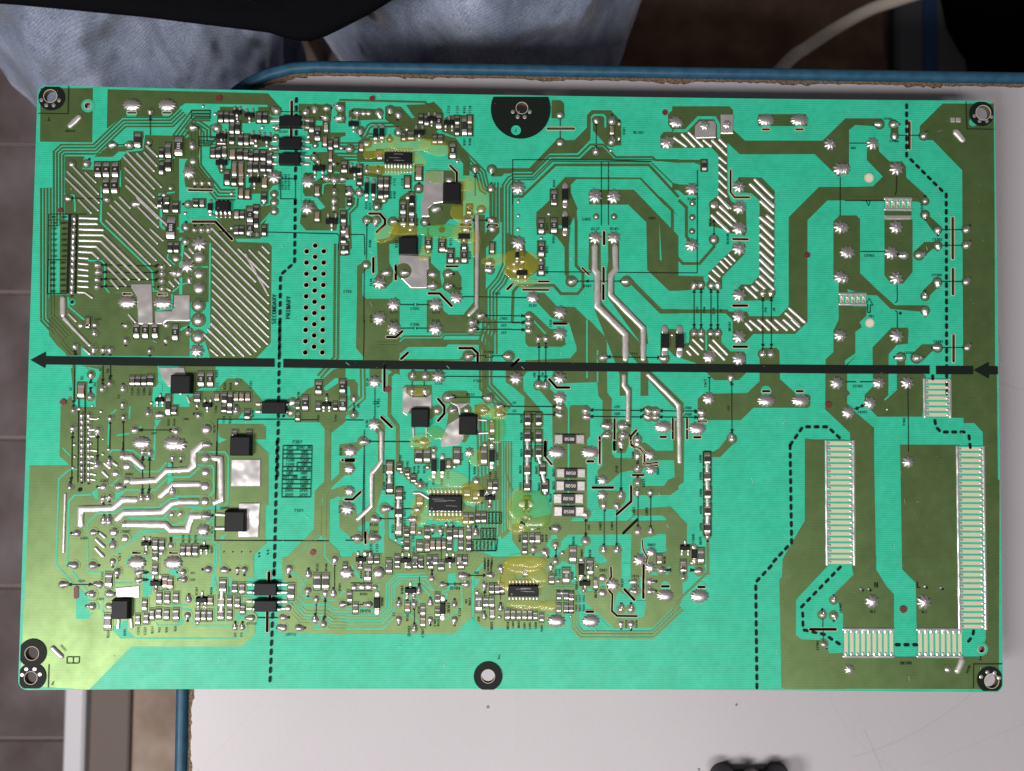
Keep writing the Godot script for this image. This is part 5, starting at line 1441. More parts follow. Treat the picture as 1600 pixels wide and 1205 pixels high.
func lay_dashes() -> void:
	dashes(1.02,2.92,[-79.44,-101.68,-79.12,-79.19]);dashes(1.02,2.92,[-79.26,-76.97,-79.24,-72.53]);dashes(1.02,2.92,[-79.14,-65.51,-79.12,-64.4])
	dashes(1.02,2.92,[138,-103,137.81,-84.32,151.91,-70.25,151.2,2.93]);dashes(1.02,2.92,[-79.14,-65.19,-78.96,-43.11,-83.77,-38.65,-83.57,-10.91])
	dashes(1.02,2.92,[-83.7,-22.59,-83.44,31.35]);dashes(1.02,2.99,[95.34,19.45,99.68,13.2,100.42,12.83,108.72,12.76,112.75,16.38,113.47,18.93])
	dashes(1.02,2.99,[146.29,-5.95,146.28,-4.84]);dashes(1.02,2.99,[146.85,9.86,147.19,12.42,149.02,14.24,156.81,14.18,159.02,15.99,159.34,19.29])
	dashes(1.02,2.99,[-83.76,19.09,-83.88,74.54]);dashes(1.02,2.99,[95.42,19.05,95.81,53.18,87.91,61.52]);dashes(1.02,3.07,[-83.97,63.5,-84.04,66.7])
	dashes(1.02,3.07,[-84.09,78.42,-84.57,103.69]);dashes(1.02,3.07,[88.83,61.13,83.15,67.1,83.48,103.6])
	dashes(1.02,3.07,[113.17,61.36,99.55,75.11,99.69,83.36,107.16,84.94,112.62,88.33]);dashes(1.02,3.07,[132,88.44,139.33,88.41])
	dashes(1.02,3.07,[159.77,83.12,159.38,85.28,156.58,88.53])


func lay_rules() -> void:
	rule(0.15,[-159.14,-104.64,-159.02,-94.63,-169.32,-94.65]);rule(0.22,[-130.37,-93.42,-130.21,-87.49]);rule(0.22,[-141.88,-83.87,-139.17,-83.91])
	rule(0.18,[-157.22,-64.78,-145.68,-64.75]);rule(0.15,[-116.1,-96.62,-109.55,-96.72]);rule(0.15,[-109.55,-96.72,-109.48,-93.57])
	rule(0.15,[-109.48,-93.57,-116.02,-93.46]);rule(0.15,[-116.02,-93.46,-116.1,-96.62]);rule(0.15,[-115.71,-95.51,-109.52,-95.61])
	rule(0.15,[-115.68,-94.51,-109.5,-94.61]);rule(0.15,[-113.32,-87.2,-107.15,-87.29]);rule(0.15,[-107.15,-87.29,-109.25,-83.93])
	rule(0.15,[-109.25,-83.93,-113.24,-83.86]);rule(0.15,[-113.24,-83.86,-113.32,-87.2]);rule(0.15,[-113.29,-85.72,-108.2,-85.79])
	rule(0.15,[-113.27,-84.97,-108.55,-85.05]);rule(0.15,[-84.75,-96.57,-77.44,-96.61]);rule(0.18,[-84.45,-72.64,-79.25,-72.71])
	rule(0.18,[-79.25,-72.71,-79.11,-65.58]);rule(0.18,[-79.11,-65.58,-84.31,-65.51]);rule(0.18,[-84.31,-65.51,-84.45,-72.64])
	rule(0.22,[-16.09,-74.19,-16.02,-67.5]);rule(0.18,[13.84,-95.54,13.85,-92.91]);rule(0.18,[13.86,-91.42,13.88,-88.43])
	rule(0.15,[26.65,-93.87,26.69,-86.76]);rule(0.22,[54.19,-92.8,53.82,-91.67]);rule(0.18,[-2.92,-80.71,-2.77,-64.72])
	rule(0.18,[-3.1,-80.63,28.64,-81.11]);rule(0.18,[28.64,-81.11,46.41,-80.7]);rule(0.18,[28.53,-80.43,28.64,-57.73])
	rule(0.18,[31.05,-80.28,31.14,-57.77]);rule(0.18,[62.74,-77.95,62.67,-41.5]);rule(0.18,[113.84,-76.27,113.75,-63.36])
	rule(0.15,[159.49,-104.3,159.73,-94.27,169.35,-94.31]);rule(0.18,[169.73,-94.32,169.92,-94.25]);rule(0.15,[135.06,-91.55,142.77,-91.67])
	rule(0.15,[117.22,-88.45,123.59,-88.55]);rule(0.18,[134.17,-77.13,134,-71.5,133.54,-69.99])
	rule(0.18,[121.55,-67.76,124.54,-67.81,123.97,-65.93,123.05,-67.78]);rule(0.18,[-164.52,-59.04,-151.65,-59.22])
	rule(0.18,[-164.52,-59.04,-164.27,-31.11,-157.46,-31.19]);rule(0.18,[-164.53,-56.95,-161.3,-57]);rule(0.18,[-164.54,-54.9,-161.23,-54.95])
	rule(0.18,[-164.28,-42.95,-157.1,-43.04]);rule(0.95,[-157.33,-58.96,-157.21,-31.38]);rule(0.58,[-154.95,-58.81,-154.67,-31.41])
	rule(0.18,[-145.38,-41.44,-127.37,-41.22]);rule(0.18,[-145.3,-38.92,-127.31,-38.92]);rule(0.18,[-145.24,-36.51,-127.25,-36.36])
	rule(0.18,[-145.16,-33.96,-127.18,-33.92]);rule(0.15,[-105.28,-53.71,-99.84,-53.49]);rule(0.18,[-88.97,-53.71,-64.25,-53.41,-63.51,-52.68])
	rule(0.18,[-63.51,-52.68,-63.79,-47.71]);rule(0.18,[-53.93,-56.87,-53.91,-44.53]);rule(0.18,[-54.78,-53.17,-54.48,-45.99])
	rule(0.18,[-60.61,-53.2,-54.78,-53.28]);rule(0.18,[-54.59,-41.21,-54.46,-22.16]);rule(0.18,[-41.84,-28.71,-37.11,-28.76])
	rule(0.18,[-36.02,-28.77,-31.83,-28.82]);rule(0.18,[-37.12,-29.31,-37.11,-28.21]);rule(0.18,[-36.03,-29.32,-36.01,-28.22])
	rule(0.18,[-20.02,-31.78,-2.66,-31.73]);rule(0.18,[-17.58,-58.83,-12.08,-58.91]);rule(0.22,[-11.73,-25.2,-2.6,-25.3])
	rule(0.18,[20.76,-37.72,35.64,-37.9]);rule(0.18,[8.25,-40.88,22.57,-40.98]);rule(0.18,[22.57,-40.98,25.15,-40.91])
	rule(0.18,[33.61,-41.01,56.09,-41.1]);rule(0.18,[-2.66,-31.62,2.65,-31.68]);rule(0.22,[-2.6,-25.19,0.32,-25.23]);rule(0.22,[-2.58,-22.92,0.34,-22.95])
	rule(0.18,[68.67,-59.07,68.66,-54.61]);rule(0.18,[62.67,-71.66,62.67,-41.18,56.09,-41.1]);rule(0.29,[61.56,-33.77,61.56,-17.93])
	rule(0.29,[64.03,-33.8,64.03,-17.95]);rule(0.29,[67.54,-33.84,67.53,-17.99]);rule(0.29,[69.94,-33.87,69.92,-18.02])
	rule(0.22,[85.94,-31.1,85.9,-16.35]);rule(0.22,[88.98,-31.14,88.93,-16.38]);rule(0.18,[113.78,-67.15,113.75,-62.29])
	rule(0.18,[115.58,-67.85,129.78,-68.05]);rule(0.15,[150.26,-57.74,157.75,-57.84]);rule(0.15,[150.19,-52.14,157.68,-52.23])
	rule(0.18,[120.85,-49.52,129.61,-49.63]);rule(0.15,[150.03,-39.17,157.51,-39.26]);rule(0.18,[133.9,-37.97,133.92,-32.03,133.16,-31.28])
	rule(0.18,[133.14,-28.69,133.88,-27.95,133.82,-22.4])
	rule(0.15,[122.93,-31.16,123.87,-32.84,125.16,-30.45,124.23,-30.44,124.2,-27.84,123.27,-27.83,123.3,-30.8]);rule(0.26,[-154.03,-6.23,-153.94,6.04])
	rule(0.22,[-144.37,-6.33,-144.23,-1.27]);rule(0.22,[-141.76,-6.35,-141.66,-2.74]);rule(0.18,[-150.7,9.61,-150.69,9.97])
	rule(0.22,[-131.06,15.92,-120.16,15.82]);rule(0.18,[-141.3,13.85,-141.22,22.83]);rule(0.18,[-136.86,13.09,-136.36,24.58])
	rule(0.22,[-154.17,18.63,-153.9,33.67]);rule(0.22,[-145.45,18.55,-145.25,25.37]);rule(0.18,[-104.49,11.9,-99.1,12.03])
	rule(0.18,[-99.11,11.92,-77.18,11.73]);rule(0.18,[-104.49,11.9,-104.38,24.33]);rule(0.18,[-75.73,11.9,-69.61,11.84])
	rule(0.18,[-41.73,-20.43,-37.18,-20.48]);rule(0.18,[-35.91,-20.49,-32.09,-20.53]);rule(0.18,[-37.01,-20.92,-36.99,-20])
	rule(0.18,[-36.02,-20.93,-36.01,-20.01]);rule(0.22,[-14.63,-22.81,-2.58,-22.95]);rule(0.22,[-14.6,-20.32,-2.56,-20.45])
	rule(0.18,[-15.96,-11.09,-11.77,-11.14]);rule(0.18,[-11.77,-11.14,-11.77,-10.59,-9.22,-10.61,-9.22,-11.16]);rule(0.18,[-9.22,-11.05,-5.39,-11.09])
	rule(0.18,[-54.3,-23.29,-54.36,-9.06]);rule(0.18,[-50.22,0.72,-50.15,5.44]);rule(0.18,[-50.14,6.16,-50.06,10.88]);rule(0.18,[-50.76,5.45,-49.5,5.43])
	rule(0.18,[-50.75,6.1,-49.49,6.09]);rule(0.18,[-25.88,-3.7,-3.14,-3.74]);rule(0.22,[-37.29,-1.95,-37.27,-0.13]);rule(0.22,[-33.12,-1.99,-33.1,-0.17])
	rule(0.18,[-22.52,3.55,-12.17,3.45]);rule(0.22,[-5.59,6.56,-2.32,6.53]);rule(0.22,[-5.57,9.32,-2.29,9.29]);rule(0.22,[-51.81,19.21,-35.19,19.14])
	rule(0.18,[-53.68,15.25,-53.08,52.66]);rule(0.18,[-60.23,11.8,-53.92,11.81]);rule(0.18,[-57.37,5.87,-57.34,8.04]);rule(0.18,[-60.1,-1.73,-59.94,8.07])
	rule(0.22,[-2.58,-22.76,0.71,-22.8]);rule(0.22,[-2.56,-20.31,0.73,-20.34]);rule(0.26,[6.92,-13.71,7,-3.47]);rule(0.26,[9.3,-13.73,9.37,-3.5])
	rule(0.26,[31.53,-11.11,48.77,-11.03]);rule(0.22,[-2.32,6.56,12.25,6.5]);rule(0.22,[-2.29,9.29,12.09,9.3]);rule(0.26,[25.4,7.58,43.13,7.61])
	rule(0.26,[25.41,9.84,43.14,9.9]);rule(0.26,[49.54,7.62,56.14,7.67]);rule(0.26,[49.54,9.81,56.14,9.82]);rule(0.18,[1.88,8.23,8.26,8.36])
	rule(0.18,[1.88,8.23,1.99,34.32]);rule(0.18,[4.43,8.57,4.46,34.3]);rule(0.22,[85.92,-22.64,85.9,-16.01]);rule(0.22,[88.95,-22.67,88.93,-16.04])
	rule(0.22,[74.88,-2.31,74.92,14.51]);rule(0.18,[66.97,-4.25,66.96,0.88]);rule(0.18,[66.42,-4.24,67.52,-4.25]);rule(0.26,[57.6,7.66,61.64,7.62])
	rule(0.26,[57.6,9.85,61.64,9.81]);rule(0.15,[149.75,-15.65,157.58,-15.73]);rule(0.18,[115.11,-3.17,118.99,-3.21])
	rule(0.18,[120.29,-3.22,124.92,-3.27]);rule(0.18,[137.43,-1.07,137.39,21.29]);rule(0.18,[118.36,6.45,122.45,4.94])
	rule(0.33,[-152.34,2.39,-151.76,33.98]);rule(0.33,[-150.2,2.37,-149.41,33.97]);rule(0.18,[-136.78,19.89,-136.69,23.12])
	rule(0.22,[-142.66,41.42,-142.57,44.27]);rule(0.22,[-140.59,41.41,-140.51,44.26]);rule(0.22,[-129.89,26.3,-129.63,36.33])
	rule(0.22,[-127.47,26.28,-127.31,36.31]);rule(0.22,[-119.51,31.6,-119.63,26.93]);rule(0.15,[-104.6,19.62,-104.42,53.66])
	rule(0.15,[-104.42,53.66,-65.26,53.6]);rule(0.18,[-81.67,20.87,-71.61,20.79]);rule(0.18,[-71.61,20.79,-71.81,38.6])
	rule(0.18,[-71.81,38.6,-81.75,38.67]);rule(0.18,[-81.75,38.67,-81.67,20.87]);rule(0.18,[-81.72,22.42,-71.76,22.41])
	rule(0.18,[-81.72,23.79,-71.73,23.78]);rule(0.18,[-81.73,25.27,-71.7,25.26]);rule(0.18,[-81.71,28.22,-71.76,28.14])
	rule(0.18,[-81.68,29.69,-71.73,29.65]);rule(0.18,[-81.69,32.6,-71.75,32.6]);rule(0.18,[-81.7,34.11,-71.79,34.11]);rule(0.18,[-81.7,35.66,-71.8,35.66])
	rule(0.18,[-76.82,20.83,-76.79,22.38]);rule(0.18,[-71.68,26.74,-76.71,26.71,-76.72,29.66]);rule(0.18,[-81.68,31.17,-76.69,31.2,-76.74,32.57])
	rule(0.18,[-53.6,19.92,-53.78,53.36]);rule(0.18,[-59.53,53.39,-53.6,53.43]);rule(0.18,[-45.57,25.81,-43.23,25.79,-43.24,37.14])
	rule(0.18,[-45.57,25.81,-45.58,37.16,-42.34,37.14]);rule(0.18,[-42.2,34.8,-40.03,34.78]);rule(0.18,[-40.03,34.78,-39.96,52.2])
	rule(0.18,[-39.96,52.2,-42.3,52.21]);rule(0.18,[-42.3,52.21,-42.2,34.8]);rule(0.18,[-43.52,42.43,-36.68,42.38]);rule(0.18,[-48.51,45.91,-42.39,45.87])
	rule(0.18,[-17.1,24.68,-16.99,34.43]);rule(0.18,[-14.62,39.1,-14.52,48.45]);rule(0.15,[-10.85,43.39,-5.61,43.36]);rule(0.15,[-5.61,43.36,-5.57,47.14])
	rule(0.15,[-5.57,47.14,-10.81,47.17]);rule(0.15,[-10.81,47.17,-10.85,43.39]);rule(0.15,[-12.78,48.98,-7.54,48.95]);rule(0.15,[-7.54,48.95,-7.69,52.54])
	rule(0.15,[-7.69,52.54,-12.75,52.57]);rule(0.15,[-12.75,52.57,-12.78,48.98]);rule(0.15,[-15.99,52.84,-6.96,52.79]);rule(0.15,[-6.96,52.79,-7.29,56.66])
	rule(0.15,[-7.29,56.66,-16.13,56.71]);rule(0.15,[-16.13,56.71,-15.99,52.84]);rule(0.18,[-26.47,51.04,-26.36,60.35])
	rule(0.15,[-34.67,57.36,-30.72,57.34,-30.77,53.22]);rule(0.18,[4.52,18.71,4.4,35.36]);rule(0.18,[1.86,18.74,1.86,35.38])
	rule(0.18,[5.79,18.7,5.92,25.59,7.67,26.3,7.89,32.08,8.44,32.44,8.47,37.14,10.47,37.12])
	rule(0.18,[8.34,18.68,8.31,25.57,9.55,25.92,9.52,31.71,10.69,32.06,10.58,37.12]);rule(0.22,[23.71,46.41,23.73,50.73])
	rule(0.26,[35.97,21.36,35.95,35.13]);rule(0.22,[30.12,42.4,30.17,54.29]);rule(0.22,[34.48,42.37,34.53,54.26]);rule(0.22,[41.93,37.62,41.96,48.09])
	rule(0.22,[46.38,37.59,46.41,48.07]);rule(0.18,[13.39,55.83,13.41,58.34]);rule(0.18,[64.83,21.67,67.5,21.65])
	rule(0.18,[64.83,21.67,65.11,51.02,67.55,51,67.5,21.65]);rule(0.18,[-154.96,69.01,-145.41,68.96]);rule(0.18,[-153.69,93.52,-149.46,93.5])
	rule(0.18,[-149.46,93.5,-149.57,95.61]);rule(0.18,[-149.57,95.61,-153.62,95.62]);rule(0.18,[-153.62,95.62,-153.69,93.52])
	rule(0.15,[-151.57,93.51,-151.51,95.62]);rule(0.15,[-159.7,95.99,-159.7,104.06]);rule(0.18,[-89.22,80,-82.1,79.97])
	rule(0.18,[-63.14,62.31,-63.01,69.44]);rule(0.22,[-69.17,74.8,-69.17,78.71]);rule(0.22,[-66.15,74.08,-66.15,79.76])
	rule(0.29,[-57.49,67.99,-49.96,67.95]);rule(0.29,[-57.44,70.66,-49.92,70.62]);rule(0.18,[-59.15,75.36,-52.71,75.33])
	rule(0.22,[-33.84,65.73,-33.8,68.58]);rule(0.18,[-24.46,68.18,-18.7,68.15]);rule(0.18,[-21.59,67.45,-21.58,68.88])
	rule(0.26,[-16.94,65.21,-11.17,65.18]);rule(0.18,[-35.42,76.79,-35.35,81.41]);rule(0.22,[-11.19,70.61,-11.13,76.32])
	rule(0.18,[-5.76,65.58,-5.68,73.44]);rule(0.18,[-9.7,67.75,-4.29,67.72]);rule(0.18,[-4.29,67.72,-4.44,71.65]);rule(0.18,[-4.44,71.65,-9.66,71.68])
	rule(0.18,[-9.66,71.68,-9.7,67.75]);rule(0.18,[13.78,70.31,19.75,70.28,19.68,77.79,16.54,77.8]);rule(0.15,[106.65,79.39,106.63,82.44])
	rule(0.15,[106.73,83.69,106.71,86.92]);rule(0.15,[169.72,94.87,159.61,94.91,159.39,103.22])


func lay_arrows() -> void:
	arrow(-130.36,-93.05,-90);arrow(-16.1,-74.37,-90);arrow(-127.01,-41.23,0);arrow(-126.95,-38.92,0);arrow(-126.89,-36.37,0);arrow(-144.48,-41.45,180)
	arrow(-144.41,-38.93,180);arrow(-144.34,-36.52,180);arrow(-144.26,-33.97,180);arrow(-11.9,-58.91,0);arrow(-11.73,-25.2,180);arrow(20.02,-37.71,180)
	arrow(23.88,-37.75,180);arrow(35.83,-37.9,0);arrow(0.87,-25.23,0);arrow(68.67,-59.63,-90);arrow(61.56,-34.33,-90);arrow(64.03,-34.36,-90)
	arrow(67.54,-34.4,-90);arrow(69.94,-34.43,-90);arrow(85.95,-31.66,-90);arrow(88.98,-31.69,-90);arrow(-153.97,-10.21,-90);arrow(-154.01,6.22,90)
	arrow(-144.3,-1.27,90);arrow(-141.65,-2.56,90);arrow(-148.43,-0.5,-90);arrow(-148.36,1.66,90);arrow(-130.53,15.91,180);arrow(-120.52,15.82,0)
	arrow(-154.1,18.63,-90);arrow(-145.45,18.55,-90);arrow(-14.63,-22.81,180);arrow(-14.6,-20.32,180);arrow(-5.03,-11.1,0);arrow(-11.99,3.45,0)
	arrow(-5.05,6.55,180);arrow(-5.2,9.31,180);arrow(-51.81,19.21,180);arrow(-35.55,19.08,0);arrow(1.07,-22.8,0);arrow(1.1,-20.35,0);arrow(6.92,-14.26,-90)
	arrow(9.29,-14.28,-90);arrow(7,-3.84,90);arrow(9.37,-3.86,90);arrow(31.71,-11.11,180);arrow(48.95,-11.03,0);arrow(12.44,6.5,0);arrow(12.46,9.3,0)
	arrow(25.76,7.58,180);arrow(25.77,9.84,180);arrow(42.95,7.61,0);arrow(42.95,9.9,0);arrow(50.09,7.62,180);arrow(50.09,9.8,180);arrow(61.56,-22.56,90)
	arrow(64.03,-22.58,90);arrow(67.53,-22.62,90);arrow(69.93,-22.65,90);arrow(85.9,-15.82,90);arrow(88.92,-15.86,90);arrow(74.88,-1.94,-90)
	arrow(74.92,14.33,90);arrow(62,7.62,0);arrow(62,9.81,0);arrow(-145.33,24.98,90);arrow(-154.1,32.75,90);arrow(-129.9,26.12,-90);arrow(-127.47,26.1,-90)
	arrow(-129.62,36.5,90);arrow(-127.31,36.49,90);arrow(-119.47,53.04,90);arrow(-43.7,42.43,180);arrow(-14.52,48.45,90);arrow(23.71,46.05,-90)
	arrow(23.73,50.73,90);arrow(35.97,21.36,-90);arrow(35.95,34.95,90);arrow(7.47,48.85,180);arrow(11.64,48.83,0);arrow(-153.19,69,180)
	arrow(-146.65,68.97,0);arrow(-127.45,64.79,0);arrow(-127.38,67.28,0);arrow(-78.45,65.96,-90);arrow(-66.15,74.08,-90);arrow(-66.16,79.59,90)
	arrow(-33.81,68.4,90);arrow(-29.48,63.56,90);arrow(-16.76,65.21,180);arrow(-11.53,65.18,0);arrow(-11.18,70.97,-90);arrow(53.27,62.94,180)
	arrow(60.55,63.01,0)


func lay_dots() -> void:
	dot(-155.58,-28.3,0.66);dot(134.92,-27.67,0.51);dot(-81.7,10.61,0.51);dot(119.22,6.15,0.58);dot(121.07,5.25,0.58);dot(-150.97,36.55,0.73)
	dot(-101.23,57.56,0.22);dot(-98.19,57.55,0.22);dot(-95.16,57.53,0.22);dot(-92.13,57.51,0.22);dot(-89.15,58.03,0.29);dot(-89.13,59.1,0.29)
	dot(-86.21,57.12,0.29);dot(-86.18,58.19,0.29);dot(-12.51,40.17,0.29);dot(-57.24,61.21,0.04);dot(-24.46,73.89,0.33);dot(23.52,65.07,0.36)


func lay_markers() -> void:
	marker(-106.55,-101.05,1.09);marker(-52.74,-101.86,1.02);marker(51.13,-98.46,1.02);marker(-160.5,-60.38,0.95);marker(-27.61,-55.3,1.09)
	marker(101.97,-48.05,1.02);marker(-157.64,6.43,1.09);marker(-45.66,0.97,1.17);marker(109.14,4.88,1.24);marker(-70.64,57.57,1.02)
	marker_bar(1.61,[-151.21,70.23,-151.13,73.06]);marker(134.98,76.14,1.31)


func lay_beads() -> void:
	bead(2.12,[-158.06,-90.57,-155.19,-93.5]);bead(0.88,[-156.84,-76.19,-147.72,-66.56]);bead(0.88,[-158.58,-74.14,-147.45,-63.44])
	bead(0.88,[-159.05,-71.74,-147.55,-60.69]);bead(0.88,[-154.32,-64.16,-150.04,-59.81]);bead(0.88,[-152.26,-73.86,-148.73,-70.6])
	bead(0.95,[-131.38,-83.59,-127.66,-80.13]);bead(0.95,[-132.04,-81.36,-127.76,-76.8]);bead(0.95,[-134.57,-80.95,-128.61,-74.95])
	bead(0.95,[-137.83,-81.09,-125.93,-69.27]);bead(0.95,[-139.05,-79.59,-128.45,-68.68]);bead(0.95,[-138.58,-75.72,-128.37,-65.73])
	bead(0.95,[-138.31,-72.41,-127.19,-61.89]);bead(0.95,[-138.05,-69.46,-121.93,-54.24]);bead(0.95,[-140.11,-65.38,-136.58,-61.76])
	bead(1.09,[-87.97,-93.3,-84.69,-93.3]);bead(1.24,[70.74,-89.12,73.16,-86.72]);bead(1.24,[54.56,-89.43,58.65,-86.5])
	bead(1.24,[57.35,-90.79,61.63,-86.54]);bead(1.24,[59.77,-91.39,64.6,-86.59]);bead(1.09,[64.97,-88.84,67.58,-86.63])
	bead(1.24,[68.14,-88.71,73.15,-83.72]);bead(1.09,[70.55,-82.75,72.96,-80.72]);bead(1.09,[70.55,-80.12,73.14,-77.73])
	bead(1.09,[70.54,-77.32,73.14,-74.74]);bead(1.09,[70.54,-74.33,73.14,-71.75]);bead(1.09,[70.35,-71.34,73.13,-68.76])
	bead(1.17,[70.16,-68.54,74.61,-64.5]);bead(1.31,[83.37,-74.89,89.67,-68.62]);bead(1.31,[81.69,-73.18,89.85,-65.27])
	bead(2.41,[155.76,-93.08,157.99,-90.47]);bead(1.09,[-153.77,-57.91,-147.82,-57.8]);bead(1.09,[-153.71,-55.89,-147.77,-55.86])
	bead(1.09,[-153.65,-53.99,-145.73,-53.8]);bead(1.09,[-153.59,-51.97,-145.5,-51.97,-129.78,-36.81])
	bead(1.09,[-153.61,-50,-146.34,-49.87,-132.65,-36.59]);bead(1.09,[-153.55,-48.02,-147.72,-47.91,-136.25,-36.55])
	bead(1.09,[-153.6,-46.01,-149.28,-45.88,-147.06,-43.9]);bead(0.95,[-153.61,-43.93,-150.66,-43.74]);bead(0.95,[-153.66,-41.92,-150.59,-41.66])
	bead(0.95,[-153.6,-39.91,-150.53,-39.58]);bead(0.95,[-153.61,-37.87,-150.48,-37.65]);bead(0.95,[-153.62,-35.86,-150.42,-35.72])
	bead(0.95,[-153.6,-33.86,-150.36,-33.75]);bead(0.95,[-153.61,-31.85,-151.2,-31.7,-148.82,-30.02]);bead(0.95,[-143.37,-40.48,-137.27,-34.35])
	bead(0.95,[-142.35,-36.11,-139.94,-33.4]);bead(0.88,[-143.27,-62.46,-121.98,-41.66]);bead(0.88,[-144.1,-59.87,-127.07,-43.42])
	bead(0.88,[-144.56,-57.11,-129.2,-42.11]);bead(0.88,[-141.69,-63.95,-126.68,-49.28]);bead(0.88,[-129.15,-54.2,-124.9,-50.41])
	bead(0.88,[-133.51,-61.86,-126.65,-55.15]);bead(0.88,[-134.14,-65.16,-126.91,-58.27]);bead(0.88,[-130.15,-64.48,-127.74,-62.12])
	bead(0.88,[-122.19,-35.99,-120.71,-34.36]);bead(0.88,[-122.85,-33.42,-121.93,-32.89]);bead(0.88,[-120.23,-36.74,-118.94,-35.48])
	bead(2.04,[-158.84,-29.54,-158.67,-23.91]);bead(1.09,[-158.66,-23.54,-155.88,-20.31,-149.23,-13.49]);bead(0.95,[-156.53,-24.11,-154.13,-21.78])
	bead(0.95,[-135.91,-24.16,-133.69,-21.64]);bead(0.95,[-150.98,-12.02,-149.14,-10.41]);bead(1.02,[-115.44,-47.41,-114.33,-46.15])
	bead(1.02,[-117.03,-46.11,-115.37,-44.48]);bead(0.95,[-107.84,-54.85,-87.85,-34.57]);bead(0.95,[-108.69,-52.27,-92.41,-36.35])
	bead(0.95,[-107.5,-47.88,-87.73,-28.72]);bead(0.95,[-107.43,-44.95,-87.67,-25.8]);bead(0.95,[-107.36,-42.02,-87.79,-22.88])
	bead(0.95,[-107.29,-39.09,-87.55,-19.97]);bead(0.95,[-107.23,-36.17,-87.49,-17.06]);bead(0.95,[-107.15,-33.06,-87.8,-14.5])
	bead(0.95,[-107.09,-30.14,-90.3,-13.57]);bead(0.95,[-107.02,-27.22,-91.71,-11.92]);bead(0.95,[-107.13,-24.31,-93.49,-10.81])
	bead(0.95,[-107.24,-21.39,-96,-10.24]);bead(0.95,[-108.46,-19.38,-99.25,-10.38]);bead(0.95,[-109.67,-17.54,-102.49,-10.53])
	bead(0.95,[-107.39,-12.3,-105,-10.33]);bead(0.95,[-98.45,-47.63,-87.91,-37.5]);bead(0.95,[-94.64,-47.31,-87.97,-40.43])
	bead(0.95,[-91.37,-46.81,-87.85,-43.36]);bead(0.95,[-90.14,-48.66,-87.92,-46.48]);bead(0.95,[-96.05,-45.83,-87.79,-31.65])
	bead(1.61,[-15.21,-60.53,-15.06,-46.12,-15.05,-28.1,-17.58,-25.5])
	bead(2.41,[26.39,-49.98,26.43,-41.84,27.35,-40.75,27.41,-28.95,37.37,-19.14,37.39,-10.7])
	bead(2.19,[33.57,-50.07,33.79,-41.94,32.14,-40.07,31.99,-33.06,43.6,-21.41,43.63,-10.76]);bead(1.24,[70.72,-68.04,73.87,-64.54])
	bead(1.31,[70.9,-65.06,76.09,-60.1]);bead(1.31,[69.97,-63,74.97,-58.41]);bead(1.31,[67.93,-61.85,73.86,-56.16]);bead(1.09,[74.03,-47.81,76.06,-45.79])
	bead(1.09,[72.54,-46.68,74.76,-44.48]);bead(1.09,[71.06,-45.55,73.46,-43.17]);bead(1.09,[69.77,-43.86,71.98,-41.67])
	bead(1.09,[68.28,-42.36,70.69,-40.17]);bead(1.09,[66.99,-40.49,69.39,-38.3]);bead(1.39,[85.39,-67.13,89.84,-62.9]);bead(1.39,[88,-67.35,89.85,-65.7])
	bead(1.39,[85.19,-61.34,89.82,-57.49]);bead(1.39,[87.61,-61.94,89.83,-59.92]);bead(1.39,[85.18,-58.36,89.81,-53.77])
	bead(1.39,[85.17,-55.2,89.79,-50.8]);bead(1.39,[85.16,-52.22,89.78,-47.82]);bead(1.39,[85.15,-49.06,89.77,-44.67])
	bead(1.39,[85.14,-46.28,89.76,-41.7]);bead(1.39,[85.13,-43.31,89.75,-38.92]);bead(1.39,[85.12,-40.35,89.74,-35.96])
	bead(1.24,[83.82,-38.48,86.59,-36.1]);bead(1.24,[82.33,-36.79,84,-35.33]);bead(1.24,[79.93,-36.4,83.8,-32.74]);bead(1.31,[95.45,-29,100.8,-24.25])
	bead(1.24,[94.15,-27.32,98.57,-23.31]);bead(0.95,[-158.45,-22.48,-149.23,-13.34]);bead(0.88,[-150.61,-11.69,-149.32,-10.44])
	bead(0.88,[-115.08,4.23,-114.31,6.03]);bead(1.09,[-117.98,2.82,-117.25,3.17]);bead(0.88,[-107.42,-21.23,-96,-10.45])
	bead(0.88,[-36.63,14.38,-36.48,17.27]);bead(0.88,[-32.07,14.34,-32.03,17.24]);bead(0.88,[-13.9,11.28,-11.36,11.44]);bead(0.88,[-13.85,16,-10.59,15.79])
	bead(1.82,[-47.71,15.92,-47.56,26.04,-50.91,30.39,-50.74,41.53,-55.34,45.87]);bead(1.82,[36.87,-4.5,36.88,-1.21,38.35,0.97,38.27,10.82])
	bead(1.82,[45.48,-4.95,56.13,5.55,56.52,25.22]);bead(1.09,[61.27,-17.59,64.58,-14.31]);bead(1.09,[64.03,-17.8,64.76,-17.07])
	bead(1.09,[60.16,-15.37,63.11,-12.46]);bead(1.09,[59.24,-13.52,60.35,-12.25]);bead(1.17,[67.16,-15.81,72.31,-10.72])
	bead(1.17,[68.45,-17.48,73.23,-12.57]);bead(1.24,[80.08,-23.5,81.92,-21.31]);bead(1.24,[81.56,-24.44,85.25,-21.34])
	bead(1.24,[84.52,-24.84,88.21,-21.37]);bead(1.24,[87.48,-24.87,91.16,-21.41]);bead(1.24,[90.44,-24.9,94.49,-21.44])
	bead(1.24,[93.4,-24.94,97.27,-21.47]);bead(1.24,[96.36,-24.97,98.94,-22.6]);bead(1.09,[99.69,-25.01,100.43,-24.28])
	bead(0.8,[-148.35,22.86,-145.67,23.19]);bead(0.8,[-148.29,25.01,-146.68,25.17]);bead(0.8,[-148.23,26.98,-146.26,27.5])
	bead(0.8,[-148.17,28.95,-146.57,28.94]);bead(0.8,[-148.29,30.92,-145.79,31.36]);bead(0.8,[-148.23,32.89,-145.91,33.23])
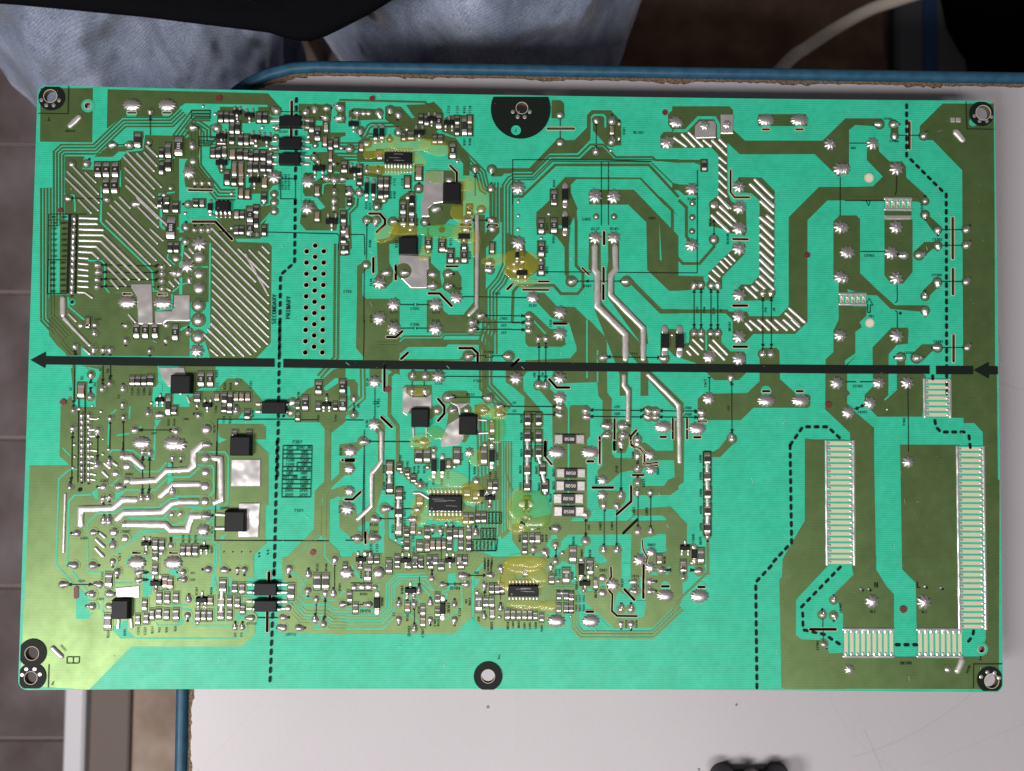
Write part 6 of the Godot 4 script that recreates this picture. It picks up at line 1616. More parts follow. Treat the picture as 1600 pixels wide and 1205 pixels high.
	bead(0.8,[-148.49,12.08,-145.98,12.24]);bead(0.8,[-148.37,16.04,-145.88,15.83]);bead(0.8,[-148.31,18.19,-146.53,18.1])
	bead(2.19,[-136.88,25.28,-133.85,25.25,-130.01,28.63]);bead(1.31,[-142.7,27.47,-141.05,28.89]);bead(1.31,[-139.67,27.27,-138.76,27.98])
	bead(1.17,[-143.33,30.34,-141.68,31.94]);bead(1.02,[-155.97,38.12,-156,57.88])
	bead(2.55,[-150.44,48.42,-150.59,43.26,-139.42,42.83,-136.29,39.95,-132.2,39.92])
	bead(2.55,[-137.89,46.38,-135.99,44.41,-122.66,43.96,-119.52,41.08,-117.04,40.53]);bead(2.41,[-133.26,33.67,-125.07,33.25,-121.59,29.82,-117.31,29.61])
	bead(2.41,[-123.33,38.43,-119.33,34.64,-117.19,34.45])
	bead(2.55,[-135,48.33,-121.47,48.42,-119.65,50.19,-116.8,50.17,-113.95,50.15,-112.64,45.5,-108.72,45.3]);bead(2.41,[-117.04,40.53,-110.97,40.49])
	bead(2.41,[-117.19,34.45,-110.76,34.4]);bead(2.41,[-117.31,29.61,-114.1,29.4,-112.35,27.95,-112.46,23.28,-109.31,20.38])
	bead(1.17,[-143.61,51.41,-141.98,52.82]);bead(1.31,[-144.97,53.55,-142.24,56.02]);bead(1.31,[-145.06,56.57,-142.5,59.22])
	bead(2.34,[-105.25,25.38,-103.1,25.55,-102.6,39.71,-104.54,40.62]);bead(1.39,[-103.91,44.73,-100.87,44.89]);bead(1.39,[-103.98,49.55,-100.77,49.53])
	bead(1.61,[-44.61,29.95,-44.56,33.19]);bead(1.61,[-41.41,38.93,-41.44,42.16]);bead(1.61,[-41.34,44.32,-41.36,47.91])
	bead(1.09,[-36.03,36.91,-33.87,36.9,-30.96,38.67]);bead(1.46,[3.22,24.16,3.17,27.06]);bead(1.46,[3.19,29.95,3.18,32.84])
	bead(1.46,[3.17,18.73,3.26,20.9]);bead(1.46,[7.1,24.13,7.66,25.94]);bead(1.46,[8.6,29.91,9.16,32.44]);bead(1.31,[9.41,36.05,9.49,36.59])
	bead(1.61,[66.22,26.02,66.22,28.38]);bead(1.61,[66.21,32.01,66.29,34.55]);bead(1.61,[66.32,37.99,66.32,40.35]);bead(1.61,[66.32,43.96,66.24,46.5])
	bead(1.46,[-136.58,80.77,-136.68,83.59]);bead(1.46,[-132.34,80.75,-132.09,83.22]);bead(1.82,[-158.53,90.54,-155.63,93.35])
	bead(1.61,[-101.52,71.05,-101.58,73.18]);bead(1.61,[-101.59,76.02,-101.66,77.43]);bead(2.41,[155.41,93.92,153.9,97.15])


func lay_joints_a() -> void:
	lug(-136.84,-98.14,3.1,2.26);lug(-124.5,-98.34,3.1,2.26);joint(-130.43,-96.01,1.09,90);joint(-130.69,-85.08,1.02,60);joint(-143.69,-83.77,1.31,0)
	joint(-137.18,-83.87,1.31,180);joint(-152.17,-76.99,1.31,-60);joint(-157.22,-76.92,1.17);joint(-158.3,-64.76,1.31,0);joint(-144.59,-64.59,1.31,180)
	joint(-122.67,-68.95,1.02);joint(-124.96,-66.52,0.88);joint(-112.13,-98.17,0.66);joint(-107.88,-95.45,0.73);joint(-115.58,-90.5,1.46,0)
	joint(-107.04,-90.45,1.39,200);joint(-115.42,-83.83,1.39,-90);joint(-115.12,-78.66,1.53);eyelet(-116.29,-74.57,2.26);joint(-114.2,-70.91,1.17,90)
	joint(-111.67,-70.95,1.17,90);joint(-109.13,-70.99,1.17,90);joint(-101.42,-67.22,0.8);joint(-99.7,-92.98,0.73,90);joint(-98.09,-89.1,0.44)
	joint(-91.2,-90.88,0.8);joint(-86.09,-90.78,0.95,0);joint(-93.26,-84.54,1.02);joint(-86.39,-87.62,0.88);joint(-88.13,-83.51,0.88)
	joint(-95.94,-73.95,0.8);joint(-89.83,-74.04,0.73);eyelet(-86.54,-73.35,2.19);joint(-86.53,-67.25,1.17);joint(-86.22,-96.91,1.39,200)
	joint(-76.16,-96.52,1.31,-60);joint(-72.9,-98.06,1.31,90);joint(-68.88,-98.13,1.31,0);joint(-63.94,-98.39,1.46,200);joint(-69,-94.77,1.39,180)
	joint(-63.69,-94.67,1.46,180);joint(-74.91,-87.98,0.8);joint(-72.47,-84.86,0.88);joint(-63.32,-84.07,0.8);joint(-72.76,-80.4,1.17,-90)
	joint(-71.46,-79.12,0.8);joint(-65.78,-78.28,0.88,0);eyelet(-74.79,-71.85,2.26);joint(-68.06,-73.06,1.24,180);joint(-65.5,-72.73,1.39,90)
	joint(-62.77,-72.95,1.24,0);joint(-65.42,-68.1,1.17,-90);joint(-65.37,-65.33,1.17);joint(-57.86,-96.7,1.24,200);joint(-55.66,-96.66,1.24)
	joint(-53.83,-96.69,1.17);joint(-50.35,-96.82,1.31,60);joint(-46.33,-97.93,1.39,90);joint(-43.37,-96.3,1.39,100);joint(-56.66,-90.31,1.31,90)
	joint(-43.27,-89.96,1.31,-100);joint(-40.36,-91.13,0.73);joint(-46.35,-87.31,0.95,-90);joint(-36.31,-90.63,0.88);joint(-22.4,-79.86,0.66)
	joint(-54.39,-85.88,1.46);joint(-60.21,-83.75,1.39,180);joint(-54.23,-76.04,1.17,-90);joint(-50.32,-76.1,1.17,-90);joint(-35.85,-70,1.46,-90)
	joint(-56.66,-68.23,1.31,-90);joint(-60.13,-68.18,1.39,-90);joint(-25.08,-73.13,1.46);joint(-16.13,-77.35,1.31,80);joint(-10.24,-77.25,1.39,80)
	joint(-10.36,-70.18,1.31,-90);joint(-39.65,-66.8,0.95);joint(13.75,-97.03,1.31);joint(13.89,-87.12,1.39);joint(26.65,-95.37,1.24,90)
	joint(32.28,-95.08,1.39,-90);joint(34.88,-94.18,0.73,-90);joint(34.82,-89.13,0.73,90);joint(32.13,-87.59,1.46,-70);joint(26.59,-83.95,1.31,-90)
	joint(31.95,-84.59,0.73);eyelet(54.93,-95.25,2.19);eyelet(51.97,-87.71,2.34);eyelet(-0.8,-70.69,2.34);joint(-0.76,-66.05,0.66)
	eyelet(26.48,-68.48,2.26);eyelet(33.06,-68.38,2.26);eyelet(65.53,-94.11,1.82);eyelet(73.36,-94.61,1.64);eyelet(56.23,-94.71,1.46)
	lug(87.35,-96.33,2.92,2.19);lug(99.31,-96.52,3.1,2.19);eyelet(110.3,-88.04,2.01);eyelet(113.6,-79.08,2.19);eyelet(77.6,-72.19,2.12)
	eyelet(60.7,-71.01,2.19);joint(144.08,-91.58,1.46,-50);joint(128.16,-95.47,1.46,180);joint(133.23,-95.56,1.46,0);joint(133.56,-91.41,1.24,90)
	eyelet(125.54,-88.46,2.12);eyelet(134.08,-79.57,2.26);joint(144.31,-68.08,1.09,-90);eyelet(115.28,-79.1,2.12);joint(-155.75,-57.88,1.02,90)
	joint(-155.69,-55.97,0.66);joint(-155.74,-53.96,1.02,90);joint(-155.75,-51.94,1.02,90);joint(-155.8,-49.97,1.02,90);joint(-155.81,-47.99,1.02,90)
	joint(-155.75,-45.98,1.02,90);joint(-155.76,-43.97,1.02,90);joint(-155.81,-41.89,1.02,90);joint(-155.75,-39.88,1.02,90);joint(-155.76,-37.84,1.02,90)
	joint(-155.77,-35.84,1.02,90);joint(-155.75,-33.83,1.02,90);joint(-155.76,-31.83,1.02,90);joint(-147.35,-41.41,1.24,0);joint(-147.28,-38.89,1.24,0)
	joint(-147.31,-36.34,1.24,0);joint(-147.31,-33.79,1.24,0);joint(-124.85,-41.07,1.24,200);joint(-124.78,-38.7,1.24,200);joint(-124.72,-36.14,1.24,200)
	joint(-124.65,-33.47,1.17,200);joint(-134.99,-63.12,1.31,0);joint(-120.23,-44.06,1.46);joint(-120.28,-38.93,1.46,180);lug(-136.57,-28.52,3.21,2.19)
	lug(-124.34,-28.48,3.21,2.19);joint(-149.85,-22.37,0.73);joint(-136.7,-20.34,1.24,200);joint(-122.88,-20.67,1.24,200);joint(-147.65,-20.58,1.09)
	joint(-152.48,-20.34,1.31);joint(-147.56,-17.5,1.24,-90);joint(-154.23,-13.07,1.17,90);joint(-136.74,-15.25,1.17,90);joint(-122.93,-15.4,1.17,90)
	joint(-147.6,-12.6,1.17,90);joint(-144.35,-11.91,1.17,90);joint(-142.03,-11.93,1.17,90);joint(-128.33,-11.72,1.17,90);joint(-116.37,-63.2,1.24,180)
	joint(-117.38,-60.06,0.73);joint(-117.07,-55.1,1.31,-90);joint(-113.98,-54.22,1.17,-90);joint(-111.52,-54.25,1.17,-90);joint(-109.1,-54.29,1.17,-90)
	joint(-101.15,-55.13,0.73);joint(-89.93,-65.04,0.95,90);joint(-86.47,-64.35,1.24);joint(-86.4,-61.22,1.24);joint(-116.95,-50.14,1.24,90)
	eyelet(-112.16,-49.29,2.34);joint(-112.12,-44.52,2.01);eyelet(-116.13,-41.55,2.26);joint(-112.05,-38.67,2.01);joint(-115.36,-36.8,1.17,90)
	joint(-111.93,-33.74,2.01);joint(-112,-27.71,2.01);joint(-111.88,-22.61,2.01);joint(-119.2,-38.95,1.46);eyelet(-74.79,-62.48,2.26)
	joint(-65.56,-65.38,1.24,90);joint(-65.51,-62.98,1.24,90);joint(-50.56,-63.37,1.24);joint(-48.04,-65.63,1.02);joint(-53.95,-58.53,1.31,90)
	joint(-50.6,-58.5,1.31,90);joint(-44.82,-58.1,1.39,0);joint(-40.79,-56.67,0.95);joint(-38.58,-55.41,0.95);joint(-33.68,-58.06,1.31,30)
	joint(-30.08,-62.73,1.46,0);joint(-40.73,-40.09,1.53,0);joint(-46.38,-40.03,1.46,180);eyelet(-49.23,-36.32,2.19);joint(-53.96,-42.69,1.31)
	eyelet(-44.03,-28.86,2.19);eyelet(-49.05,-24.05,2.26);eyelet(-43.91,-20.45,2.19);eyelet(-29.36,-28.85,2.19);eyelet(-29.25,-20.61,2.26)
	joint(-32.26,-47.75,0.88);joint(-25.87,-48.2,0.8);joint(-21.99,-44.56,0.95);joint(-19.37,-55.67,1.31,0);joint(-18.86,-58.82,1.46,0)
	joint(-30.33,-39.67,1.53,180);joint(-25.22,-39.73,1.53,0);joint(-30.28,-35.7,1.46,180);joint(-25.17,-35.51,1.53,0);eyelet(-22.21,-31.5,2.12)
	joint(-9.88,-58.94,1.31,200);joint(-9.67,-55.98,1.39,200);joint(-13.77,-62.77,1.31);joint(-10.46,-43.97,1.31,180);joint(-10.44,-41.39,1.31,180)
	joint(-13.92,-25.25,1.46,0);joint(-16.82,-23.13,1.31,0);joint(-0.76,-65.74,0.73);joint(-0.72,-60.8,0.73);joint(-0.78,-55.91,0.73)
	joint(10.12,-61.62,0.73);joint(7.43,-52.88,0.8);joint(7.41,-45.3,0.88);eyelet(26.49,-67.79,2.26);eyelet(33.06,-67.88,2.26);joint(26.82,-60.81,0.88)
	joint(33.16,-60.89,0.88);eyelet(26.56,-53.31,2.12);eyelet(33.12,-53.4,2.12);joint(18.19,-37.68,1.68,0);joint(37.67,-37.92,1.61,180)
	eyelet(-0.63,-51.11,2.26);joint(0.49,-48.9,0.88);joint(-2.03,-43.7,1.17);joint(-1.65,-41.5,1.31);eyelet(4.66,-31.82,2.12);eyelet(14.29,-26.6,2.26)
	joint(3.43,-25.19,1.31,180);joint(3.45,-23.17,1.24,180);joint(61.07,-66.04,0.88);joint(60.96,-61.01,0.88);joint(60.89,-56.07,0.88)
	eyelet(60.71,-50.98,2.26);joint(68.75,-65.59,1.46);eyelet(77.77,-64.78,2.34);eyelet(77.57,-57.33,2.34);joint(68.66,-53.12,1.46,-90)
	eyelet(77.55,-50.08,2.26);joint(61.63,-37.1,1.24,90);joint(64.03,-37.13,1.24,90);joint(67.54,-36.99,1.24,90);joint(69.94,-37.2,1.24,90)
	joint(85.96,-34.43,1.39,90);joint(88.92,-34.47,1.31,90);eyelet(77.52,-33.41,2.26);eyelet(77.5,-26.02,2.26);eyelet(113.64,-58.19,2.19)
	eyelet(113.52,-40.32,2.19);eyelet(115.63,-49.27,2.01);joint(144.31,-67.95,1.24,-90);joint(144.25,-63.08,1.39,90);joint(148.76,-57.72,1.31,90)
	joint(159.06,-57.86,1.39,-50);joint(148.62,-52.12,1.39,90);joint(158.99,-52.25,1.39,-50);eyelet(133.8,-58.45,2.26);eyelet(131.85,-49.29,2.26)
	joint(136.62,-48.49,1.61,180);joint(141.92,-48.67,1.61,0);eyelet(133.62,-40.2,2.26);joint(148.46,-39.07,1.39,90);joint(143.92,-33.82,1.31,-90)
	joint(158.82,-39.2,1.39,-50);joint(143.87,-28.81,1.39,90);eyelet(116.56,-49.28,2.19);eyelet(114.95,-58.2,1.82);eyelet(114.82,-39.97,1.82)
	joint(-154.05,-12.92,1.24,90);joint(-147.58,-12.09,1.24,90);joint(-144.53,-11.76,1.09,90);joint(-142.02,-11.78,1.17,90);joint(-148.33,-3.21,1.24,90)
	joint(-148.35,4.55,1.24,-90);joint(-144.32,1.8,1.31,-90);joint(-141.87,-0.21,1.24,-90);joint(-137.28,1.73,1.31,-90);joint(-137.21,6.97,1.24,90)
	joint(-136.8,11.47,1.24,90);joint(-154.03,9.28,1.24,-90);joint(-152.15,8.72,0.8);joint(-147.72,7.6,0.66);joint(-144.63,9.56,0.66)
	joint(-145.46,11.9,0.66);joint(-143.65,19.08,0.51);joint(-127.38,6.51,0.8);joint(-128.36,10.13,1.24,-90);joint(-124.95,10.64,1.39,0)
	joint(-141.36,11.87,1.24,90);joint(-133.03,15.93,1.53,0);joint(-118.54,16.17,1.31,180);joint(-154.09,15.39,1.46,90);joint(-145.52,16.04,1.46,90)
	lug(-130.41,20.22,3.21,2.19);lug(-119.52,20.13,3.21,2.19);joint(-115.27,-18.24,1.39,-90);joint(-111.89,-22.82,1.9);joint(-111.88,-16.64,2.01)
	eyelet(-112.16,-11.73,2.26);joint(-111.6,7.09,0.8,90);joint(-98.13,-0.81,1.24);joint(-98.1,8.95,1.31,-90);joint(-110.97,10.7,1.24,200)
	joint(-78.74,5.7,1.31);joint(-79.21,9.33,1.31);joint(-66.86,4.14,0.73,-90);joint(-108.18,15.36,2.26);eyelet(-49.22,-23.34,1.82)
	eyelet(-44.01,-20.11,2.19);eyelet(-29.25,-20.45,2.26);joint(-16.82,-22.9,1.46,0);joint(-16.79,-20.33,1.46,0);joint(-17.78,-10.96,1.68,0)
	joint(-3.57,-11.04,1.61,180);eyelet(-50.26,-1.64,2.19);joint(-37.13,-3.77,1.39,-90);joint(-32.67,-3.81,1.39,-90);eyelet(-28.13,-3.68,2.19)
	joint(-37.14,1.32,1.39,90);joint(-32.71,1.28,1.39,90);joint(-28.45,8.14,1.39);joint(-24.7,3.57,1.68,0);joint(-10.35,3.62,1.61,180)
	joint(-23.2,8.02,1.39,0);joint(-18.12,7.87,1.31);joint(-12.49,7.82,1.53,0);joint(-7.05,6.5,1.31,0);joint(-6.84,9.22,1.31,0);joint(-9.36,11.6,0.73)
	eyelet(-50.17,13.23,2.12);joint(-54.16,19.23,1.53,0);joint(-32.84,19.23,1.31,180);joint(-57.4,4.06,1.24,90);joint(-57.38,9.85,1.24,-90)
	joint(3.45,-22.83,1.31,180);joint(3.47,-20.26,1.31,180);eyelet(14.27,-19.1,2.26);joint(6.78,-17.37,1.24,90);joint(9.34,-17.4,1.24,90)
	joint(6.91,-0.92,1.46,-90);joint(9.28,-0.76,1.39,-90);eyelet(14.37,-3.55,2.19);joint(29.33,-11.01,1.53,0);joint(51.16,-10.87,1.46,180)
	joint(53.9,-19.16,0.73);eyelet(-0.95,-3.4,2.26);eyelet(14.42,3.38,2.19);joint(14.62,6.66,1.39,200);joint(14.64,9.39,1.39,200);joint(23.39,7.67,1.46,0)
	joint(23.4,9.86,1.46,0);joint(45.51,7.66,1.39,200);joint(47.89,7.82,1.31,0);joint(45.51,9.84,1.31,200);joint(47.89,9.82,1.31,0)
	joint(36.38,13.02,1.68,0);joint(36.58,16.37,1.68,0);joint(31.27,13.07,1.53,180);joint(31.28,16.41,1.53,180);joint(35.85,18.84,1.31,90)
	lug(50.65,13.26,2.99,2.19);joint(41.69,17.71,1.31,-90);joint(61.63,-19.8,1.39,-90);joint(64.03,-19.82,1.31,-90);joint(67.53,-19.86,1.31,-90)
	joint(69.93,-19.89,1.31,-90);eyelet(66.97,-11.58,2.19);eyelet(77.47,-10.96,2.26);eyelet(77.49,-18.68,2.26);joint(85.89,-12.7,1.39,-90)
	joint(88.84,-12.73,1.39,-90);lug(87.01,3.62,3.1,2.19);lug(99.18,3.51,3.1,2.19);joint(74.62,-4.58,1.31,90);eyelet(66.78,3.08,2.12)
	joint(64.39,7.96,1.46,180);joint(64.57,9.93,1.39,180);lug(62.74,13.7,2.99,2.26);joint(74.92,17.24,1.46,-90);eyelet(113.37,-19.62,2.19)
	eyelet(111.96,-2.85,2.26);eyelet(133.61,-19.65,2.26);joint(148.26,-15.63,1.46,180);joint(158.88,-15.75,1.46,-50);joint(135.02,-12.03,1.53,180)
	joint(140.59,-11.97,1.68,0);eyelet(126.96,-3,2.12);eyelet(137.16,-3.09,2.12);eyelet(123.86,4.2,2.12);eyelet(116.14,7.57,2.19);joint(130.02,6.34,0.58)
	eyelet(137.24,24.77,2.01);joint(-153.39,21.1,0.73);joint(-153.16,25.23,0.73);joint(-153.68,29.06,0.73);joint(-151.09,10.88,0.95,90)
	joint(-148.7,10.86,0.95,90);joint(-151.03,12.89,0.95,90);joint(-148.64,12.87,0.95,90);joint(-150.97,14.89,0.95,90);joint(-148.58,14.87,0.95,90)


func lay_joints_b() -> void:
	joint(-150.91,16.9,0.95,90);joint(-148.52,16.88,0.95,90);joint(-150.85,18.9,0.95,90);joint(-148.47,18.88,0.95,90);joint(-150.79,20.9,0.95,90)
	joint(-148.41,20.88,0.95,90);joint(-150.73,22.91,0.95,90);joint(-148.35,22.89,0.95,90);joint(-150.68,24.91,0.95,90);joint(-148.29,24.89,0.95,90)
	joint(-150.62,26.9,0.95,90);joint(-148.23,26.89,0.95,90);joint(-150.56,28.9,0.95,90);joint(-148.17,28.88,0.95,90);joint(-150.5,30.9,0.95,90)
	joint(-148.12,30.88,0.95,90);joint(-150.44,32.89,0.95,90);joint(-148.06,32.88,0.95,90);joint(-147.88,20.7,0.73);joint(-145.45,28.21,1.39,-90)
	joint(-141.59,22.62,0.66);joint(-143.57,24.33,0.66);joint(-136.71,24.92,1.68,-90);joint(-141.28,27.1,1.24,-90);joint(-135.19,28.31,1.75)
	joint(-139.04,30.85,1.68);joint(-135.05,33.32,1.75);joint(-143,35.53,1.53,180);joint(-137.84,35.49,1.53,0);joint(-154.37,35.79,1.17,-90)
	joint(-142.89,39.46,1.31,90);joint(-140.77,38.91,1.31,90);joint(-142.55,47.48,1.46,-90);joint(-140.64,47.47,1.46,-90);joint(-129.72,39.37,1.39,-90)
	joint(-127.66,39.35,1.39,-90);joint(-129.79,23.42,1.24,90);joint(-127.47,23.59,1.24,90);joint(-119.68,25.14,1.24,90);joint(-119.45,36.97,1.61,-90)
	joint(-135.35,48.33,1.75);joint(-139.01,51.02,1.75);joint(-135.22,53.13,1.75);joint(-151.42,51.46,1.46,180);joint(-146.1,51.24,1.53,0)
	joint(-139.23,55.65,1.46,-90);joint(-139.08,60.98,1.46,90);joint(-151.97,62.47,1.53,180);joint(-145.95,62.44,1.61,0);joint(-127.98,58.07,0.95,-90)
	joint(-122.65,58.04,1.09);lug(-130.91,61.47,3.21,2.41);lug(-118.48,61.4,3.21,2.41);joint(-119.43,44.83,1.24);joint(-116.93,45,0.88)
	joint(-119.44,55.53,1.31,-90);eyelet(-117,20.8,2.19);lug(-119.68,20.83,3.21,2.19);joint(-108.59,20.74,1.61,0);joint(-116.7,25.29,1.02,90)
	joint(-108.3,25.41,1.82);joint(-108.18,30.25,1.82);joint(-108.25,35.1,1.82);joint(-108.12,40.29,1.82);joint(-108.01,45.12,1.82,0)
	joint(-116.51,44.46,1.09);eyelet(-108.53,50.12,2.19);joint(-63,59.84,1.53,90);eyelet(-58.43,22.49,2.19);eyelet(-58.69,28.62,1.75)
	eyelet(-58.45,36.35,1.75);eyelet(-59.07,42.46,2.34);joint(-40.47,29.56,0.88);joint(-37.91,31.52,0.88);joint(-35.36,33.49,0.88)
	joint(-33.91,34.2,1.31,-90);joint(-46.23,42.37,1.61,0);joint(-49.95,45.81,1.61,0);joint(-50.21,52.44,1.68,0);joint(-55.24,52.47,1.68,180)
	joint(-35.73,45.79,1.61,180);joint(-34.52,42.47,1.46,180);joint(-22.06,27.61,0.8);joint(-31.46,27.87,0.88);joint(-29.37,21.89,0.95)
	eyelet(-17.05,22.69,1.61);joint(-11.64,19.94,0.88);joint(-9.17,19.91,1.02);joint(-8.03,36.17,1.09);joint(-14.4,32.61,1.31);joint(-9.79,41.23,0.95,-90)
	joint(-14.57,50.61,1.39,-90);joint(-24.89,47.62,0.73,60);joint(-22.91,47.43,0.73,60);joint(-33.87,50.37,1.17);joint(-29.45,49.26,1.24,90)
	joint(-26.67,49.61,1.24,70);joint(-17.13,48.11,0.73);joint(-42.11,53.11,0.58);joint(-39.94,53.81,0.73);joint(-54.18,61.94,0.95,-90)
	lug(13.46,22.45,3.07,2.26);lug(25.11,22.35,3.07,2.26);joint(23.58,43.71,1.53,80);joint(23.74,53.07,1.39,-90);joint(35.96,19.18,1.39,90)
	joint(41.7,19.13,1.24);joint(41.82,23.13,1.46,90);joint(41.72,27.85,1.46,-90);eyelet(46.2,23.09,1.68);eyelet(46.47,28.17,1.75);eyelet(29.53,31.92,1.68)
	eyelet(29.44,37.17,1.68);joint(35.92,37.3,1.31,-90);joint(30,40.6,1.39,80);joint(34.41,40.57,1.39,80);joint(41.85,32.74,1.39,-90)
	joint(41.75,35.81,1.39,90);joint(46.31,35.96,1.39,90);joint(30.07,56.27,1.46,-90);joint(34.54,56.24,1.46,-90);joint(41.97,49.72,1.46,-90)
	joint(46.41,49.69,1.46,-90);eyelet(46.72,56.89,1.68);eyelet(42.54,59.61,2.19);joint(2.17,41.87,0.88,90);joint(3.8,41.86,0.88,90);joint(4.19,45.45,0.88)
	joint(5.3,48.87,1.31,0);joint(13.64,48.81,1.53,180);joint(5.54,55.87,1.39,90);joint(9.53,56.93,1.39,60);joint(15.68,57.25,0.8)
	joint(13.31,54.39,1.39,90);joint(13.35,60.13,1.39,-90);joint(66.31,51.19,1.09,90);joint(61.28,54.83,0.88);joint(60.92,60.41,0.88)
	joint(-156.02,69.02,1.61,0);joint(-143.29,68.95,1.46,180);joint(-145.67,72.15,1.53,180);joint(-140.19,71.95,1.53,0);joint(-145.55,76.22,1.53,180)
	joint(-140.07,76.19,1.53,0);joint(-137.39,64.49,1.46,90);joint(-130.29,64.81,1.61,0);joint(-130.22,67.29,1.61,0);joint(-124.1,70.81,0.95,-90)
	joint(-115.02,64.55,1.39,180);joint(-114.6,67.03,1.39,180);joint(-106.32,63.61,1.46,180);joint(-101.16,63.77,1.61,0);joint(-96.35,63.56,1.24,90)
	joint(-94.03,63.55,1.31,90);joint(-112.83,73.94,1.39,-90);joint(-113.06,79.25,1.39,90);joint(-109.41,76.05,0.88,90);joint(-107.45,76.04,0.88,90)
	joint(-109.63,81.72,0.73);joint(-91.18,80.05,1.53,180);joint(-96.8,83.26,1.39,-90);joint(-94.31,83.25,1.39,-90);joint(-78.69,63.11,1.39,90)
	joint(-72.03,65.21,1.46,-90);joint(-72.11,70.55,1.53,90);joint(-66.2,71.41,1.24,90);joint(-63.33,71.75,1.61,-90);joint(-69.2,73.38,1.31,90)
	joint(-69.42,80.66,1.39,-90);joint(-66.54,82.07,1.39,-90);joint(-60.06,64.44,1.68);joint(-60.23,75.3,1.46,0);joint(-78.78,76.62,1.39)
	joint(-80.5,79.82,1.61,0);joint(-80.25,83.37,1.46,180);joint(-75.08,83.35,1.46,0);eyelet(-58.8,64.61,2.26);joint(-47.87,64.37,2.48)
	joint(-56.21,69.41,1.39);joint(-53.53,69.22,1.39);joint(-51.2,69.2,1.39);joint(-49.05,69.37,1.09);joint(-50.92,75.25,1.46,190)
	joint(-37.88,72.17,0.95,90);joint(-35.74,71.8,1.02,90);joint(-33.95,70.9,1.31,-90);joint(-29.52,66.42,1.39,-90);joint(-25.9,68.36,1.53,0)
	joint(-17.44,68.14,1.46,180);joint(-19.28,65.22,1.75,0);joint(-9.01,65.06,1.53,180);joint(-40.82,75.03,1.46,-90);joint(-40.75,80.19,1.46,90)
	joint(-35.51,74.83,1.31,90);joint(-35.39,83.72,1.39,-90);joint(-29.95,74.8,1.39,-90);joint(-29.88,80.32,1.39,90);joint(-21.57,75.12,1.39,-90)
	joint(-21.51,80.28,1.39,90);joint(-13.81,70.98,1.02);joint(-11.32,68.29,1.31,80);joint(-11.21,79.35,1.39,-90);joint(-5.65,76.48,1.39,-90)
	joint(-5.71,62.54,1.31,80);joint(-5.99,79.33,0.88);lug(13.67,80.67,3.07,2.19);lug(25.59,80.62,3.07,2.19);joint(11.73,61.73,1.31,90)
	joint(14.3,66.91,0.88);joint(20.26,65.98,0.73);joint(23.18,70.09,0.95,-90);joint(27.67,61.82,0.66);joint(29.68,65.76,1.75);joint(29.71,70.95,1.75)
	eyelet(33.32,68.07,2.12);joint(40.93,66.95,1.46,180);joint(41.12,70.29,1.53,180);joint(46.19,66.93,1.61,0);joint(46.2,70.26,1.61,0)
	eyelet(46.36,62.08,1.75);joint(50.18,62.96,1.61,0);lug(51.47,71.74,2.99,2.19);joint(36.18,76.47,1.39,-90);joint(39.62,76.45,1.39,-90)
	joint(36.19,81.47,1.39,90);joint(39.63,81.46,1.39,90);joint(15.59,71.02,1.09);joint(18.82,79.04,0.58);joint(57.82,65.61,1.24,-80)
	joint(63.47,63.07,1.61,180);lug(63.46,71.86,3.21,2.34);joint(110.53,73.08,1.31,-90);joint(106.47,78.13,1.39,-90);joint(110.49,78.29,1.39,90)
	joint(106.78,88.17,1.46,50);joint(120.08,69.07,0.58,40);joint(122.83,69.06,0.58,40);joint(142.67,68.06,0.58,40);joint(148.37,68.57,0.58,40)
	eyelet(124,73.38,2.34);eyelet(142.25,73.47,2.34);eyelet(115.84,96.91,1.68);joint(150.42,96.8,1.46)


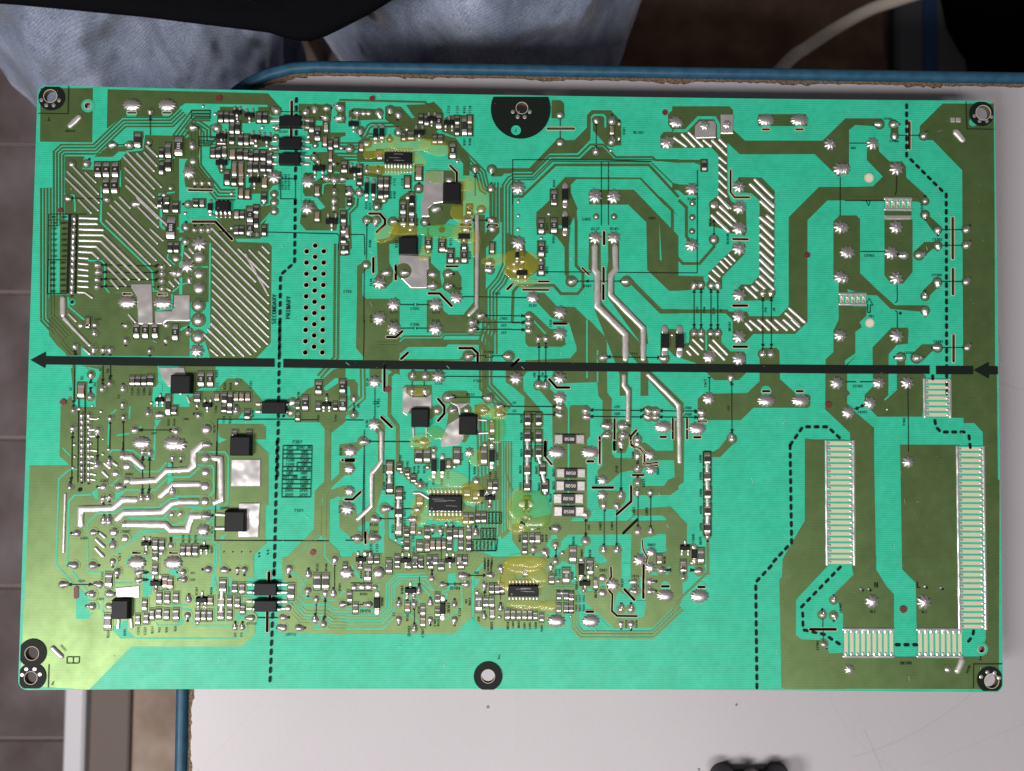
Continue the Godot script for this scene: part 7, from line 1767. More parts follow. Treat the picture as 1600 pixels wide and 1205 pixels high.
func lay_chips() -> void:
	chip(-134.44,-85.76,5.47,2.26,"black");chip(-147.96,-75.03,5.47,2.19,"black","0");chip(-145.07,-75.07,5.47,2.19,"black","0")
	chip(-142,-75.12,5.47,2.19,"black","0");chip(-145.02,-69.36,5.47,2.19,"black","0");chip(-142.13,-69.4,5.47,2.19,"black","0")
	chip(-126.06,-81.26,3.65,1.53,"black");chip(-123.73,-82.22,5.47,2.01,"black");chip(-125.92,-75.91,4.75,1.53,"black")
	chip(-123.6,-77.05,4.75,2.01,"black");chip(-126.17,-64.29,2.92,1.61,"black");chip(-123.64,-64.33,2.92,1.61,"black")
	chip(-120.14,-83.76,6.93,2.92,"black","103");chip(-105.67,-94.37,4.01,1.61,"black");chip(-103.67,-94.4,4.01,1.61,"black")
	chip(-101.77,-94.25,3.65,1.61,"black");chip(-92.19,-94.4,4.01,1.61,"black");chip(-90.18,-94.43,4.01,1.61,"black")
	chip(-101.68,-90.35,4.01,1.53,"black");chip(-99.69,-90.75,4.75,1.61,"black");chip(-105.2,-85.1,1.46,3.28,"black");chip(-101.6,-86.45,3.65,1.75,"black")
	chip(-98.57,-86.31,4.01,1.68,"black");chip(-96.57,-86.34,4.01,1.68,"black");chip(-94.57,-86.19,3.28,1.46,"tan");chip(-108.1,-81.54,3.65,1.53,"black")
	chip(-106.29,-81.75,4.01,1.68,"black");chip(-104.12,-81.97,4.01,1.68,"black");chip(-101.3,-81.27,4.01,2.04,"black")
	chip(-98.75,-81.31,4.01,2.04,"black");chip(-96.57,-81.15,4.01,1.68,"black");chip(-94.88,-80.44,2.92,1.61,"black");chip(-92.99,-80.84,4.01,1.82,"black")
	chip(-90.56,-80.88,4.01,1.82,"black");chip(-88.35,-79.98,4.01,1.68,"black");chip(-95.09,-76.73,4.01,1.75,"black");chip(-93.09,-76.76,4.01,1.75,"black")
	chip(-90.54,-76.8,3.65,1.75,"black");chip(-88.36,-76.65,3.28,1.75,"black");chip(-100.53,-75.91,5.84,1.68,"tan");chip(-98.16,-75.58,6.57,1.75,"tan")
	chip(-103,-72.92,5.47,1.75,"black");chip(-100.51,-71.85,4.01,1.75,"black");chip(-98.08,-72.07,4.01,1.75,"black");chip(-89.88,-71.26,4.01,1.82,"tan")
	chip(-97.98,-67.45,4.01,1.61,"tan");chip(-95.72,-67.12,3.65,1.61,"tan");chip(-89.95,-65.91,3.65,1.61,"black");chip(-73.88,-91.9,5.11,1.68,"black")
	chip(-71.71,-88.96,5.11,2.04,"black","0");chip(-68.75,-91.24,3.65,1.61,"black");chip(-69.03,-86.4,4.01,1.46,"black")
	chip(-67.1,-84.94,3.65,1.46,"black");chip(-65.18,-85.72,3.65,1.61,"black");chip(-67.03,-80.86,4.01,1.31,"tan");chip(-66.96,-76.78,3.28,1.31,"black")
	chip(-62.11,-77.22,4.38,2.19,"black","0");chip(-71.44,-68.57,4.01,1.75,"tan");chip(-35.45,-94.75,3.65,1.61,"black")
	chip(-33.42,-94.41,4.01,1.61,"black");chip(-29.12,-94.1,5.47,2.04,"black","18");chip(-22.65,-94.58,3.28,1.53,"black")
	chip(-22.6,-90.85,3.65,1.53,"black");chip(-20.08,-92.57,6.93,1.82,"black");chip(-18.16,-94.84,3.28,1.53,"black");chip(-18.11,-90.92,3.65,1.53,"black")
	chip(-38.85,-88.73,3.28,2.19,"black");chip(-41.42,-88.32,2.92,1.31,"black");chip(-30.47,-87.55,3.28,1.61,"black");chip(-28.48,-87.58,3.28,1.75,"black")
	chip(-24.1,-83.74,5.84,2.19,"black","08");chip(-49.75,-81.68,3.65,1.82,"black");chip(-56.2,-84.37,3.28,1.46,"tan");chip(-35.92,-75.57,5.47,2.19,"tan")
	chip(-39.83,-72.17,4.38,1.82,"tan");chip(-56.72,-76.19,4.01,1.61,"black");chip(-56.66,-72.48,3.28,1.61,"black");chip(-49.23,-72.04,4.01,1.82,"black")
	chip(-47.22,-72.06,4.01,1.68,"black");chip(-49.18,-68.15,4.38,1.82,"black");chip(-47.27,-68.17,3.65,1.61,"black");chip(-60.69,-68.54,3.28,1.61,"black")
	chip(-38.33,-66.82,3.65,1.46,"black");chip(32.18,-91.71,3.28,1.53,"tan");chip(11.85,-67.53,5.47,2.04,"black","101")
	chip(65.16,-79.67,4.01,1.68,"black");chip(-126.22,-63.61,3.65,1.46,"black");chip(-123.94,-61.99,4.01,1.82,"black")
	chip(-120.68,-62.03,4.01,2.04,"black");chip(-122.13,-54.85,8.03,3.1,"black","100");chip(-122.13,-47.88,4.01,1.61,"black")
	chip(-119.97,-47.91,4.01,1.61,"black");chip(-149.82,-21.46,3.65,1.46,"tan");chip(-133.07,-18.74,5.84,2.04,"black","01")
	chip(-130.02,-18.78,5.84,2.04,"black","01");chip(-126.72,-18.81,5.84,2.04,"black","01");chip(-119.69,-18.16,5.84,2.04,"black","01")
	chip(-149.86,-20.19,2.19,1.31,"black");chip(-113.66,-63.6,2.92,1.61,"black");chip(-111.49,-63.63,2.92,1.61,"black")
	chip(-99.37,-59.75,3.28,1.61,"black");chip(-97.45,-59.78,2.92,1.61,"black");chip(-94.73,-59.81,5.84,2.19,"black","12")
	chip(-92.59,-61.69,3.28,1.68,"black");chip(-92.5,-57.64,5.11,1.46,"black");chip(-99.32,-54.23,3.28,1.61,"black");chip(-97.51,-54.26,3.28,1.61,"black")
	chip(-94.62,-55.03,5.47,2.19,"black","12");chip(-93.31,-52.84,4.01,1.46,"black","",true);chip(-89.71,-54.36,4.01,1.46,"black")
	chip(-71.28,-59.58,4.01,1.82,"tan");chip(-62.1,-59.52,4.38,1.82,"black");chip(-62.03,-55.47,4.01,1.82,"black","01")
	chip(-61.97,-51.78,3.65,1.82,"black");chip(-61.91,-48.47,4.75,1.82,"black","01");chip(-60.08,-64.91,2.92,1.31,"black")
	chip(-60.8,-54.01,4.38,1.31,"black");chip(-60.89,-48.48,4.38,1.31,"black");chip(-41.24,-63.13,5.11,2.04,"black","01")
	chip(-41.18,-58.51,4.38,1.9,"black","01");chip(-38.23,-62.44,5.11,1.9,"black");chip(-38.18,-58.55,4.38,1.9,"black","01")
	chip(-32.23,-50.7,4.38,1.82,"black","02");chip(-27.36,-50.02,5.11,2.04,"black","02");chip(-24.39,-46.19,5.11,1.97,"black","02")
	chip(-19.64,-46.43,5.47,1.9,"black","01");chip(-19.68,-50.12,3.65,1.46,"black");chip(-17.99,-62.72,3.65,1.61,"black")
	chip(-9.78,-49.14,4.01,1.46,"black");chip(7.4,-57.13,5.47,2.04,"black","01");chip(11.88,-57.38,5.47,2.19,"black","01")
	chip(11.86,-66.1,3.28,2.04,"black");chip(7.53,-49,5.47,2.04,"black","01");chip(7.44,-42.35,5.47,1.9,"black","01");chip(0.88,-45.22,2.92,1.46,"black")
	chip(0.36,-42.63,2.92,1.46,"black");chip(-151.45,2.41,5.47,2.41,"black");chip(-134.03,-1.19,3.65,1.82,"black");chip(-132.06,-1.21,3.65,1.82,"black")
	chip(-129.98,-1.23,3.65,1.82,"black");chip(-127.77,-1.43,4.01,2.19,"black");chip(-121.45,7.18,7.3,1.68,"black");chip(-119.37,8.97,3.28,1.82,"black")
	chip(-110.38,-1.96,5.47,2.19,"black","01");chip(-107.26,-1.99,5.47,2.19,"black","01");chip(-111.49,4.38,3.65,2.19,"black")
	chip(-104.74,4.14,3.28,1.75,"tan");chip(-102.15,4.47,4.01,1.68,"black");chip(-100.16,5.18,5.84,1.61,"black");chip(-98.13,4.07,3.28,1.61,"tan")
	chip(-96.23,4.06,3.28,1.61,"tan");chip(-94.14,4.04,3.28,1.75,"tan");chip(-102.17,8.09,3.28,1.68,"black");chip(-100.26,8.43,3.28,1.68,"black")
	chip(-94.12,10.18,3.65,1.82,"black");chip(-76.73,6.77,3.28,1.31,"black");chip(-76.66,10.75,3.28,1.46,"black");chip(-74.22,6.02,5.47,2.12,"black","0")
	chip(-69.64,0.54,5.11,2.26,"black","0");chip(-69.63,7.07,3.28,1.61,"black");chip(-63.74,7.01,3.28,1.46,"black");chip(-61.44,0.1,5.11,1.97,"black","0")
	chip(-61.23,6.27,5.11,2.19,"black","01");chip(-98.28,16.72,2.55,1.82,"black");chip(-93.26,16.67,2.55,1.82,"black");chip(-9.16,13.78,4.38,1.61,"black")
	chip(-9.2,17.04,2.92,1.61,"black");chip(3.18,11.13,4.38,2.04,"black");chip(7,11.1,4.38,2.04,"black");chip(3.16,16.94,4.38,2.04,"black")
	chip(7.05,16.91,4.38,2.04,"black");chip(-124.68,55.03,4.01,1.82,"black");chip(-122.37,55.19,4.01,1.82,"black");chip(-124.48,58.76,4.01,1.82,"black")
	chip(-115.2,57.11,4.01,1.68,"black");chip(-113.17,57.1,4.01,1.68,"black");chip(-110.93,57.09,4.38,1.82,"black");chip(-44.63,28.33,5.11,2.19,"black")
	chip(-44.54,34.63,5.11,2.19,"black");chip(-41.26,37.31,4.38,2.19,"black");chip(-41.28,43.24,5.11,2.19,"black");chip(-41.2,48.98,5.47,2.19,"black")
	chip(-41.21,27.76,2.92,1.61,"black");chip(-38.48,29.72,2.55,1.46,"black");chip(-36.28,31.87,2.92,1.61,"black");chip(-34.02,39.42,3.65,2.19,"tan")
	chip(-34.58,23.92,5.11,2.41,"black");chip(-31.69,23.9,5.11,2.19,"black");chip(-24.17,26.73,3.28,1.46,"tan");chip(-21.38,23.99,5.84,2.19,"black")
	chip(-11.96,23.92,6.2,2.19,"black");chip(-9.68,34.02,3.28,1.61,"tan");chip(-7.87,34,3.65,1.61,"black");chip(-17.62,36.6,2.92,2.19,"tan")
	chip(-14.71,37.66,3.28,1.82,"tan");chip(-18.06,45.6,4.01,1.68,"black");chip(-16.07,45.59,4.01,1.68,"black");chip(-13.73,45.21,4.01,1.68,"black")
	chip(-11.74,45.2,4.01,1.68,"black");chip(-36.22,49.31,4.01,1.68,"tan");chip(-38.37,50.4,3.28,1.61,"black");chip(-38.24,54.69,4.38,1.61,"black")
	chip(-33.8,55.21,4.01,2.04,"black");chip(-31.27,50.71,4.38,1.82,"black");chip(-31.21,55.37,3.65,1.68,"tan");chip(-29.38,54.64,4.01,1.61,"tan")
	chip(-27.33,54.63,4.01,1.61,"tan");chip(-25.53,54.62,3.65,1.31,"tan");chip(-23.59,51.02,4.38,1.82,"black");chip(-23.54,54.97,4.01,1.61,"black")
	chip(-21.43,50.65,3.65,1.61,"black");chip(-19.62,50.64,3.65,1.61,"black");chip(-19.58,54.58,4.01,1.61,"black");chip(-16.92,50.62,4.75,1.61,"black")
	chip(-16.87,54.93,4.01,1.61,"black");chip(-50.74,59.77,3.28,1.68,"black");chip(-48.58,59.76,3.28,1.68,"black")
	chip(-51.74,57.99,2.92,1.31,"black","",true);chip(-44.33,61.17,3.65,2.04,"black");chip(-41.47,59.72,3.65,1.68,"black")
	chip(-35.29,60.05,4.01,1.61,"black");chip(-33.37,60.75,4.01,1.61,"black");chip(-30.5,60.02,3.65,1.61,"black");chip(-28.34,60.01,3.65,1.61,"black")
	chip(-20.06,59.96,3.65,1.61,"black");chip(-18.08,59.95,3.65,1.61,"black");chip(3.27,22.53,4.38,2.04,"black");chip(7.09,22.5,4.38,2.04,"black")
	chip(3.18,28.5,4.38,2.04,"black");chip(8.59,28.28,4.38,2.04,"black");chip(3.19,34.29,3.65,2.04,"black");chip(9.4,34.42,4.38,2.04,"black")
	chip(49.45,59.21,3.65,1.68,"black");chip(3.23,38.98,2.55,1.82,"black");chip(2.61,52.3,3.65,1.61,"black");chip(5.04,52.28,3.65,1.68,"black")
	chip(7.03,52.27,3.65,1.68,"black");chip(2.57,56.07,3.65,1.61,"black");chip(19.31,57.77,5.84,2.34,"black");chip(25.24,61.14,4.01,2.19,"black")
	chip(22.34,61.16,3.28,1.82,"black");chip(66.22,24.2,4.38,2.19,"black");chip(66.21,30.2,4.38,2.19,"black");chip(66.32,36.18,4.38,2.19,"black")
	chip(66.32,42.16,4.38,2.19,"black");chip(66.2,48.12,4.75,2.19,"black");chip(63.9,58.05,5.47,2.19,"black");chip(57.82,60.97,3.28,2.04,"black")
	chip(-140.15,67.34,5.47,2.41,"black");chip(-140.1,81.49,5.84,2.41,"black");chip(-124.46,63.71,4.01,1.82,"black");chip(-120.97,67.95,4.75,1.82,"tan")
	chip(-119.19,68.3,4.38,1.82,"tan");chip(-127.69,75.78,4.38,1.61,"black");chip(-127.04,80.37,4.01,1.61,"black");chip(-129.86,80.74,4.01,1.61,"black")
	chip(-125.12,78.95,4.01,1.61,"black");chip(-122.79,73.28,4.38,1.82,"black");chip(-120.12,73.44,4.01,1.82,"black");chip(-122.83,78.59,4.01,1.82,"black")
	chip(-120.16,78.93,4.01,1.82,"black");chip(-117.11,73.25,4.01,1.82,"black");chip(-116.97,78.92,4.38,2.04,"black");chip(-105.36,74.26,3.28,1.82,"black")
	chip(-109.51,79.24,4.01,1.61,"black");chip(-107.55,79.23,4.01,1.61,"black");chip(-105.42,79.22,4.01,1.61,"black");chip(-101.21,69.1,5.11,2.34,"black")
	chip(-101.62,74.6,4.01,2.19,"black");chip(-101.7,78.85,4.01,2.19,"black");chip(-97.1,69.79,4.01,1.82,"black");chip(-94.6,69.95,4.01,1.82,"black")
	chip(-98.77,74.59,4.01,1.68,"black");chip(-96.1,74.75,4.01,1.82,"black");chip(-98.68,78.84,4.01,1.68,"black");chip(-94.27,77.05,3.65,1.61,"black")
	chip(-68.95,67.51,5.84,2.41,"black");chip(-66.09,67.5,5.84,2.41,"black");chip(-77.82,70.94,5.84,2.26,"black");chip(-59.38,61.94,2.19,1.46,"black")
	chip(-51.63,64.75,5.84,2.41,"black","101");chip(-54.18,61.91,2.92,1.46,"black");chip(-44.31,62.57,4.38,2.19,"black")
	chip(-41.45,61.48,2.92,1.68,"black");chip(-37.5,61.46,3.65,1.46,"black");chip(-35.34,61.45,2.92,1.46,"black");chip(-33.18,61.44,2.92,1.46,"black")
	chip(-29.94,61.42,3.65,1.82,"black");chip(-26.34,61.76,3.65,2.04,"black");chip(-19.5,61.36,3.28,2.19,"black");chip(-57.7,72.62,4.38,1.61,"black")
	chip(-55.66,76.52,4.01,1.82,"black");chip(-37.76,76.08,4.01,1.68,"tan");chip(-32.43,77.13,4.01,1.68,"black");chip(-32.38,81.04,4.01,1.68,"tan")
	chip(-27.46,72.83,3.65,1.61,"black");chip(-27.4,77.82,3.28,1.68,"black");chip(-13.23,74.73,6.2,2.19,"black","101");chip(-10.72,74.18,4.01,1.82,"black")
	chip(-8.74,74.17,4.01,1.68,"black");chip(-8.52,78.09,4.01,1.61,"black");chip(-3.29,78.43,4.01,1.61,"black");chip(-8.78,69.71,3.65,1.61,"black")
	chip(-6.8,69.7,3.65,1.61,"black");chip(-5.18,69.51,3.65,1.46,"black");chip(17,65.11,5.47,2.41,"black","101");chip(11.95,66.21,3.65,1.68,"black")
	chip(25.39,62.55,4.75,2.04,"black","101");chip(27.23,67.74,4.01,1.46,"black");chip(14.51,71.92,3.28,1.46,"black");chip(17.05,71.91,3.28,1.68,"black")
	chip(18.86,72.26,3.28,1.68,"black");chip(14.47,76.21,3.28,1.61,"black");chip(17.07,76.2,3.28,1.68,"black");chip(18.81,76.19,3.28,1.68,"black")
	chip(2.89,63.75,3.28,1.46,"black");chip(-1.31,78.42,4.01,1.46,"black");chip(0.67,78.41,4.01,1.46,"black");chip(2.65,78.4,4.01,1.46,"black")
	chip(4.53,78.39,4.01,1.46,"black");chip(6.44,78.74,3.28,1.46,"black");chip(8.61,79.44,3.28,1.46,"black");chip(57.82,62.02,3.65,2.04,"black")


func lay_shunts() -> void:
	shunt(17.79,17.72,10.58,3.28);shunt(18.41,29.58,10.22,3.28);shunt(18.33,33.99,10.22,3.47);shunt(17.56,38.44,10.58,3.47);shunt(17.77,42.84,10.58,3.47)


func lay_sots() -> void:
	sot(-100.06,-95.95,90,1);sot(-95.67,-95.09,90,1.1);sot(-105.26,-87.32,90,1.2);sot(-93.31,-87.14,90,1.1);sot(-89.47,-86.64,90,1.1)
	sot(-105.04,-78.07,90,1.3);sot(-93.42,-71.95,90,1.3);sot(-71.04,-76.53,-90,1.4);sot(-59.08,-92.51,90,1.2);sot(-31.59,-94.81,90,1.1)
	sot(-25.5,-93.41,-90,1.2);sot(-35.93,-89.89,90,1.2);sot(-58.43,-75.79,90,1.3);sot(-66.15,-57.81,90,1.4);sot(-19.71,-53.07,90,1.4)
	sot(0.74,-40.42,-90,1.3);sot(-124.37,5.4,-90,0.99);sot(-108.01,7.06,90,1.04);sot(-66.82,6.5,-90,1.04);sot(-127.71,54.87,90,1.04)
	sot(-108,56.18,-90,0.99);sot(-9.64,38.34,90,1.16);sot(-54.04,59.79,90,1.16);sot(-38.59,60.06,90,1.16);sot(-23.3,59.98,90,1.16);sot(58.44,55.2,-90,1.16)
	sot(-123.98,68.32,90,1.28);sot(-108.32,73.92,-90,1.28);sot(-36.83,70.38,-90,1.28);sot(23.53,67.58,90,1.28)


func lay_diodes() -> void:
	diode(-51.33,-89.28,5.47,1.61,90);diode(-49.06,-89.5,5.11,1.61,90);diode(-54.13,-69.56,6.93,1.46,90);diode(-51.75,-69.41,6.2,1.46,90)
	diode(-38.17,-65.71,4.38,1.68,90);diode(15.79,-68.33,6.93,2.19,90);diode(-108.63,-62.2,4.38,1.46,90);diode(15.85,-58.36,6.93,2.19,90)
	diode(-0.96,-46.67,3.65,1.46,90);diode(51.26,-16.93,8.76,2.74,90);diode(56.48,-16.98,8.76,2.74,90);diode(-29.3,27.31,7.3,1.82,90)
	diode(-26.33,27.47,6.93,1.68,90);diode(-9.17,23.9,7.3,1.82,90);diode(-12.55,36.92,3.28,2.19,0);diode(2.95,40.42,2.19,3.28,0)
	diode(2.02,46.55,3.28,2.19,-70);diode(61.64,57.35,5.11,1.68,90);diode(-48.25,74.71,6.2,2.19,90);diode(-25.62,76.39,6.93,1.82,90)
	diode(22.24,62.93,6.57,1.82,90)


func lay_ics() -> void:
	soic(-81.02,-92.53,7.85,4.01,0,2,-6.39,6.2);soic(-80.94,-84.92,7.85,4.01,0,2,-6.31,6.28);soic(-81.05,-79.35,7.48,4.01,0,2,-6.1,6.5)
	soic(-43.13,-80.29,9.85,4.01,90,9,-3.65,4.56);power_chip(-24.1,-68.13,6.39,6.93);soic(-104.03,-62.45,5.11,3.65,90,4,-2.37,3.65)
	power_chip(-39.15,-49.13,6.75,6.2);power_chip(-116.62,-0.09,7.3,6.57);soic(-84.64,7.75,8.58,4.2,0,2,-6.39,6.02);power_chip(-95.78,21.02,7.3,6.93)
	power_chip(-34.15,10.73,6.39,6.57);power_chip(-17.51,13.13,6.57,6.93);power_chip(-97.08,46.83,7.3,7.3);soic(-25.09,40.25,11.68,5.47,90,9,-4.56,4.2)
	power_chip(-135.2,76.88,6.02,6.75);soic(-86.23,69.91,7.85,4.38,0,2,-6.39,6.75);soic(-86.11,75.59,7.85,4.01,0,2,-6.57,6.75)
	soic(2.22,70.19,10.58,4.01,90,9,-3.47,3.1)


func lay_words_a() -> void:
	word("T",-165.64,-92.67,1.46,180);word("PN201A",-158.11,-88.46,0.8);word("EL5",-74.84,-74.63,1.02);word("EL6",-74.84,-65.2,1.02)
	word("R24",-84.84,-73.63,0.73,-90);word("R61",-84.81,-72.22,0.73,-90);word("R10",-84.78,-70.82,0.73,-90);word("C61",-84.75,-69.42,0.73,-90)
	word("Q13",-83.74,-73.64,0.73,-90);word("C11",-83.72,-72.24,0.73,-90);word("Q21",-83.69,-70.83,0.73,-90);word("Q10",-83.66,-69.43,0.73,-90)
	word("R60",-82.65,-73.66,0.73,-90);word("R10",-82.62,-72.26,0.73,-90);word("C11",-82.6,-70.85,0.73,-90);word("R22",-82.57,-69.45,0.73,-90)
	word("C11",-81.56,-73.68,0.73,-90);word("C61",-81.53,-72.27,0.73,-90);word("R22",-81.5,-70.87,0.73,-90);word("R11",-81.48,-69.46,0.73,-90)
	word("IC107",-83.88,-89.33,0.95);word("RC401",-76.44,-82.02,0.8);word("C132",-25.74,-98.27,1.02,-90);word("C127",-22.62,-98.32,1.02,-90)
	word("R103",-20.15,-98.36,1.02,-90);word("C128",-18.2,-98.39,1.02,-90);word("R101",-20.02,-86.78,0.95,-90);word("R100",-18.07,-86.81,0.95,-90)
	word("R132",-45.69,-67.46,0.95,-90);word("R180",-44.41,-67.47,0.95,-90);word("C172",-44.48,-72.1,0.95,-90);word("C174",-45.77,-72.64,0.95,-90)
	word("C176",-41.74,-72.14,0.95,-90);word("RL101",41.75,-91.03,1.09);word("D101",36.56,-91.59,0.95,-90);word("R104",11.82,-72.36,0.95,-90)
	word("EL44",60.7,-67.47,1.09);word("CY105",131.18,-97.41,0.95);word("CY106",133.35,-89.34,0.95);word("104",118.52,-86.66,0.95)
	word("DPC",-162.77,-57.97,0.95);word("DRV",-159.17,-58.02,0.95);word("12V",-162.78,-55.95,0.95);word("20VS",-159.18,-56,0.95)
	word("12V",-162.64,-53.94,0.95);word("GND",-159.05,-53.99,0.95);word("12V",-162.58,-52,0.95);word("GND",-158.99,-52.05,0.95)
	word("12V",-162.52,-50.06,0.95);word("GND",-158.93,-50.11,0.95);word("12V",-162.46,-48.12,0.95);word("GND",-158.87,-48.17,0.95)
	word("12V",-162.4,-46.19,0.95);word("GND",-158.81,-46.23,0.95);word("12V",-162.34,-44.25,0.95);word("GND",-158.75,-44.3,0.95)
	word("GND",-162.63,-41.99,0.95);word("GND",-159.15,-42.03,0.95);word("GND",-162.57,-39.98,0.95);word("GND",-159.09,-40.02,0.95)
	word("GND",-162.51,-37.98,0.95);word("GND",-159.03,-38.02,0.95);word("GND",-162.45,-35.97,0.95);word("GND",-158.97,-36.02,0.95)
	word("GND",-162.38,-33.97,0.95);word("GND",-158.91,-34.01,0.95);word("GND",-162.32,-31.97,0.95);word("GND",-158.85,-32.01,0.95)
	word("C225",-146.63,-22.41,0.88);word("SECONDARY",-85.7,-26.56,1.68,-90);word("PRIMARY",-80.82,-27.16,1.68,-90);word("107",-75.82,-59.41,0.95)
	word("D173",-54.22,-63.69,0.95,-90);word("D171",-52.94,-63.34,0.95,-90);word("C171",-48.92,-63.4,0.95,-90);word("R180",-52.73,-50.06,0.95,-90)
	word("R164",-36.24,-58.03,0.95,-90);word("Q121",-43.43,-50.18,1.02,-90);word("EL84",-52.15,-36.47,0.95,-90);word("C102",-60.27,-33.07,1.02)
	word("EL71",-43.99,-25.93,0.95);word("EL73",-43.94,-23.01,0.95);word("EL83",-51.95,-23.65,0.95,-90);word("C105",-36.73,-27.3,1.09)
	word("EL72",-29.32,-26.1,0.95);word("EL74",-29.29,-23.17,0.95);word("R171",-32.35,-54.57,1.02,-90);word("R173",-24.45,-51.17,1.02,-90)
	word("R174",-17.62,-46.46,1.02,-90);word("EL82",-21.51,-34.63,0.95);word("F103",-8.16,-32.95,0.95);word("Q172",-21.85,-63.96,0.95)
	word("J102",-5.7,-24.17,1.09);word("R191",9.42,-56.98,0.95,-90);word("R105",11.77,-52.38,0.95,-90);word("R192",9.48,-48.84,0.95,-90)
	word("R193",9.53,-41.45,0.95,-90);word("L602",23.39,-59.76,1.09);word("EL37",26.54,-56.28,1.09);word("EL45",33.18,-56.48,1.09)
	word("D107",23.78,-35.98,1.09);word("EL81",4.68,-28.87,1.02);word("L601",46.64,-60.45,0.95);word("D108",67.19,-59.05,0.95,90)
	word("BD101B",73.48,-53.37,0.95,90);word("J107",62.74,-27.88,0.95,-90);word("J106",65.14,-27.91,0.95,-90);word("J110",68.46,-27.58,0.95,-90)
	word("J5",71.04,-27.79,0.95,-90);word("J16",86.93,-28.16,1.02,-90);word("J8",89.9,-28.38,1.02,-90);word("LB101",143.05,-65.87,0.95,90)
	word("CY103",148.53,-54.17,1.02);word("CX103",124,-48.07,1.02);word("CY104",148.19,-41.41,1.02);word("102",124.56,-26.55,0.95)
	word("J4",-145.23,-4.87,0.95,90);word("J42",-142.71,-4.54,0.95,90);word("J45",-147.05,0.2,0.88,90);word("R2",-151.47,-1.92,0.95,-90)
	word("C2",-138.7,4.46,0.95,90);word("J1",-155.21,1.91,1.09,90);word("C228",-134.11,2.61,0.95,-90);word("C221",-131.96,2.59,0.95,-90)
	word("C206",-129.99,2.57,0.95,-90);word("R221",-127.95,2.55,0.95,-90);word("J41",-126.21,16.95,0.95,180);word("R223",-121.3,13.13,0.88,-90)
	word("R224",-119.33,13.11,0.88,-90);word("R203",-105.14,-3.82,0.95,-90);word("C211",-104.75,0.52,0.95,-90);word("R229",-102.24,0.5,0.88,-90)
	word("R228",-100.19,0.48,0.88,-90);word("C241",-93.26,-0.13,0.95,-90);word("R246",-92.33,9.81,0.95,-90);word("C204",-105.11,8.48,0.88,-90)
	word("C214",-102.33,12.06,0.88,-90);word("R213",-100.18,12.22,0.88,-90);word("J44",-115.42,12,0.95);word("R130",-76.69,3.51,0.95,-90)
	word("C191",-69.62,11.23,0.88,-90);word("C192",-63.67,11.18,0.88,-90);word("EL13",-105.49,15.33,0.88,-90);word("P201",-76.74,19.6,1.24)
	word("C106",-36.65,-21.73,1.09);word("J22",-5.68,-21.81,1.02);word("J23",-5.65,-19.25,1.02);word("LS102",-10.69,-12.43,0.95)
	word("C103",-48.95,5.79,1.09,-90);word("EL78",-52.86,-1.43,0.95,-90);word("EL56",-28.1,-1.24,0.95);word("F101",-14.41,-2.17,1.09)
	word("R117",-16.9,2.66,1.09);word("EL80",-52.81,13.07,0.95,-90);word("J83",-55.8,6.94,0.88,-90);word("C820",10.95,-22.73,0.95,-90)
	word("J49",5.43,-4.37,0.95,-90);word("J50",8.27,-4.4,0.95,-90);word("J111",40.14,-12.22,1.09);word("34",-1.6,5.35,0.95);word("34",-1.57,8.26,0.95)
	word("J29",34.34,6.41,1.02);word("J28",34.35,8.85,1.02);word("C621",31.44,11.24,0.95);word("R628",1,10.97,1.02,-90);word("R630",1.05,16.96,1.02,-90)
	word("R629",4.82,10.75,1.02,-90);word("R639",4.87,16.93,1.02,-90);word("BD101",74.17,-22.33,1.02,-90);word("J17",73.76,6.49,0.95,-90)
	word("C801",65.5,-2.22,1.02,-90);word("J109",59.25,6.62,1.02);word("J108",59.25,8.88,1.02);word("CX101",148.47,-17.71,1.02)
	word("LB103",137.82,-13.6,0.95);word("CX102",119.54,-1.64,1.02);word("FA101",121.13,7.52,0.95);word("F102",135.9,10.69,1.02,-90)
	word("D201",-134.22,31.17,0.95);word("C203",-142.7,33.49,0.95);word("D207",-134.75,50.82,0.95);word("C205",-149.06,53.22,0.95)
	word("C2L1",-136.82,59.55,0.95,-90);word("EL12",-105.46,50.1,0.88,-90);word("Q204",-101.28,42.57,1.09);word("Q201",-105.42,56.7,0.95,-90)
	word("R218",-115.3,53.19,0.95,-90);word("R227",-113.16,53.18,0.95,-90);word("R219",-111.02,53.17,0.95,-90);word("DPC",-79.22,21.57,1.09)
	word("DRV.ON",-74.22,21.53,1.09);word("GND",-79.19,23.05,1.09);word("GND",-74.19,23.01,1.09);word("20VS",-79.19,24.53,1.09)
	word("20VS",-74.2,24.49,1.09);word("12VB",-79.2,26,1.09);word("12VB",-74.21,25.97,1.09);word("12VB",-79.21,27.41,1.09);word("GND",-74.22,27.37,1.09)
	word("ACD",-79.22,28.92,1.09);word("PWR.ON",-74.26,28.88,1.09);word("GND",-79.22,30.39,1.09);word("GND",-74.3,30.36,1.09)
	word("OVT.ON",-79.23,31.87,1.09);word("GND",-74.28,31.83,1.09);word("12VB",-79.27,33.38,1.09);word("12VB",-74.25,33.34,1.09)
	word("GND",-79.24,34.89,1.09);word("GND",-74.29,34.85,1.09);word("20VS",-79.28,36.39,1.09);word("20VS",-74.3,36.36,1.09);word("20VS",-79.29,37.9,1.09)
	word("20VS",-74.3,37.87,1.09);word("T101",-75.85,43.29,1.17);word("EL87",-61.67,22.69,0.95,-90);word("EL90",-61.69,42.66,0.95,-90)
	word("R108",-46.61,28.71,1.02,-90);word("R109",-46.52,34.65,1.02,-90);word("R110",-39.34,37.83,1.02,-90);word("R111",-39.26,43.58,1.02,-90)
	word("R112",-43.24,49.35,1.02,-90);word("R113",-39.14,46.99,1.02,-90);word("R182",-41.07,25.05,0.95,-90);word("R183",-38.51,27.2,0.95,-90)
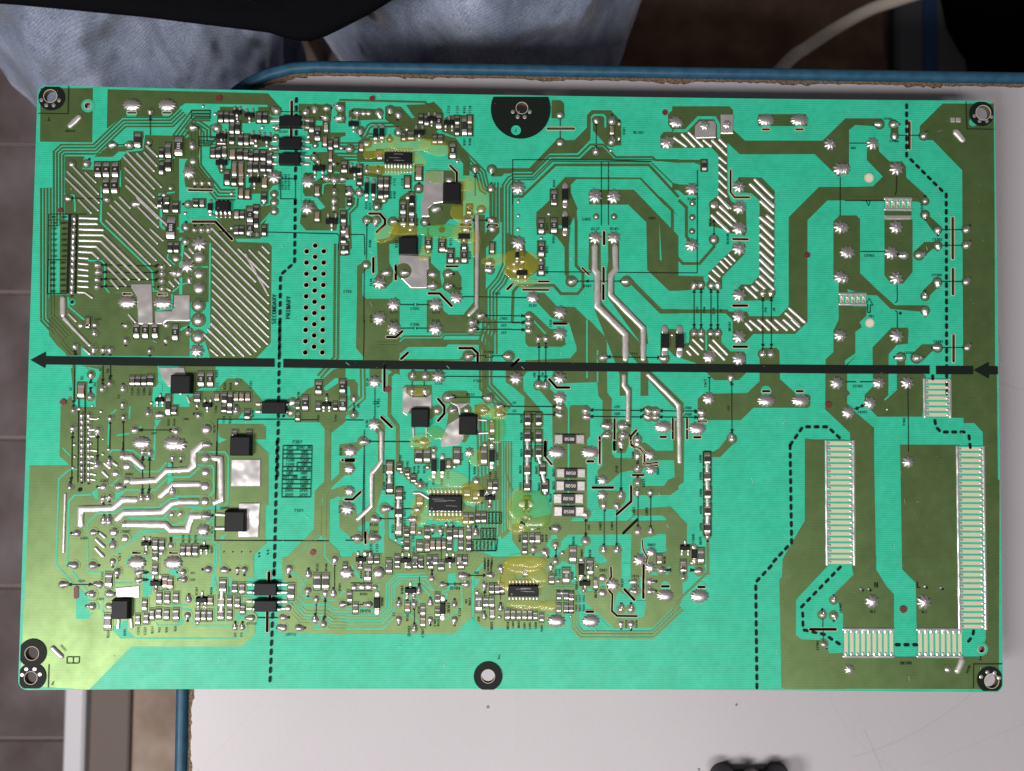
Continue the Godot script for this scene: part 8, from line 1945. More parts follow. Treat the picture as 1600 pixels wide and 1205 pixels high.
	word("R184",-36.14,28.99,0.95,-90);word("R118",-34.7,28.79,0.95,-90);word("R119",-32.64,28.78,0.95,-90);word("C180",-31.73,34.54,0.88,-90)
	word("R120",-49.85,47.96,1.02);word("C104",-49.81,50.4,1.02);word("R124",-19.56,24.34,0.95,-90);word("D100",-15.17,29.01,0.95,-90)
	word("R141",-13.95,23.94,0.95,-90);word("D101",-7.24,23.88,0.95,-90);word("D103",-29.41,32.72,0.95,-90);word("D102",-26.52,32.7,0.95,-90)
	word("C115",-24.38,30.52,0.95,-90);word("C116",-9.71,30.77,0.95,-90);word("R137",-7.72,30.39,0.95,-90);word("C21",-9.98,43.86,0.73,-90)
	word("R20",-9.97,44.79,0.73,-90);word("R21",-9.96,45.73,0.73,-90);word("D21",-9.95,46.66,0.73,-90);word("D64",-8.75,43.85,0.73,-90)
	word("R11",-8.74,44.78,0.73,-90);word("R22",-8.73,45.72,0.73,-90);word("R62",-8.72,46.65,0.73,-90);word("Q12",-7.52,43.84,0.73,-90)
	word("R13",-7.51,44.78,0.73,-90);word("C11",-7.5,45.71,0.73,-90);word("D23",-7.49,46.65,0.73,-90);word("C22",-6.29,43.83,0.73,-90)
	word("C21",-6.28,44.77,0.73,-90);word("R60",-6.27,45.7,0.73,-90);word("C23",-6.26,46.64,0.73,-90);word("C12",-12.02,49.48,0.73,-90)
	word("R11",-12.01,50.34,0.73,-90);word("C21",-12,51.2,0.73,-90);word("C14",-11.99,52.06,0.73,-90);word("R61",-10.79,49.47,0.73,-90)
	word("R13",-10.78,50.33,0.73,-90);word("Q11",-10.77,51.19,0.73,-90);word("C22",-10.76,52.06,0.73,-90);word("Q10",-9.56,49.46,0.73,-90)
	word("R62",-9.55,50.32,0.73,-90);word("C13",-9.54,51.19,0.73,-90);word("R60",-9.54,52.05,0.73,-90);word("R62",-8.33,49.46,0.73,-90)
	word("R12",-8.32,50.32,0.73,-90);word("R12",-8.32,51.18,0.73,-90);word("R63",-8.31,52.04,0.73,-90);word("C61",-15.48,53.38,0.73,-90)
	word("R62",-15.47,54.31,0.73,-90);word("R12",-15.46,55.24,0.73,-90);word("R62",-15.45,56.17,0.73,-90);word("R13",-14.18,53.37,0.73,-90)
	word("R20",-14.17,54.3,0.73,-90);word("C11",-14.16,55.23,0.73,-90);word("C23",-14.15,56.17,0.73,-90);word("R22",-12.88,53.36,0.73,-90)
	word("R13",-12.87,54.29,0.73,-90);word("R24",-12.86,55.23,0.73,-90);word("R61",-12.85,56.16,0.73,-90);word("C21",-11.58,53.35,0.73,-90)
	word("C62",-11.57,54.29,0.73,-90);word("R62",-11.56,55.22,0.73,-90);word("C13",-11.55,56.15,0.73,-90);word("R12",-10.28,53.34,0.73,-90)
	word("D24",-10.27,54.28,0.73,-90);word("C61",-10.26,55.21,0.73,-90);word("Q23",-10.25,56.14,0.73,-90);word("R11",-8.98,53.34,0.73,-90)
	word("R63",-8.97,54.27,0.73,-90);word("R14",-8.96,55.2,0.73,-90);word("R13",-8.95,56.14,0.73,-90);word("C10",-7.68,53.33,0.73,-90)
	word("R12",-7.67,54.26,0.73,-90);word("R61",-7.66,55.2,0.73,-90);word("R62",-7.65,56.13,0.73,-90);word("R114",-39.73,56.14,0.95,-90)
	word("C107",-36.18,52.53,0.95,-90);word("R139",-50.69,55.84,1.02,-90);word("C121",-48.61,55.83,1.02,-90);word("C105",-35.95,56.47,0.88,-90)
	word("C64",-11.3,59.77,0.73,-90);word("C11",-11.29,60.63,0.73,-90);word("C12",-11.28,61.49,0.73,-90);word("Q22",-10.07,59.76,0.73,-90)
	word("C20",-10.06,60.62,0.73,-90);word("R11",-10.05,61.48,0.73,-90);word("C22",-8.85,59.75,0.73,-90);word("R62",-8.84,60.61,0.73,-90)
	word("C60",-8.83,61.47,0.73,-90);word("R631",1.1,22.73,1.02,-90);word("R640",4.91,22.7,1.02,-90);word("R632",0.78,28.52,1.02,-90)
	word("R641",6.41,28.66,1.02,-90);word("R633",0.83,34.3,1.02,-90);word("R642",7.36,34.44,1.02,-90);word("R627",12.41,29.52,1.02,-90)
	word("R623",12.44,34.04,1.02,-90);word("R624",11.39,38.38,1.02,-90);word("J33",24.81,48.56,1.02,-90);word("J110",34.43,28.26,0.95,-90)
	word("D604",48.85,28.52,1.02,-90);word("C640",40.07,23.14,0.88,-90);word("D603",27.34,31.94,1.02,-90);word("D617",43.93,32.9,1.02,-90)
	word("L602",28.8,47.82,1.02,-90);word("L601",32.87,47.79,1.02,-90);word("L603",40.49,42.69,1.02,-90);word("L604",44.97,42.84,1.02,-90)
	word("D602",46.71,54.37,1.02);word("R620",51.27,59.56,0.95,-90);word("R613",0.81,52.31,0.95,-90);word("R636",8.66,52.26,0.95,-90)
	word("C619",10.04,52.25,0.95,-90);word("R614",19.46,53.09,1.02,-90);word("D605",22.39,57.21,0.95,-90);word("R610",25.22,57.55,1.02,-90)
	word("R601",63.76,24.41,1.02,90);word("R602",63.84,30.4,1.02,90);word("R603",63.91,36.2,1.02,90);word("R604",63.91,42.17,1.02,90)
	word("R605",63.91,48.14,1.02,90);word("C608",61.28,51.94,1.02,-90);word("R619",63.83,52.83,1.02,-90);word("J204",-149.69,67.82,0.88)
	word("C209",-142.97,73.91,0.88);word("C215",-142.49,65.94,0.88,-90);word("R222",-139.98,85.72,0.95,-90);word("C218",-129.75,84.62,0.95,-90)
	word("C227",-127.45,84.61,0.95,-90);word("R217",-124.99,84.25,0.95,-90);word("R22",-122.68,84.24,0.88,-90);word("R20",-120.2,84.23,0.88,-90)
	word("R24",-117.2,83.87,0.88,-90);word("Q205",-134.34,85.17,0.88,-90);word("T",-158.17,102.3,1.46,200);word("PN202",-155.01,90.53,0.8,45)
	word("J51",-111.81,64.89,0.88);word("J50",-111.75,67.2,0.88);word("IC201",-110.24,71.09,0.88,-90);word("R250",-105.26,70.89,0.88,-90)
	word("C221",-99.04,70.68,0.88,-90);word("J27",-96.74,85.91,0.88,-90);word("J11",-94.61,85.9,0.88,-90);word("CY112",-91.14,81.99,0.95)
	word("D101",-61.22,69.43,0.95,-90);word("R133",-69.04,62.7,0.95,-90);word("R144",-66,62.69,0.95,-90);word("LB112",-77.71,85.66,1.02)
	word("R141",-53.88,65.12,0.95,-90);word("R105",-52.95,71.81,0.95);word("ZD105",-52.32,77.57,1.09);word("D106",-46.46,74.34,0.95,-90)
	word("D103",-39.71,70.22,1.02,-90);word("ZD104",-21.57,69.66,1.09);word("J60",-14.24,64.27,0.95);word("R132",-37.78,79.64,0.95,-90)
	word("ZD102",-37.1,84.44,1.09,-90);word("C1",-42.45,78.6,0.95,-90);word("C107",-32.44,84.95,1.09,-90);word("R138",-33.87,77.13,0.88,-90)
	word("C109",-28.25,81.38,0.95,-90);word("R135",-27.07,81.37,0.95,-90);word("ZD101",-23.54,76.38,1.09,-90);word("C134",-19.75,77.78,1.02,-90)
	word("R621",-16.3,74.21,0.95,-90);word("J47",-17.56,74.21,0.95,-90);word("R635",-8.66,82.37,1.02,-90);word("R634",-3.08,82.34,1.02,-90)
	word("J39",-13.17,80.25,0.95,-90);word("R63",-11.21,61.35,0.73,-90);word("D10",-11.2,62.21,0.73,-90);word("C24",-11.19,63.07,0.73,-90)
	word("R60",-10.13,61.35,0.73,-90);word("C12",-10.12,62.2,0.73,-90);word("Q62",-10.11,63.06,0.73,-90);word("C61",-9.05,61.34,0.73,-90)


func lay_words_b() -> void:
	word("D62",-9.04,62.2,0.73,-90);word("R21",-9.03,63.06,0.73,-90);word("T",-6.04,93.02,1.61,190);word("R608",19.1,65.09,0.95,-90)
	word("C610",14.64,64.04,0.95,-90);word("R615",13.56,64.05,0.95,-90);word("Q603",20.64,68.49,1.02,-90);word("R616",27.28,71.32,1.02,-90)
	word("D601",30.03,63.17,1.02);word("EL61",36.5,67.51,1.02,-90);word("C615",41.11,65.16,0.95);word("C622",41.12,68.49,0.95)
	word("C614",38,81.64,0.95,-90);word("C616",41.52,81.63,0.95,-90);word("C609",20.61,76.18,0.88,-90);word("R607",21.84,76.17,0.88,-90)
	word("R606",23.14,76.17,0.88,-90);word("C615",20.6,72.96,0.88,-90);word("C611",21.82,72.96,0.88,-90);word("C602",23.13,72.95,0.88,-90)
	word("R603",0.7,81.97,0.88,-90);word("C603",-1.28,81.98,0.88,-90);word("C607",2.68,82.32,0.88,-90);word("C605",4.56,82.31,0.88,-90)
	word("C608",6.58,82.31,0.88,-90);word("R601",8.64,83.19,0.88,-90);word("LB102",112.89,75.77,0.95,-90);word("CY102",104.77,88.71,0.95,-90)
	word("N",125.59,67.79,2.19);word("L",140.47,67.71,2.41);word("BL2",124.23,76.98,0.95);word("BL1",142.39,77.08,0.95);word("BK100",135.78,94.7,1.17)
	word("PN203",157.57,96.78,0.88,110);word("T",162.03,92.82,1.61,180)


func lay_glue() -> void:
	glue(-49.8,-84.84,7.3,3.28,-25,.5);glue(-38.45,-85.75,8.76,2.55,0,.6);glue(-30.36,-84.76,5.47,3.1,15,.5);glue(-42.79,-81.97,8.39,2.19,0,.3)
	glue(-46.01,-76.72,9.49,2.01,0,.4);glue(-36.16,-79.84,2.92,2.19,0,.3);glue(-16.21,-67.87,5.11,6.93,-20,.9);glue(-19.55,-71.54,3.28,2.55,0,.5)
	glue(-20.54,-61.14,4.38,3.28,20,.5);glue(-30.59,-74.35,3.28,2.55,20,.25);glue(-46.77,-53.83,4.75,2.92,-35,.6);glue(-40.95,-55.38,5.47,2.55,0,.7)
	glue(-33.53,-46.99,2.19,3.28,15,.6);glue(-27.05,-54.82,8.03,2.74,0,.35);glue(-19.36,-54.19,4.75,4.01,0,.6);glue(-15.65,-50.17,1.82,4.75,0,.4)
	glue(-9.01,-45.09,4.38,2.19,-10,.3);glue(-1.68,-44.82,4.38,4.01,0,.8);glue(-0.54,-40.4,5.11,3.28,0,.5);glue(4.19,-44.15,2.92,4.01,0,.3)
	glue(1.69,-37.12,4.75,1.46,0,.3);glue(-34.12,18.34,4.01,2.19,0,.6);glue(-12.12,8,4.01,2.55,0,.8);glue(-7.03,8.68,3.28,2.92,0,.6)
	glue(-7.7,14.49,3.28,5.11,0,.35);glue(-28.35,16.12,3.65,2.19,20,.35);glue(-35.07,1.67,4.38,1.46,0,.3);glue(-34.09,20.12,4.01,1.64,0,.6)
	glue(-23.82,31.96,7.3,2.92,10,.4);glue(-25.21,36.29,7.3,2.01,0,.5);glue(-15.8,36.95,4.75,4.01,0,.6);glue(-25.16,40.25,6.93,3.28,0,.25)
	glue(-33.79,42.83,3.28,5.47,0,.5);glue(-25.11,44.93,7.3,1.82,0,.4);glue(-18.23,45.96,3.28,1.82,0,.4);glue(-14.49,24.3,3.28,2.92,0,.3)
	glue(4.53,42.57,6.93,7.85,0,1.2);glue(0.53,41.16,4.01,6.93,0,.8);glue(0.22,47.64,4.01,3.28,0,.7);glue(2.86,60.19,7.3,3.1,0,.8)
	glue(2.51,61.6,8.03,3.28,0,.7);glue(6.51,64.8,4.75,2.92,20,.6);glue(1.49,68.41,8.03,2.19,0,.3);glue(3.35,75.19,7.3,1.82,0,.4)
	glue(10.93,75.51,3.28,2.19,0,.4);glue(-3.59,66.29,3.28,4.75,0,.6)


# ---------------------------------------------------------------- table, floor and what stands round
func build_table() -> void:
	var t := thing("table", "white topped table with chipped edges and a blue painted rim", "table", Vector3(0, TABLE_TOP, 0))
	# outline of the top: left edge, rounded corner, far edge
	var rim := PackedVector2Array([Vector2(-124.6, 520)])
	rim.append(Vector2(-127.3, 120))
	rim.append(Vector2(-128.5, -70))
	for k in 9:
		var a := PI + PI / 2 * k / 8.0
		rim.append(Vector2(-128.7 + 48, -127.9 + 44) + Vector2(cos(a) * 48, sin(a) * 44))
	rim.append(Vector2(20, -127.9))
	rim.append(Vector2(106, -128.0))
	rim.append(Vector2(640, -128.3))
	for i in range(1, rim.size() - 1): rim[i] = Vector2(-7.2, 9.3) + (rim[i] - Vector2(-7.2, 9.3)) * 0.9535
	rim[0].x = -119.5
	rim[-1].y = -121.9
	var side := normals2(rim)
	var inner := PackedVector2Array()
	var core := PackedVector2Array()
	for i in rim.size():
		inner.append(rim[i] - side[i] * signf(side[i].dot(rim[i] - Vector2(200, 200))) * 3.6)
	# ragged laminate edge
	var rag := RandomNumberGenerator.new()
	rag.seed = 3
	var ragged := PackedVector2Array()
	for i in inner.size() - 1:
		var steps := maxi(1, int(inner[i].distance_to(inner[i + 1]) / 1.3))
		for k in steps:
			var p := inner[i].lerp(inner[i + 1], float(k) / steps)
			var toward := (Vector2(260, 200) - p).normalized()
			var chip_depth := maxf(0.0, rag.randf_range(-0.5, 0.5))
			if sin(p.x * 0.13 + p.y * 0.21) > 0.6: chip_depth += rag.randf_range(0.2, 1.3)
			ragged.append(p + toward * chip_depth)
	ragged.append(inner[-1])
	var top := ragged.duplicate()
	top.append(Vector2(640, 520))
	var s := Shape.new()
	s.slab(top, 0.0, -1.0)
	part("laminate_top", s.commit(), t, mats.table_laminate)
	core = inner.duplicate()
	for i in core.size(): core[i] = rim[i].lerp(core[i], 0.5)
	core.append(Vector2(640, 520))
	s = Shape.new()
	s.slab(core, -0.9, -16.0)
	part("chipboard_core", s.commit(), t, mats.chipboard)
	var tube := Shape.new()
	sweep(tube, rim, 2.2, -0.8)
	part("blue_rim", tube.commit(), t, mats.blue_paint)
	for q in [[-0.10, 0.46], [0.60, -0.09], [0.60, 0.46], [-0.085, -0.085]]:
		var leg := CylinderMesh.new()
		leg.top_radius = 0.011
		leg.bottom_radius = 0.011
		leg.height = 0.714
		part("leg", leg, t, mats.blue_paint, Vector3(q[0], -0.374, q[1]))

func sweep(s: Shape, path: PackedVector2Array, r: float, y: float, wob := 0.0) -> void:
	var pts := PackedVector2Array()
	for i in path.size() - 1:
		var steps := maxi(1, int(path[i].distance_to(path[i + 1]) / 8.0))
		for k in steps: pts.append(path[i].lerp(path[i + 1], float(k) / steps))
	pts.append(path[-1])
	var side := normals2(pts)
	var rows := []
	for i in pts.size():
		var row := PackedVector3Array()
		for j in 12:
			var a := TAU * j / 12
			row.append(Shape.at(pts[i] + side[i] * cos(a) * r, y + sin(a) * r))
		rows.append(row)
	for i in rows.size() - 1:   # each short length faces away from its own middle
		s.grid([rows[i], rows[i + 1]], true, Shape.at((pts[i] + pts[i + 1]) / 2, y))

func tube3(s: Shape, path: Array, r: float, sides := 10) -> void:   # metres
	var rows := []
	for i in path.size():
		var d: Vector3 = (path[mini(i + 1, path.size() - 1)] - path[maxi(i - 1, 0)]).normalized()
		var u := d.cross(Vector3.UP if absf(d.y) < 0.9 else Vector3.RIGHT).normalized()
		var w := d.cross(u)
		var row := PackedVector3Array()
		for j in sides:
			var a := TAU * j / sides
			row.append(path[i] + (u * cos(a) + w * sin(a)) * r)
		rows.append(row)
	for i in rows.size() - 1: s.grid([rows[i], rows[i + 1]], true, (path[i] + path[i + 1]) / 2.0)

func build_floor() -> void:
	var f := BoxMesh.new()
	f.size = Vector3(5.0, 0.04, 5.0)
	var floor_node := part("floor", f, self, mats.grout, Vector3(0, -0.745, 0))
	note(floor_node, "brown tiled floor with pale joints under the table", "", "", "structure")
	var rows := [-0.93, -0.735, -0.54, -0.343, -0.1455, 0.0465, 0.239, 0.4335, 0.63]
	for i in rows.size() - 1:
		var x := -2.2 + (0.31 if i % 2 else 0.0)
		while x < 2.2:
			var s := Shape.new()
			bevel_box(s, Vector3(597.0, 6.0, (rows[i + 1] - rows[i]) * 1000.0 - 4.5), 0.8)
			part("tile", s.commit(), floor_node, mats.floor_tile, Vector3(x, 0.0202, (rows[i] + rows[i + 1]) / 2))
			x += 0.602

func build_bench() -> void:
	var b := thing("bench", "low wooden bench with a white metal edge left of the table leg", "bench", Vector3(-0.31, -0.35, 0.36))
	var s := Shape.new()
	bevel_box(s, Vector3(17, 20, 700), 2.0)
	part("metal_edge", s.commit(), b, mats.white_metal, Vector3(-0.0437, -0.018, 0.10))
	for q in [[-0.0165, 33.0, "brown_wood"], [0.022, 40.0, "pale_wood"], [0.068, 46.0, "pale_wood"]]:
		s = Shape.new()
		bevel_box(s, Vector3(q[1], 16, 700), 1.5)
		part("plank", s.commit(), b, mats[q[2]], Vector3(q[0], -0.018, 0.10))
	for q in [[-0.04, -0.22], [0.08, -0.22], [-0.04, 0.42], [0.08, 0.42]]:
		var leg := BoxMesh.new()
		leg.size = Vector3(0.02, 0.352, 0.02)
		part("leg", leg, b, mats.white_metal, Vector3(q[0], -0.195, q[1]))

func build_person() -> void:
	var p := thing("person", "person in faded blue jeans and black top sitting beyond the table", "person", Vector3(-0.12, -0.72, -0.42))
	var at := p.position
	# joints in world metres: [from, to, radius, radius, cloth]
	var b := [
		[Vector3(-0.215, -0.17, -0.56), Vector3(-0.212, -0.125, -0.232), 0.092, 0.080, "denim"],
		[Vector3(-0.03, -0.17, -0.58), Vector3(-0.022, -0.125, -0.252), 0.098, 0.092, "denim"],
		[Vector3(-0.212, -0.135, -0.232), Vector3(-0.235, -0.62, -0.20), 0.066, 0.05, "denim"],
		[Vector3(-0.022, -0.135, -0.245), Vector3(0.0, -0.62, -0.24), 0.068, 0.05, "denim"],
		[Vector3(-0.21, -0.15, -0.60), Vector3(-0.04, -0.15, -0.60), 0.11, 0.11, "denim"],
		[Vector3(-0.12, -0.02, -0.62), Vector3(-0.12, 0.22, -0.63), 0.125, 0.135, "black_cloth"],
		[Vector3(-0.22, 0.30, -0.62), Vector3(-0.02, 0.30, -0.62), 0.085, 0.085, "black_cloth"],
		[Vector3(-0.31, 0.31, -0.62), Vector3(-0.36, 0.05, -0.58), 0.055, 0.045, "black_cloth"],
		[Vector3(0.07, 0.31, -0.62), Vector3(0.12, 0.05, -0.58), 0.055, 0.045, "black_cloth"],
		[Vector3(-0.36, 0.05, -0.58), Vector3(-0.27, -0.05, -0.40), 0.044, 0.034, "black_cloth"],
		[Vector3(0.12, 0.05, -0.58), Vector3(0.05, -0.04, -0.40), 0.044, 0.034, "black_cloth"],
		[Vector3(-0.12, 0.36, -0.62), Vector3(-0.12, 0.45, -0.61), 0.055, 0.05, "skin"],
		[Vector3(-0.12, 0.52, -0.60), Vector3(-0.12, 0.57, -0.60), 0.075, 0.085, "skin"],
		[Vector3(-0.235, -0.68, -0.19), Vector3(-0.24, -0.69, -0.06), 0.042, 0.034, "hair"],
		[Vector3(0.0, -0.68, -0.23), Vector3(0.0, -0.69, -0.10), 0.042, 0.034, "hair"],
		[Vector3(-0.235, -0.60, -0.20), Vector3(-0.235, -0.68, -0.19), 0.046, 0.042, "denim"],
		[Vector3(0.0, -0.60, -0.24), Vector3(0.0, -0.68, -0.23), 0.046, 0.042, "denim"],
	]
	part("body", flesh(b, 0.010, at), p)
	# black top hanging over the lap
	var hem := poly([-330, -176, -300, -169, -218, -165.5, -162, -161, -107, -155, -100, -152.5, -92, -151, -82, -154.5, -76, -158, -66, -163.5, -53, -172, -10, -210, 12, -250])
	var cloth := Shape.new()
	drape(cloth, hem)
	part("black_top", cloth.commit(), p, mats.black_cloth, -at)
	var pp := Shape.new()
	pp.slab(poly([-130, -165.4, -126, -163.9, -113, -163.3, -107, -164.6, -101, -168, -112, -180, -129, -178]), 4.2, 3.0)
	part("purple_print", pp.commit(), p, mats.purple_cloth, Vector3(0, -0.02, 0) - at)
	# skull cap of hair and a face
	var hair := SphereMesh.new()
	hair.radius = 0.093
	hair.height = 0.15
	hair.radial_segments = 24
	hair.rings = 12
	part("hair", hair, p, mats.hair, Vector3(-0.12, 0.605, -0.61) - at)
	var seat := thing("stool", "pale wooden stool under the person in jeans", "stool", Vector3(-0.12, -0.72, -0.58))
	var s := Shape.new()
	bevel_box(s, Vector3(330, 28, 300), 4.0)
	part("seat", s.commit(), seat, mats.pale_wood, Vector3(0, 0.415, 0))
	for q in [[-0.14, -0.12], [0.14, -0.12], [-0.14, 0.12], [0.14, 0.12]]:
		var leg := BoxMesh.new()
		leg.size = Vector3(0.03, 0.418, 0.03)
		part("leg", leg, seat, mats.pale_wood, Vector3(q[0], 0.209, q[1]))

func drape(s: Shape, hem: PackedVector2Array) -> void:   # a soft sheet of cloth over the lap, its front edge rolled under
	var folds := FastNoiseLite.new()
	folds.seed = 21
	folds.frequency = 0.022
	var rows := []
	var sum := Vector3.ZERO
	for i in 58:
		var x := lerpf(-330.0, 12.0, i / 57.0)
		var front := hem[0].y
		for k in hem.size() - 1:
			if x >= hem[k].x and x <= hem[k + 1].x: front = lerpf(hem[k].y, hem[k + 1].y, (x - hem[k].x) / (hem[k + 1].x - hem[k].x))
		var sag := 90.0 * (pow(smoothstep(-262.0, -330.0, x), 1.5) + pow(smoothstep(-20.0, 12.0, x), 1.5))
		var row := PackedVector3Array()
		for q in [[-400.0, -9.0], [-60.0, -9.0], [-8.0, -9.0], [-2.0, -8.0], [0.0, -4.5], [-1.5, -1.2], [-6.0, 0.0], [-14.0, 0.6], [-30.0, 1.0], [-60.0, 3.0], [-110.0, 10.0], [-200.0, 24.0], [-300.0, 40.0], [-400.0, 60.0]]:
			var z: float = front + q[0]
			var lift := 3.5 * folds.get_noise_2d(x * 1.5, z * 0.5) * clampf(-q[0] / 20.0, 0.0, 1.0)
			row.append(Vector3(x, -24.0 + q[1] + lift - sag, maxf(z, -560.0)) * MM)
		rows.append(row)
	s.grid(rows, false, Vector3(-0.15, -0.03, -0.36))

# one continuous skin round tapered limbs: smooth distance field, surface nets
func flesh(bones: Array, cell: float, origin: Vector3) -> ArrayMesh:
	var lo := Vector3.INF
	var hi := -Vector3.INF
	for q in bones:
		for e in [0, 1]:
			var m: float = q[2 + e] + 0.05
			lo = lo.min(q[e] - Vector3.ONE * m)
			hi = hi.max(q[e] + Vector3.ONE * m)
	var nx := int((hi.x - lo.x) / cell) + 2
	var ny := int((hi.y - lo.y) / cell) + 2
	var nz := int((hi.z - lo.z) / cell) + 2
	var f := PackedFloat32Array()
	f.resize(nx * ny * nz)
	f.fill(0.2)
	var fold := FastNoiseLite.new()
	fold.seed = 6
	fold.frequency = 7.0
	fold.fractal_type = FastNoiseLite.FRACTAL_RIDGED
	fold.fractal_octaves = 2
	var k := 0.03
	for q in bones:
		var a: Vector3 = q[0]
		var ab: Vector3 = q[1] - a
		var m: float = maxf(q[2], q[3]) + 0.05
		var l2 := ab.length_squared()
		var c0 := ((a.min(q[1]) - Vector3.ONE * m - lo) / cell).max(Vector3.ZERO)
		var c1 := ((a.max(q[1]) + Vector3.ONE * m - lo) / cell)
		for z in range(int(c0.z), mini(nz, int(c1.z) + 1)):
			for y in range(int(c0.y), mini(ny, int(c1.y) + 1)):
				for x in range(int(c0.x), mini(nx, int(c1.x) + 1)):
					var w := lo + Vector3(x, y, z) * cell
					var t := clampf((w - a).dot(ab) / l2, 0.0, 1.0)
					var d := (w - a - ab * t).length() - lerpf(q[2], q[3], t)
					if absf(d) < 0.04: d -= 0.015 * fold.get_noise_3d(w.x * 1.6, w.y, w.z * 0.8 + w.x)
					var at := (z * ny + y) * nx + x
					var h := maxf(k - absf(d - f[at]), 0.0) / k
					f[at] = minf(d, f[at]) - h * h * k * 0.25
	var idx := {}
	var pts := PackedVector3Array()
	for z in nz - 1:
		for y in ny - 1:
			var row := (z * ny + y) * nx
			for x in nx - 1:
				var i := row + x
				if f[i] > 0.03 or f[i] < -0.03: continue
				var inside := 0
				var sum := Vector3.ZERO
				var crossed := 0
				for e in 8:
					if f[i + (e & 1) + ((e >> 1) & 1) * nx + (e >> 2) * nx * ny] < 0.0: inside += 1
				if inside == 0 or inside == 8: continue
				for e in [[0, 1], [2, 3], [4, 5], [6, 7], [0, 2], [1, 3], [4, 6], [5, 7], [0, 4], [1, 5], [2, 6], [3, 7]]:
					var p0 := Vector3(e[0] & 1, (e[0] >> 1) & 1, e[0] >> 2)
					var p1 := Vector3(e[1] & 1, (e[1] >> 1) & 1, e[1] >> 2)
					var f0 := f[i + int(p0.x) + int(p0.y) * nx + int(p0.z) * nx * ny]
					var f1 := f[i + int(p1.x) + int(p1.y) * nx + int(p1.z) * nx * ny]
					if (f0 < 0.0) != (f1 < 0.0):
						sum += p0.lerp(p1, f0 / (f0 - f1))
						crossed += 1
				idx[i] = pts.size()
				pts.append(lo + (Vector3(x, y, z) + sum / crossed) * cell)
	var tools := {}
	var normals := PackedVector3Array()
	normals.resize(pts.size())
	var quads := []
	var step := [1, nx, nx * ny]
	for i in idx:
		for d in 3:
			var u: int = step[(d + 1) % 3]
			var v: int = step[(d + 2) % 3]
			var far: int = i + step[d]
			if far >= f.size() or (f[i] < 0.0) == (f[far] < 0.0): continue
			if not (idx.has(i - u) and idx.has(i - v) and idx.has(i - u - v)): continue
			var q := [idx[i], idx[i - u], idx[i - u - v], idx[i - v]]
			var nrm: Vector3 = (pts[q[2]] - pts[q[0]]).cross(pts[q[3]] - pts[q[1]])
			var axis := Vector3(1 if d == 0 else 0, 1 if d == 1 else 0, 1 if d == 2 else 0) * (1.0 if f[i] < 0.0 else -1.0)
			if nrm.dot(axis) < 0.0: nrm = -nrm
			for j in q: normals[j] += nrm
			quads.append(q)
	for q in quads:
		var c: Vector3 = (pts[q[0]] + pts[q[2]]) / 2.0
		var best := 9.0
		var wears := "denim"
		for o in bones:
			var ab: Vector3 = o[1] - o[0]
			var t := clampf((c - o[0]).dot(ab) / ab.length_squared(), 0.0, 1.0)
			var d: float = (c - o[0] - ab * t).length() - lerpf(o[2], o[3], t)
			if d < best:
				best = d
				wears = o[4]
		if not tools.has(wears): tools[wears] = Shape.new()
		var s: Shape = tools[wears]
		for tri in [[0, 1, 2], [0, 2, 3]]:
			var g := []
			for j in tri: g.append(q[j])
			s.smooth(pts[g[0]] - origin, pts[g[1]] - origin, pts[g[2]] - origin, normals[g[0]], normals[g[1]], normals[g[2]])
	var mesh := ArrayMesh.new()
	for w in tools: mesh = tools[w].commit(mats[w], mesh)
	return mesh

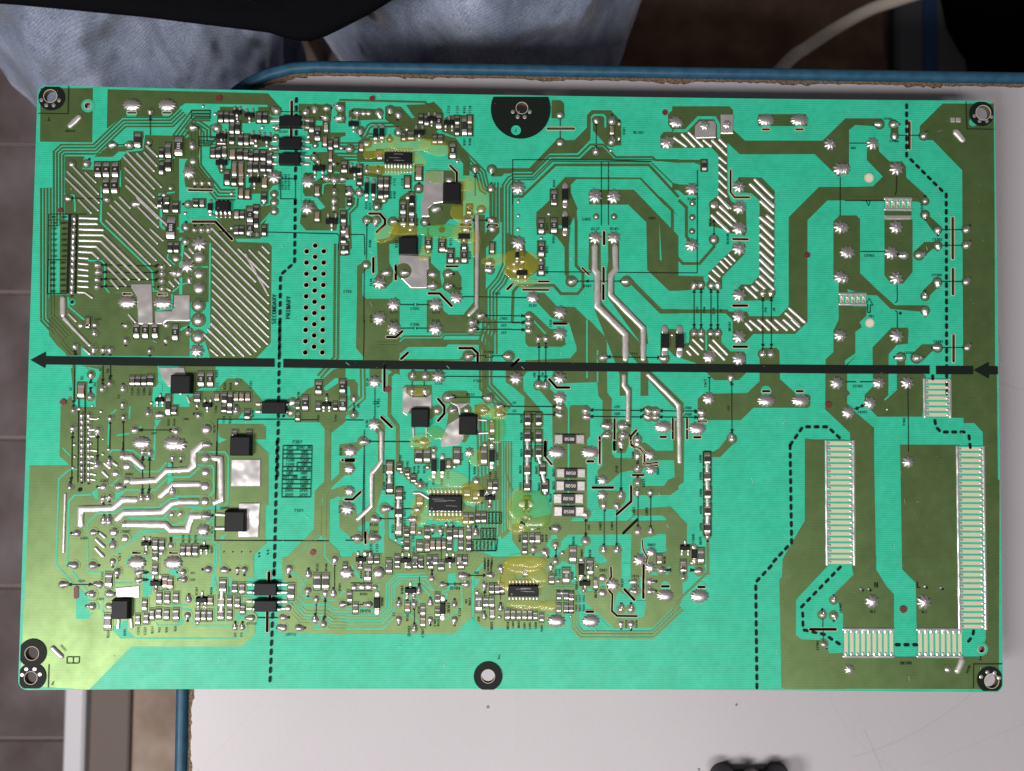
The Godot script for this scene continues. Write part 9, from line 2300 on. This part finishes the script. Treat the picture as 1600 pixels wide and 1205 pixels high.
func build_clutter() -> void:
	# white cable hanging past the far edge of the table
	var cable := Shape.new()
	var path := []
	for q in [[0.185, -0.36, -0.235], [0.2186, -0.30, -0.271], [0.2367, -0.30, -0.286], [0.2627, -0.30, -0.3036], [0.2887, -0.30, -0.3182], [0.3147, -0.30, -0.3276], [0.345, -0.30, -0.339], [0.41, -0.31, -0.375], [0.50, -0.45, -0.50], [0.54, -0.715, -0.66]]: path.append(Vector3(q[0], q[1], q[2]))
	var fine := []
	for i in path.size() - 1:
		for k in 6: fine.append(path[i].cubic_interpolate(path[i + 1], path[maxi(i - 1, 0)], path[mini(i + 2, path.size() - 1)], k / 6.0))
	fine.append(path[-1])
	tube3(cable, fine, 0.0050)
	note(part("cable", cable.commit(), self, mats.cable_white), "white cable curving down behind the far edge of the table", "cable")
	# brown box on the floor
	var box := thing("cardboard_box", "brown cardboard box on the floor beyond the table", "box", Vector3(0.26, -0.72, -0.46))
	var s := Shape.new()
	bevel_box(s, Vector3(285, 220, 300), 3.0)
	part("carton", s.commit(), box, mats.cardboard)
	s = Shape.new()
	bevel_box(s, Vector3(286, 2.0, 60), 0.4)
	part("flap_edge", s.commit(), box, mats.cardboard, Vector3(0, 0.2195, 0.118))
	# grey cloth strip with a blue stripe
	var strip := thing("folded_cloth", "grey folded cloth with a blue stripe beside the cardboard box", "cloth", Vector3(0.455, -0.52, -0.46))
	s = Shape.new()
	bevel_box(s, Vector3(78, 18, 300), 4.0)
	part("cloth", s.commit(), strip, mats.grey_cloth)
	s = Shape.new()
	bevel_box(s, Vector3(15, 2.0, 300), 0.5)
	part("blue_stripe", s.commit(), strip, mats.blue_cloth, Vector3(-0.003, 0.0178, 0))
	var stand := BoxMesh.new()
	stand.size = Vector3(0.12, 0.2, 0.30)
	note(part("storage_crate", stand, self, mats.brown_wood, Vector3(0.465, -0.62, -0.46)), "dark wooden crate under the folded grey cloth", "crate")
	# black bag at the far right
	var bag := thing("black_bag", "black rounded bag at the far right beyond the table", "bag", Vector3(0.60, -0.72, -0.44))
	var rows := []
	for q in [[0.0, 0.09], [0.02, 0.125], [0.12, 0.14], [0.22, 0.13], [0.30, 0.09], [0.33, 0.03], [0.332, 0.002]]:
		var row := PackedVector3Array()
		for j in 28:
			var a := TAU * j / 28
			var r: float = q[1] * (1.0 + 0.05 * sin(3 * a + q[0] * 20.0))
			row.append(Vector3(cos(a) * r, q[0], sin(a) * r))
		rows.append(row)
	s = Shape.new()
	s.grid(rows, true, Vector3(0, 0.15, 0))
	part("bag_body", s.commit(), bag, mats.black_cloth)
	s = Shape.new()
	var loop := []
	for k in 13:
		var a := PI * k / 12
		loop.append(Vector3(cos(a) * 0.09, 0.29 + sin(a) * 0.07, 0.05))
	tube3(s, loop, 0.008)
	part("handle", s.commit(), bag, mats.black_cloth)
	# dark plastic clip lying on the near edge of the table
	var clip := thing("plastic_clip", "dark grey plastic clip with a steel pin on the near part of the table", "clip", Vector3(0.0866, TABLE_TOP, 0.1452))
	s = Shape.new()
	bevel_box(s, Vector3(24, 6.5, 12), 1.6)
	part("body", s.commit(), clip, mats.knob_plastic)
	for side in [-1.0, 1.0]:
		var lobe := CylinderMesh.new()
		lobe.top_radius = 0.0042
		lobe.bottom_radius = 0.0050
		lobe.height = 0.009
		part("lobe", lobe, clip, mats.knob_plastic, Vector3(side * 0.0098, 0.0045, -0.0035))
	var pin := CylinderMesh.new()
	pin.top_radius = 0.0038
	pin.bottom_radius = 0.0045
	pin.height = 0.010
	part("steel_pin", pin, clip, mats.dull_steel, Vector3(0.0005, 0.0052, -0.0025))
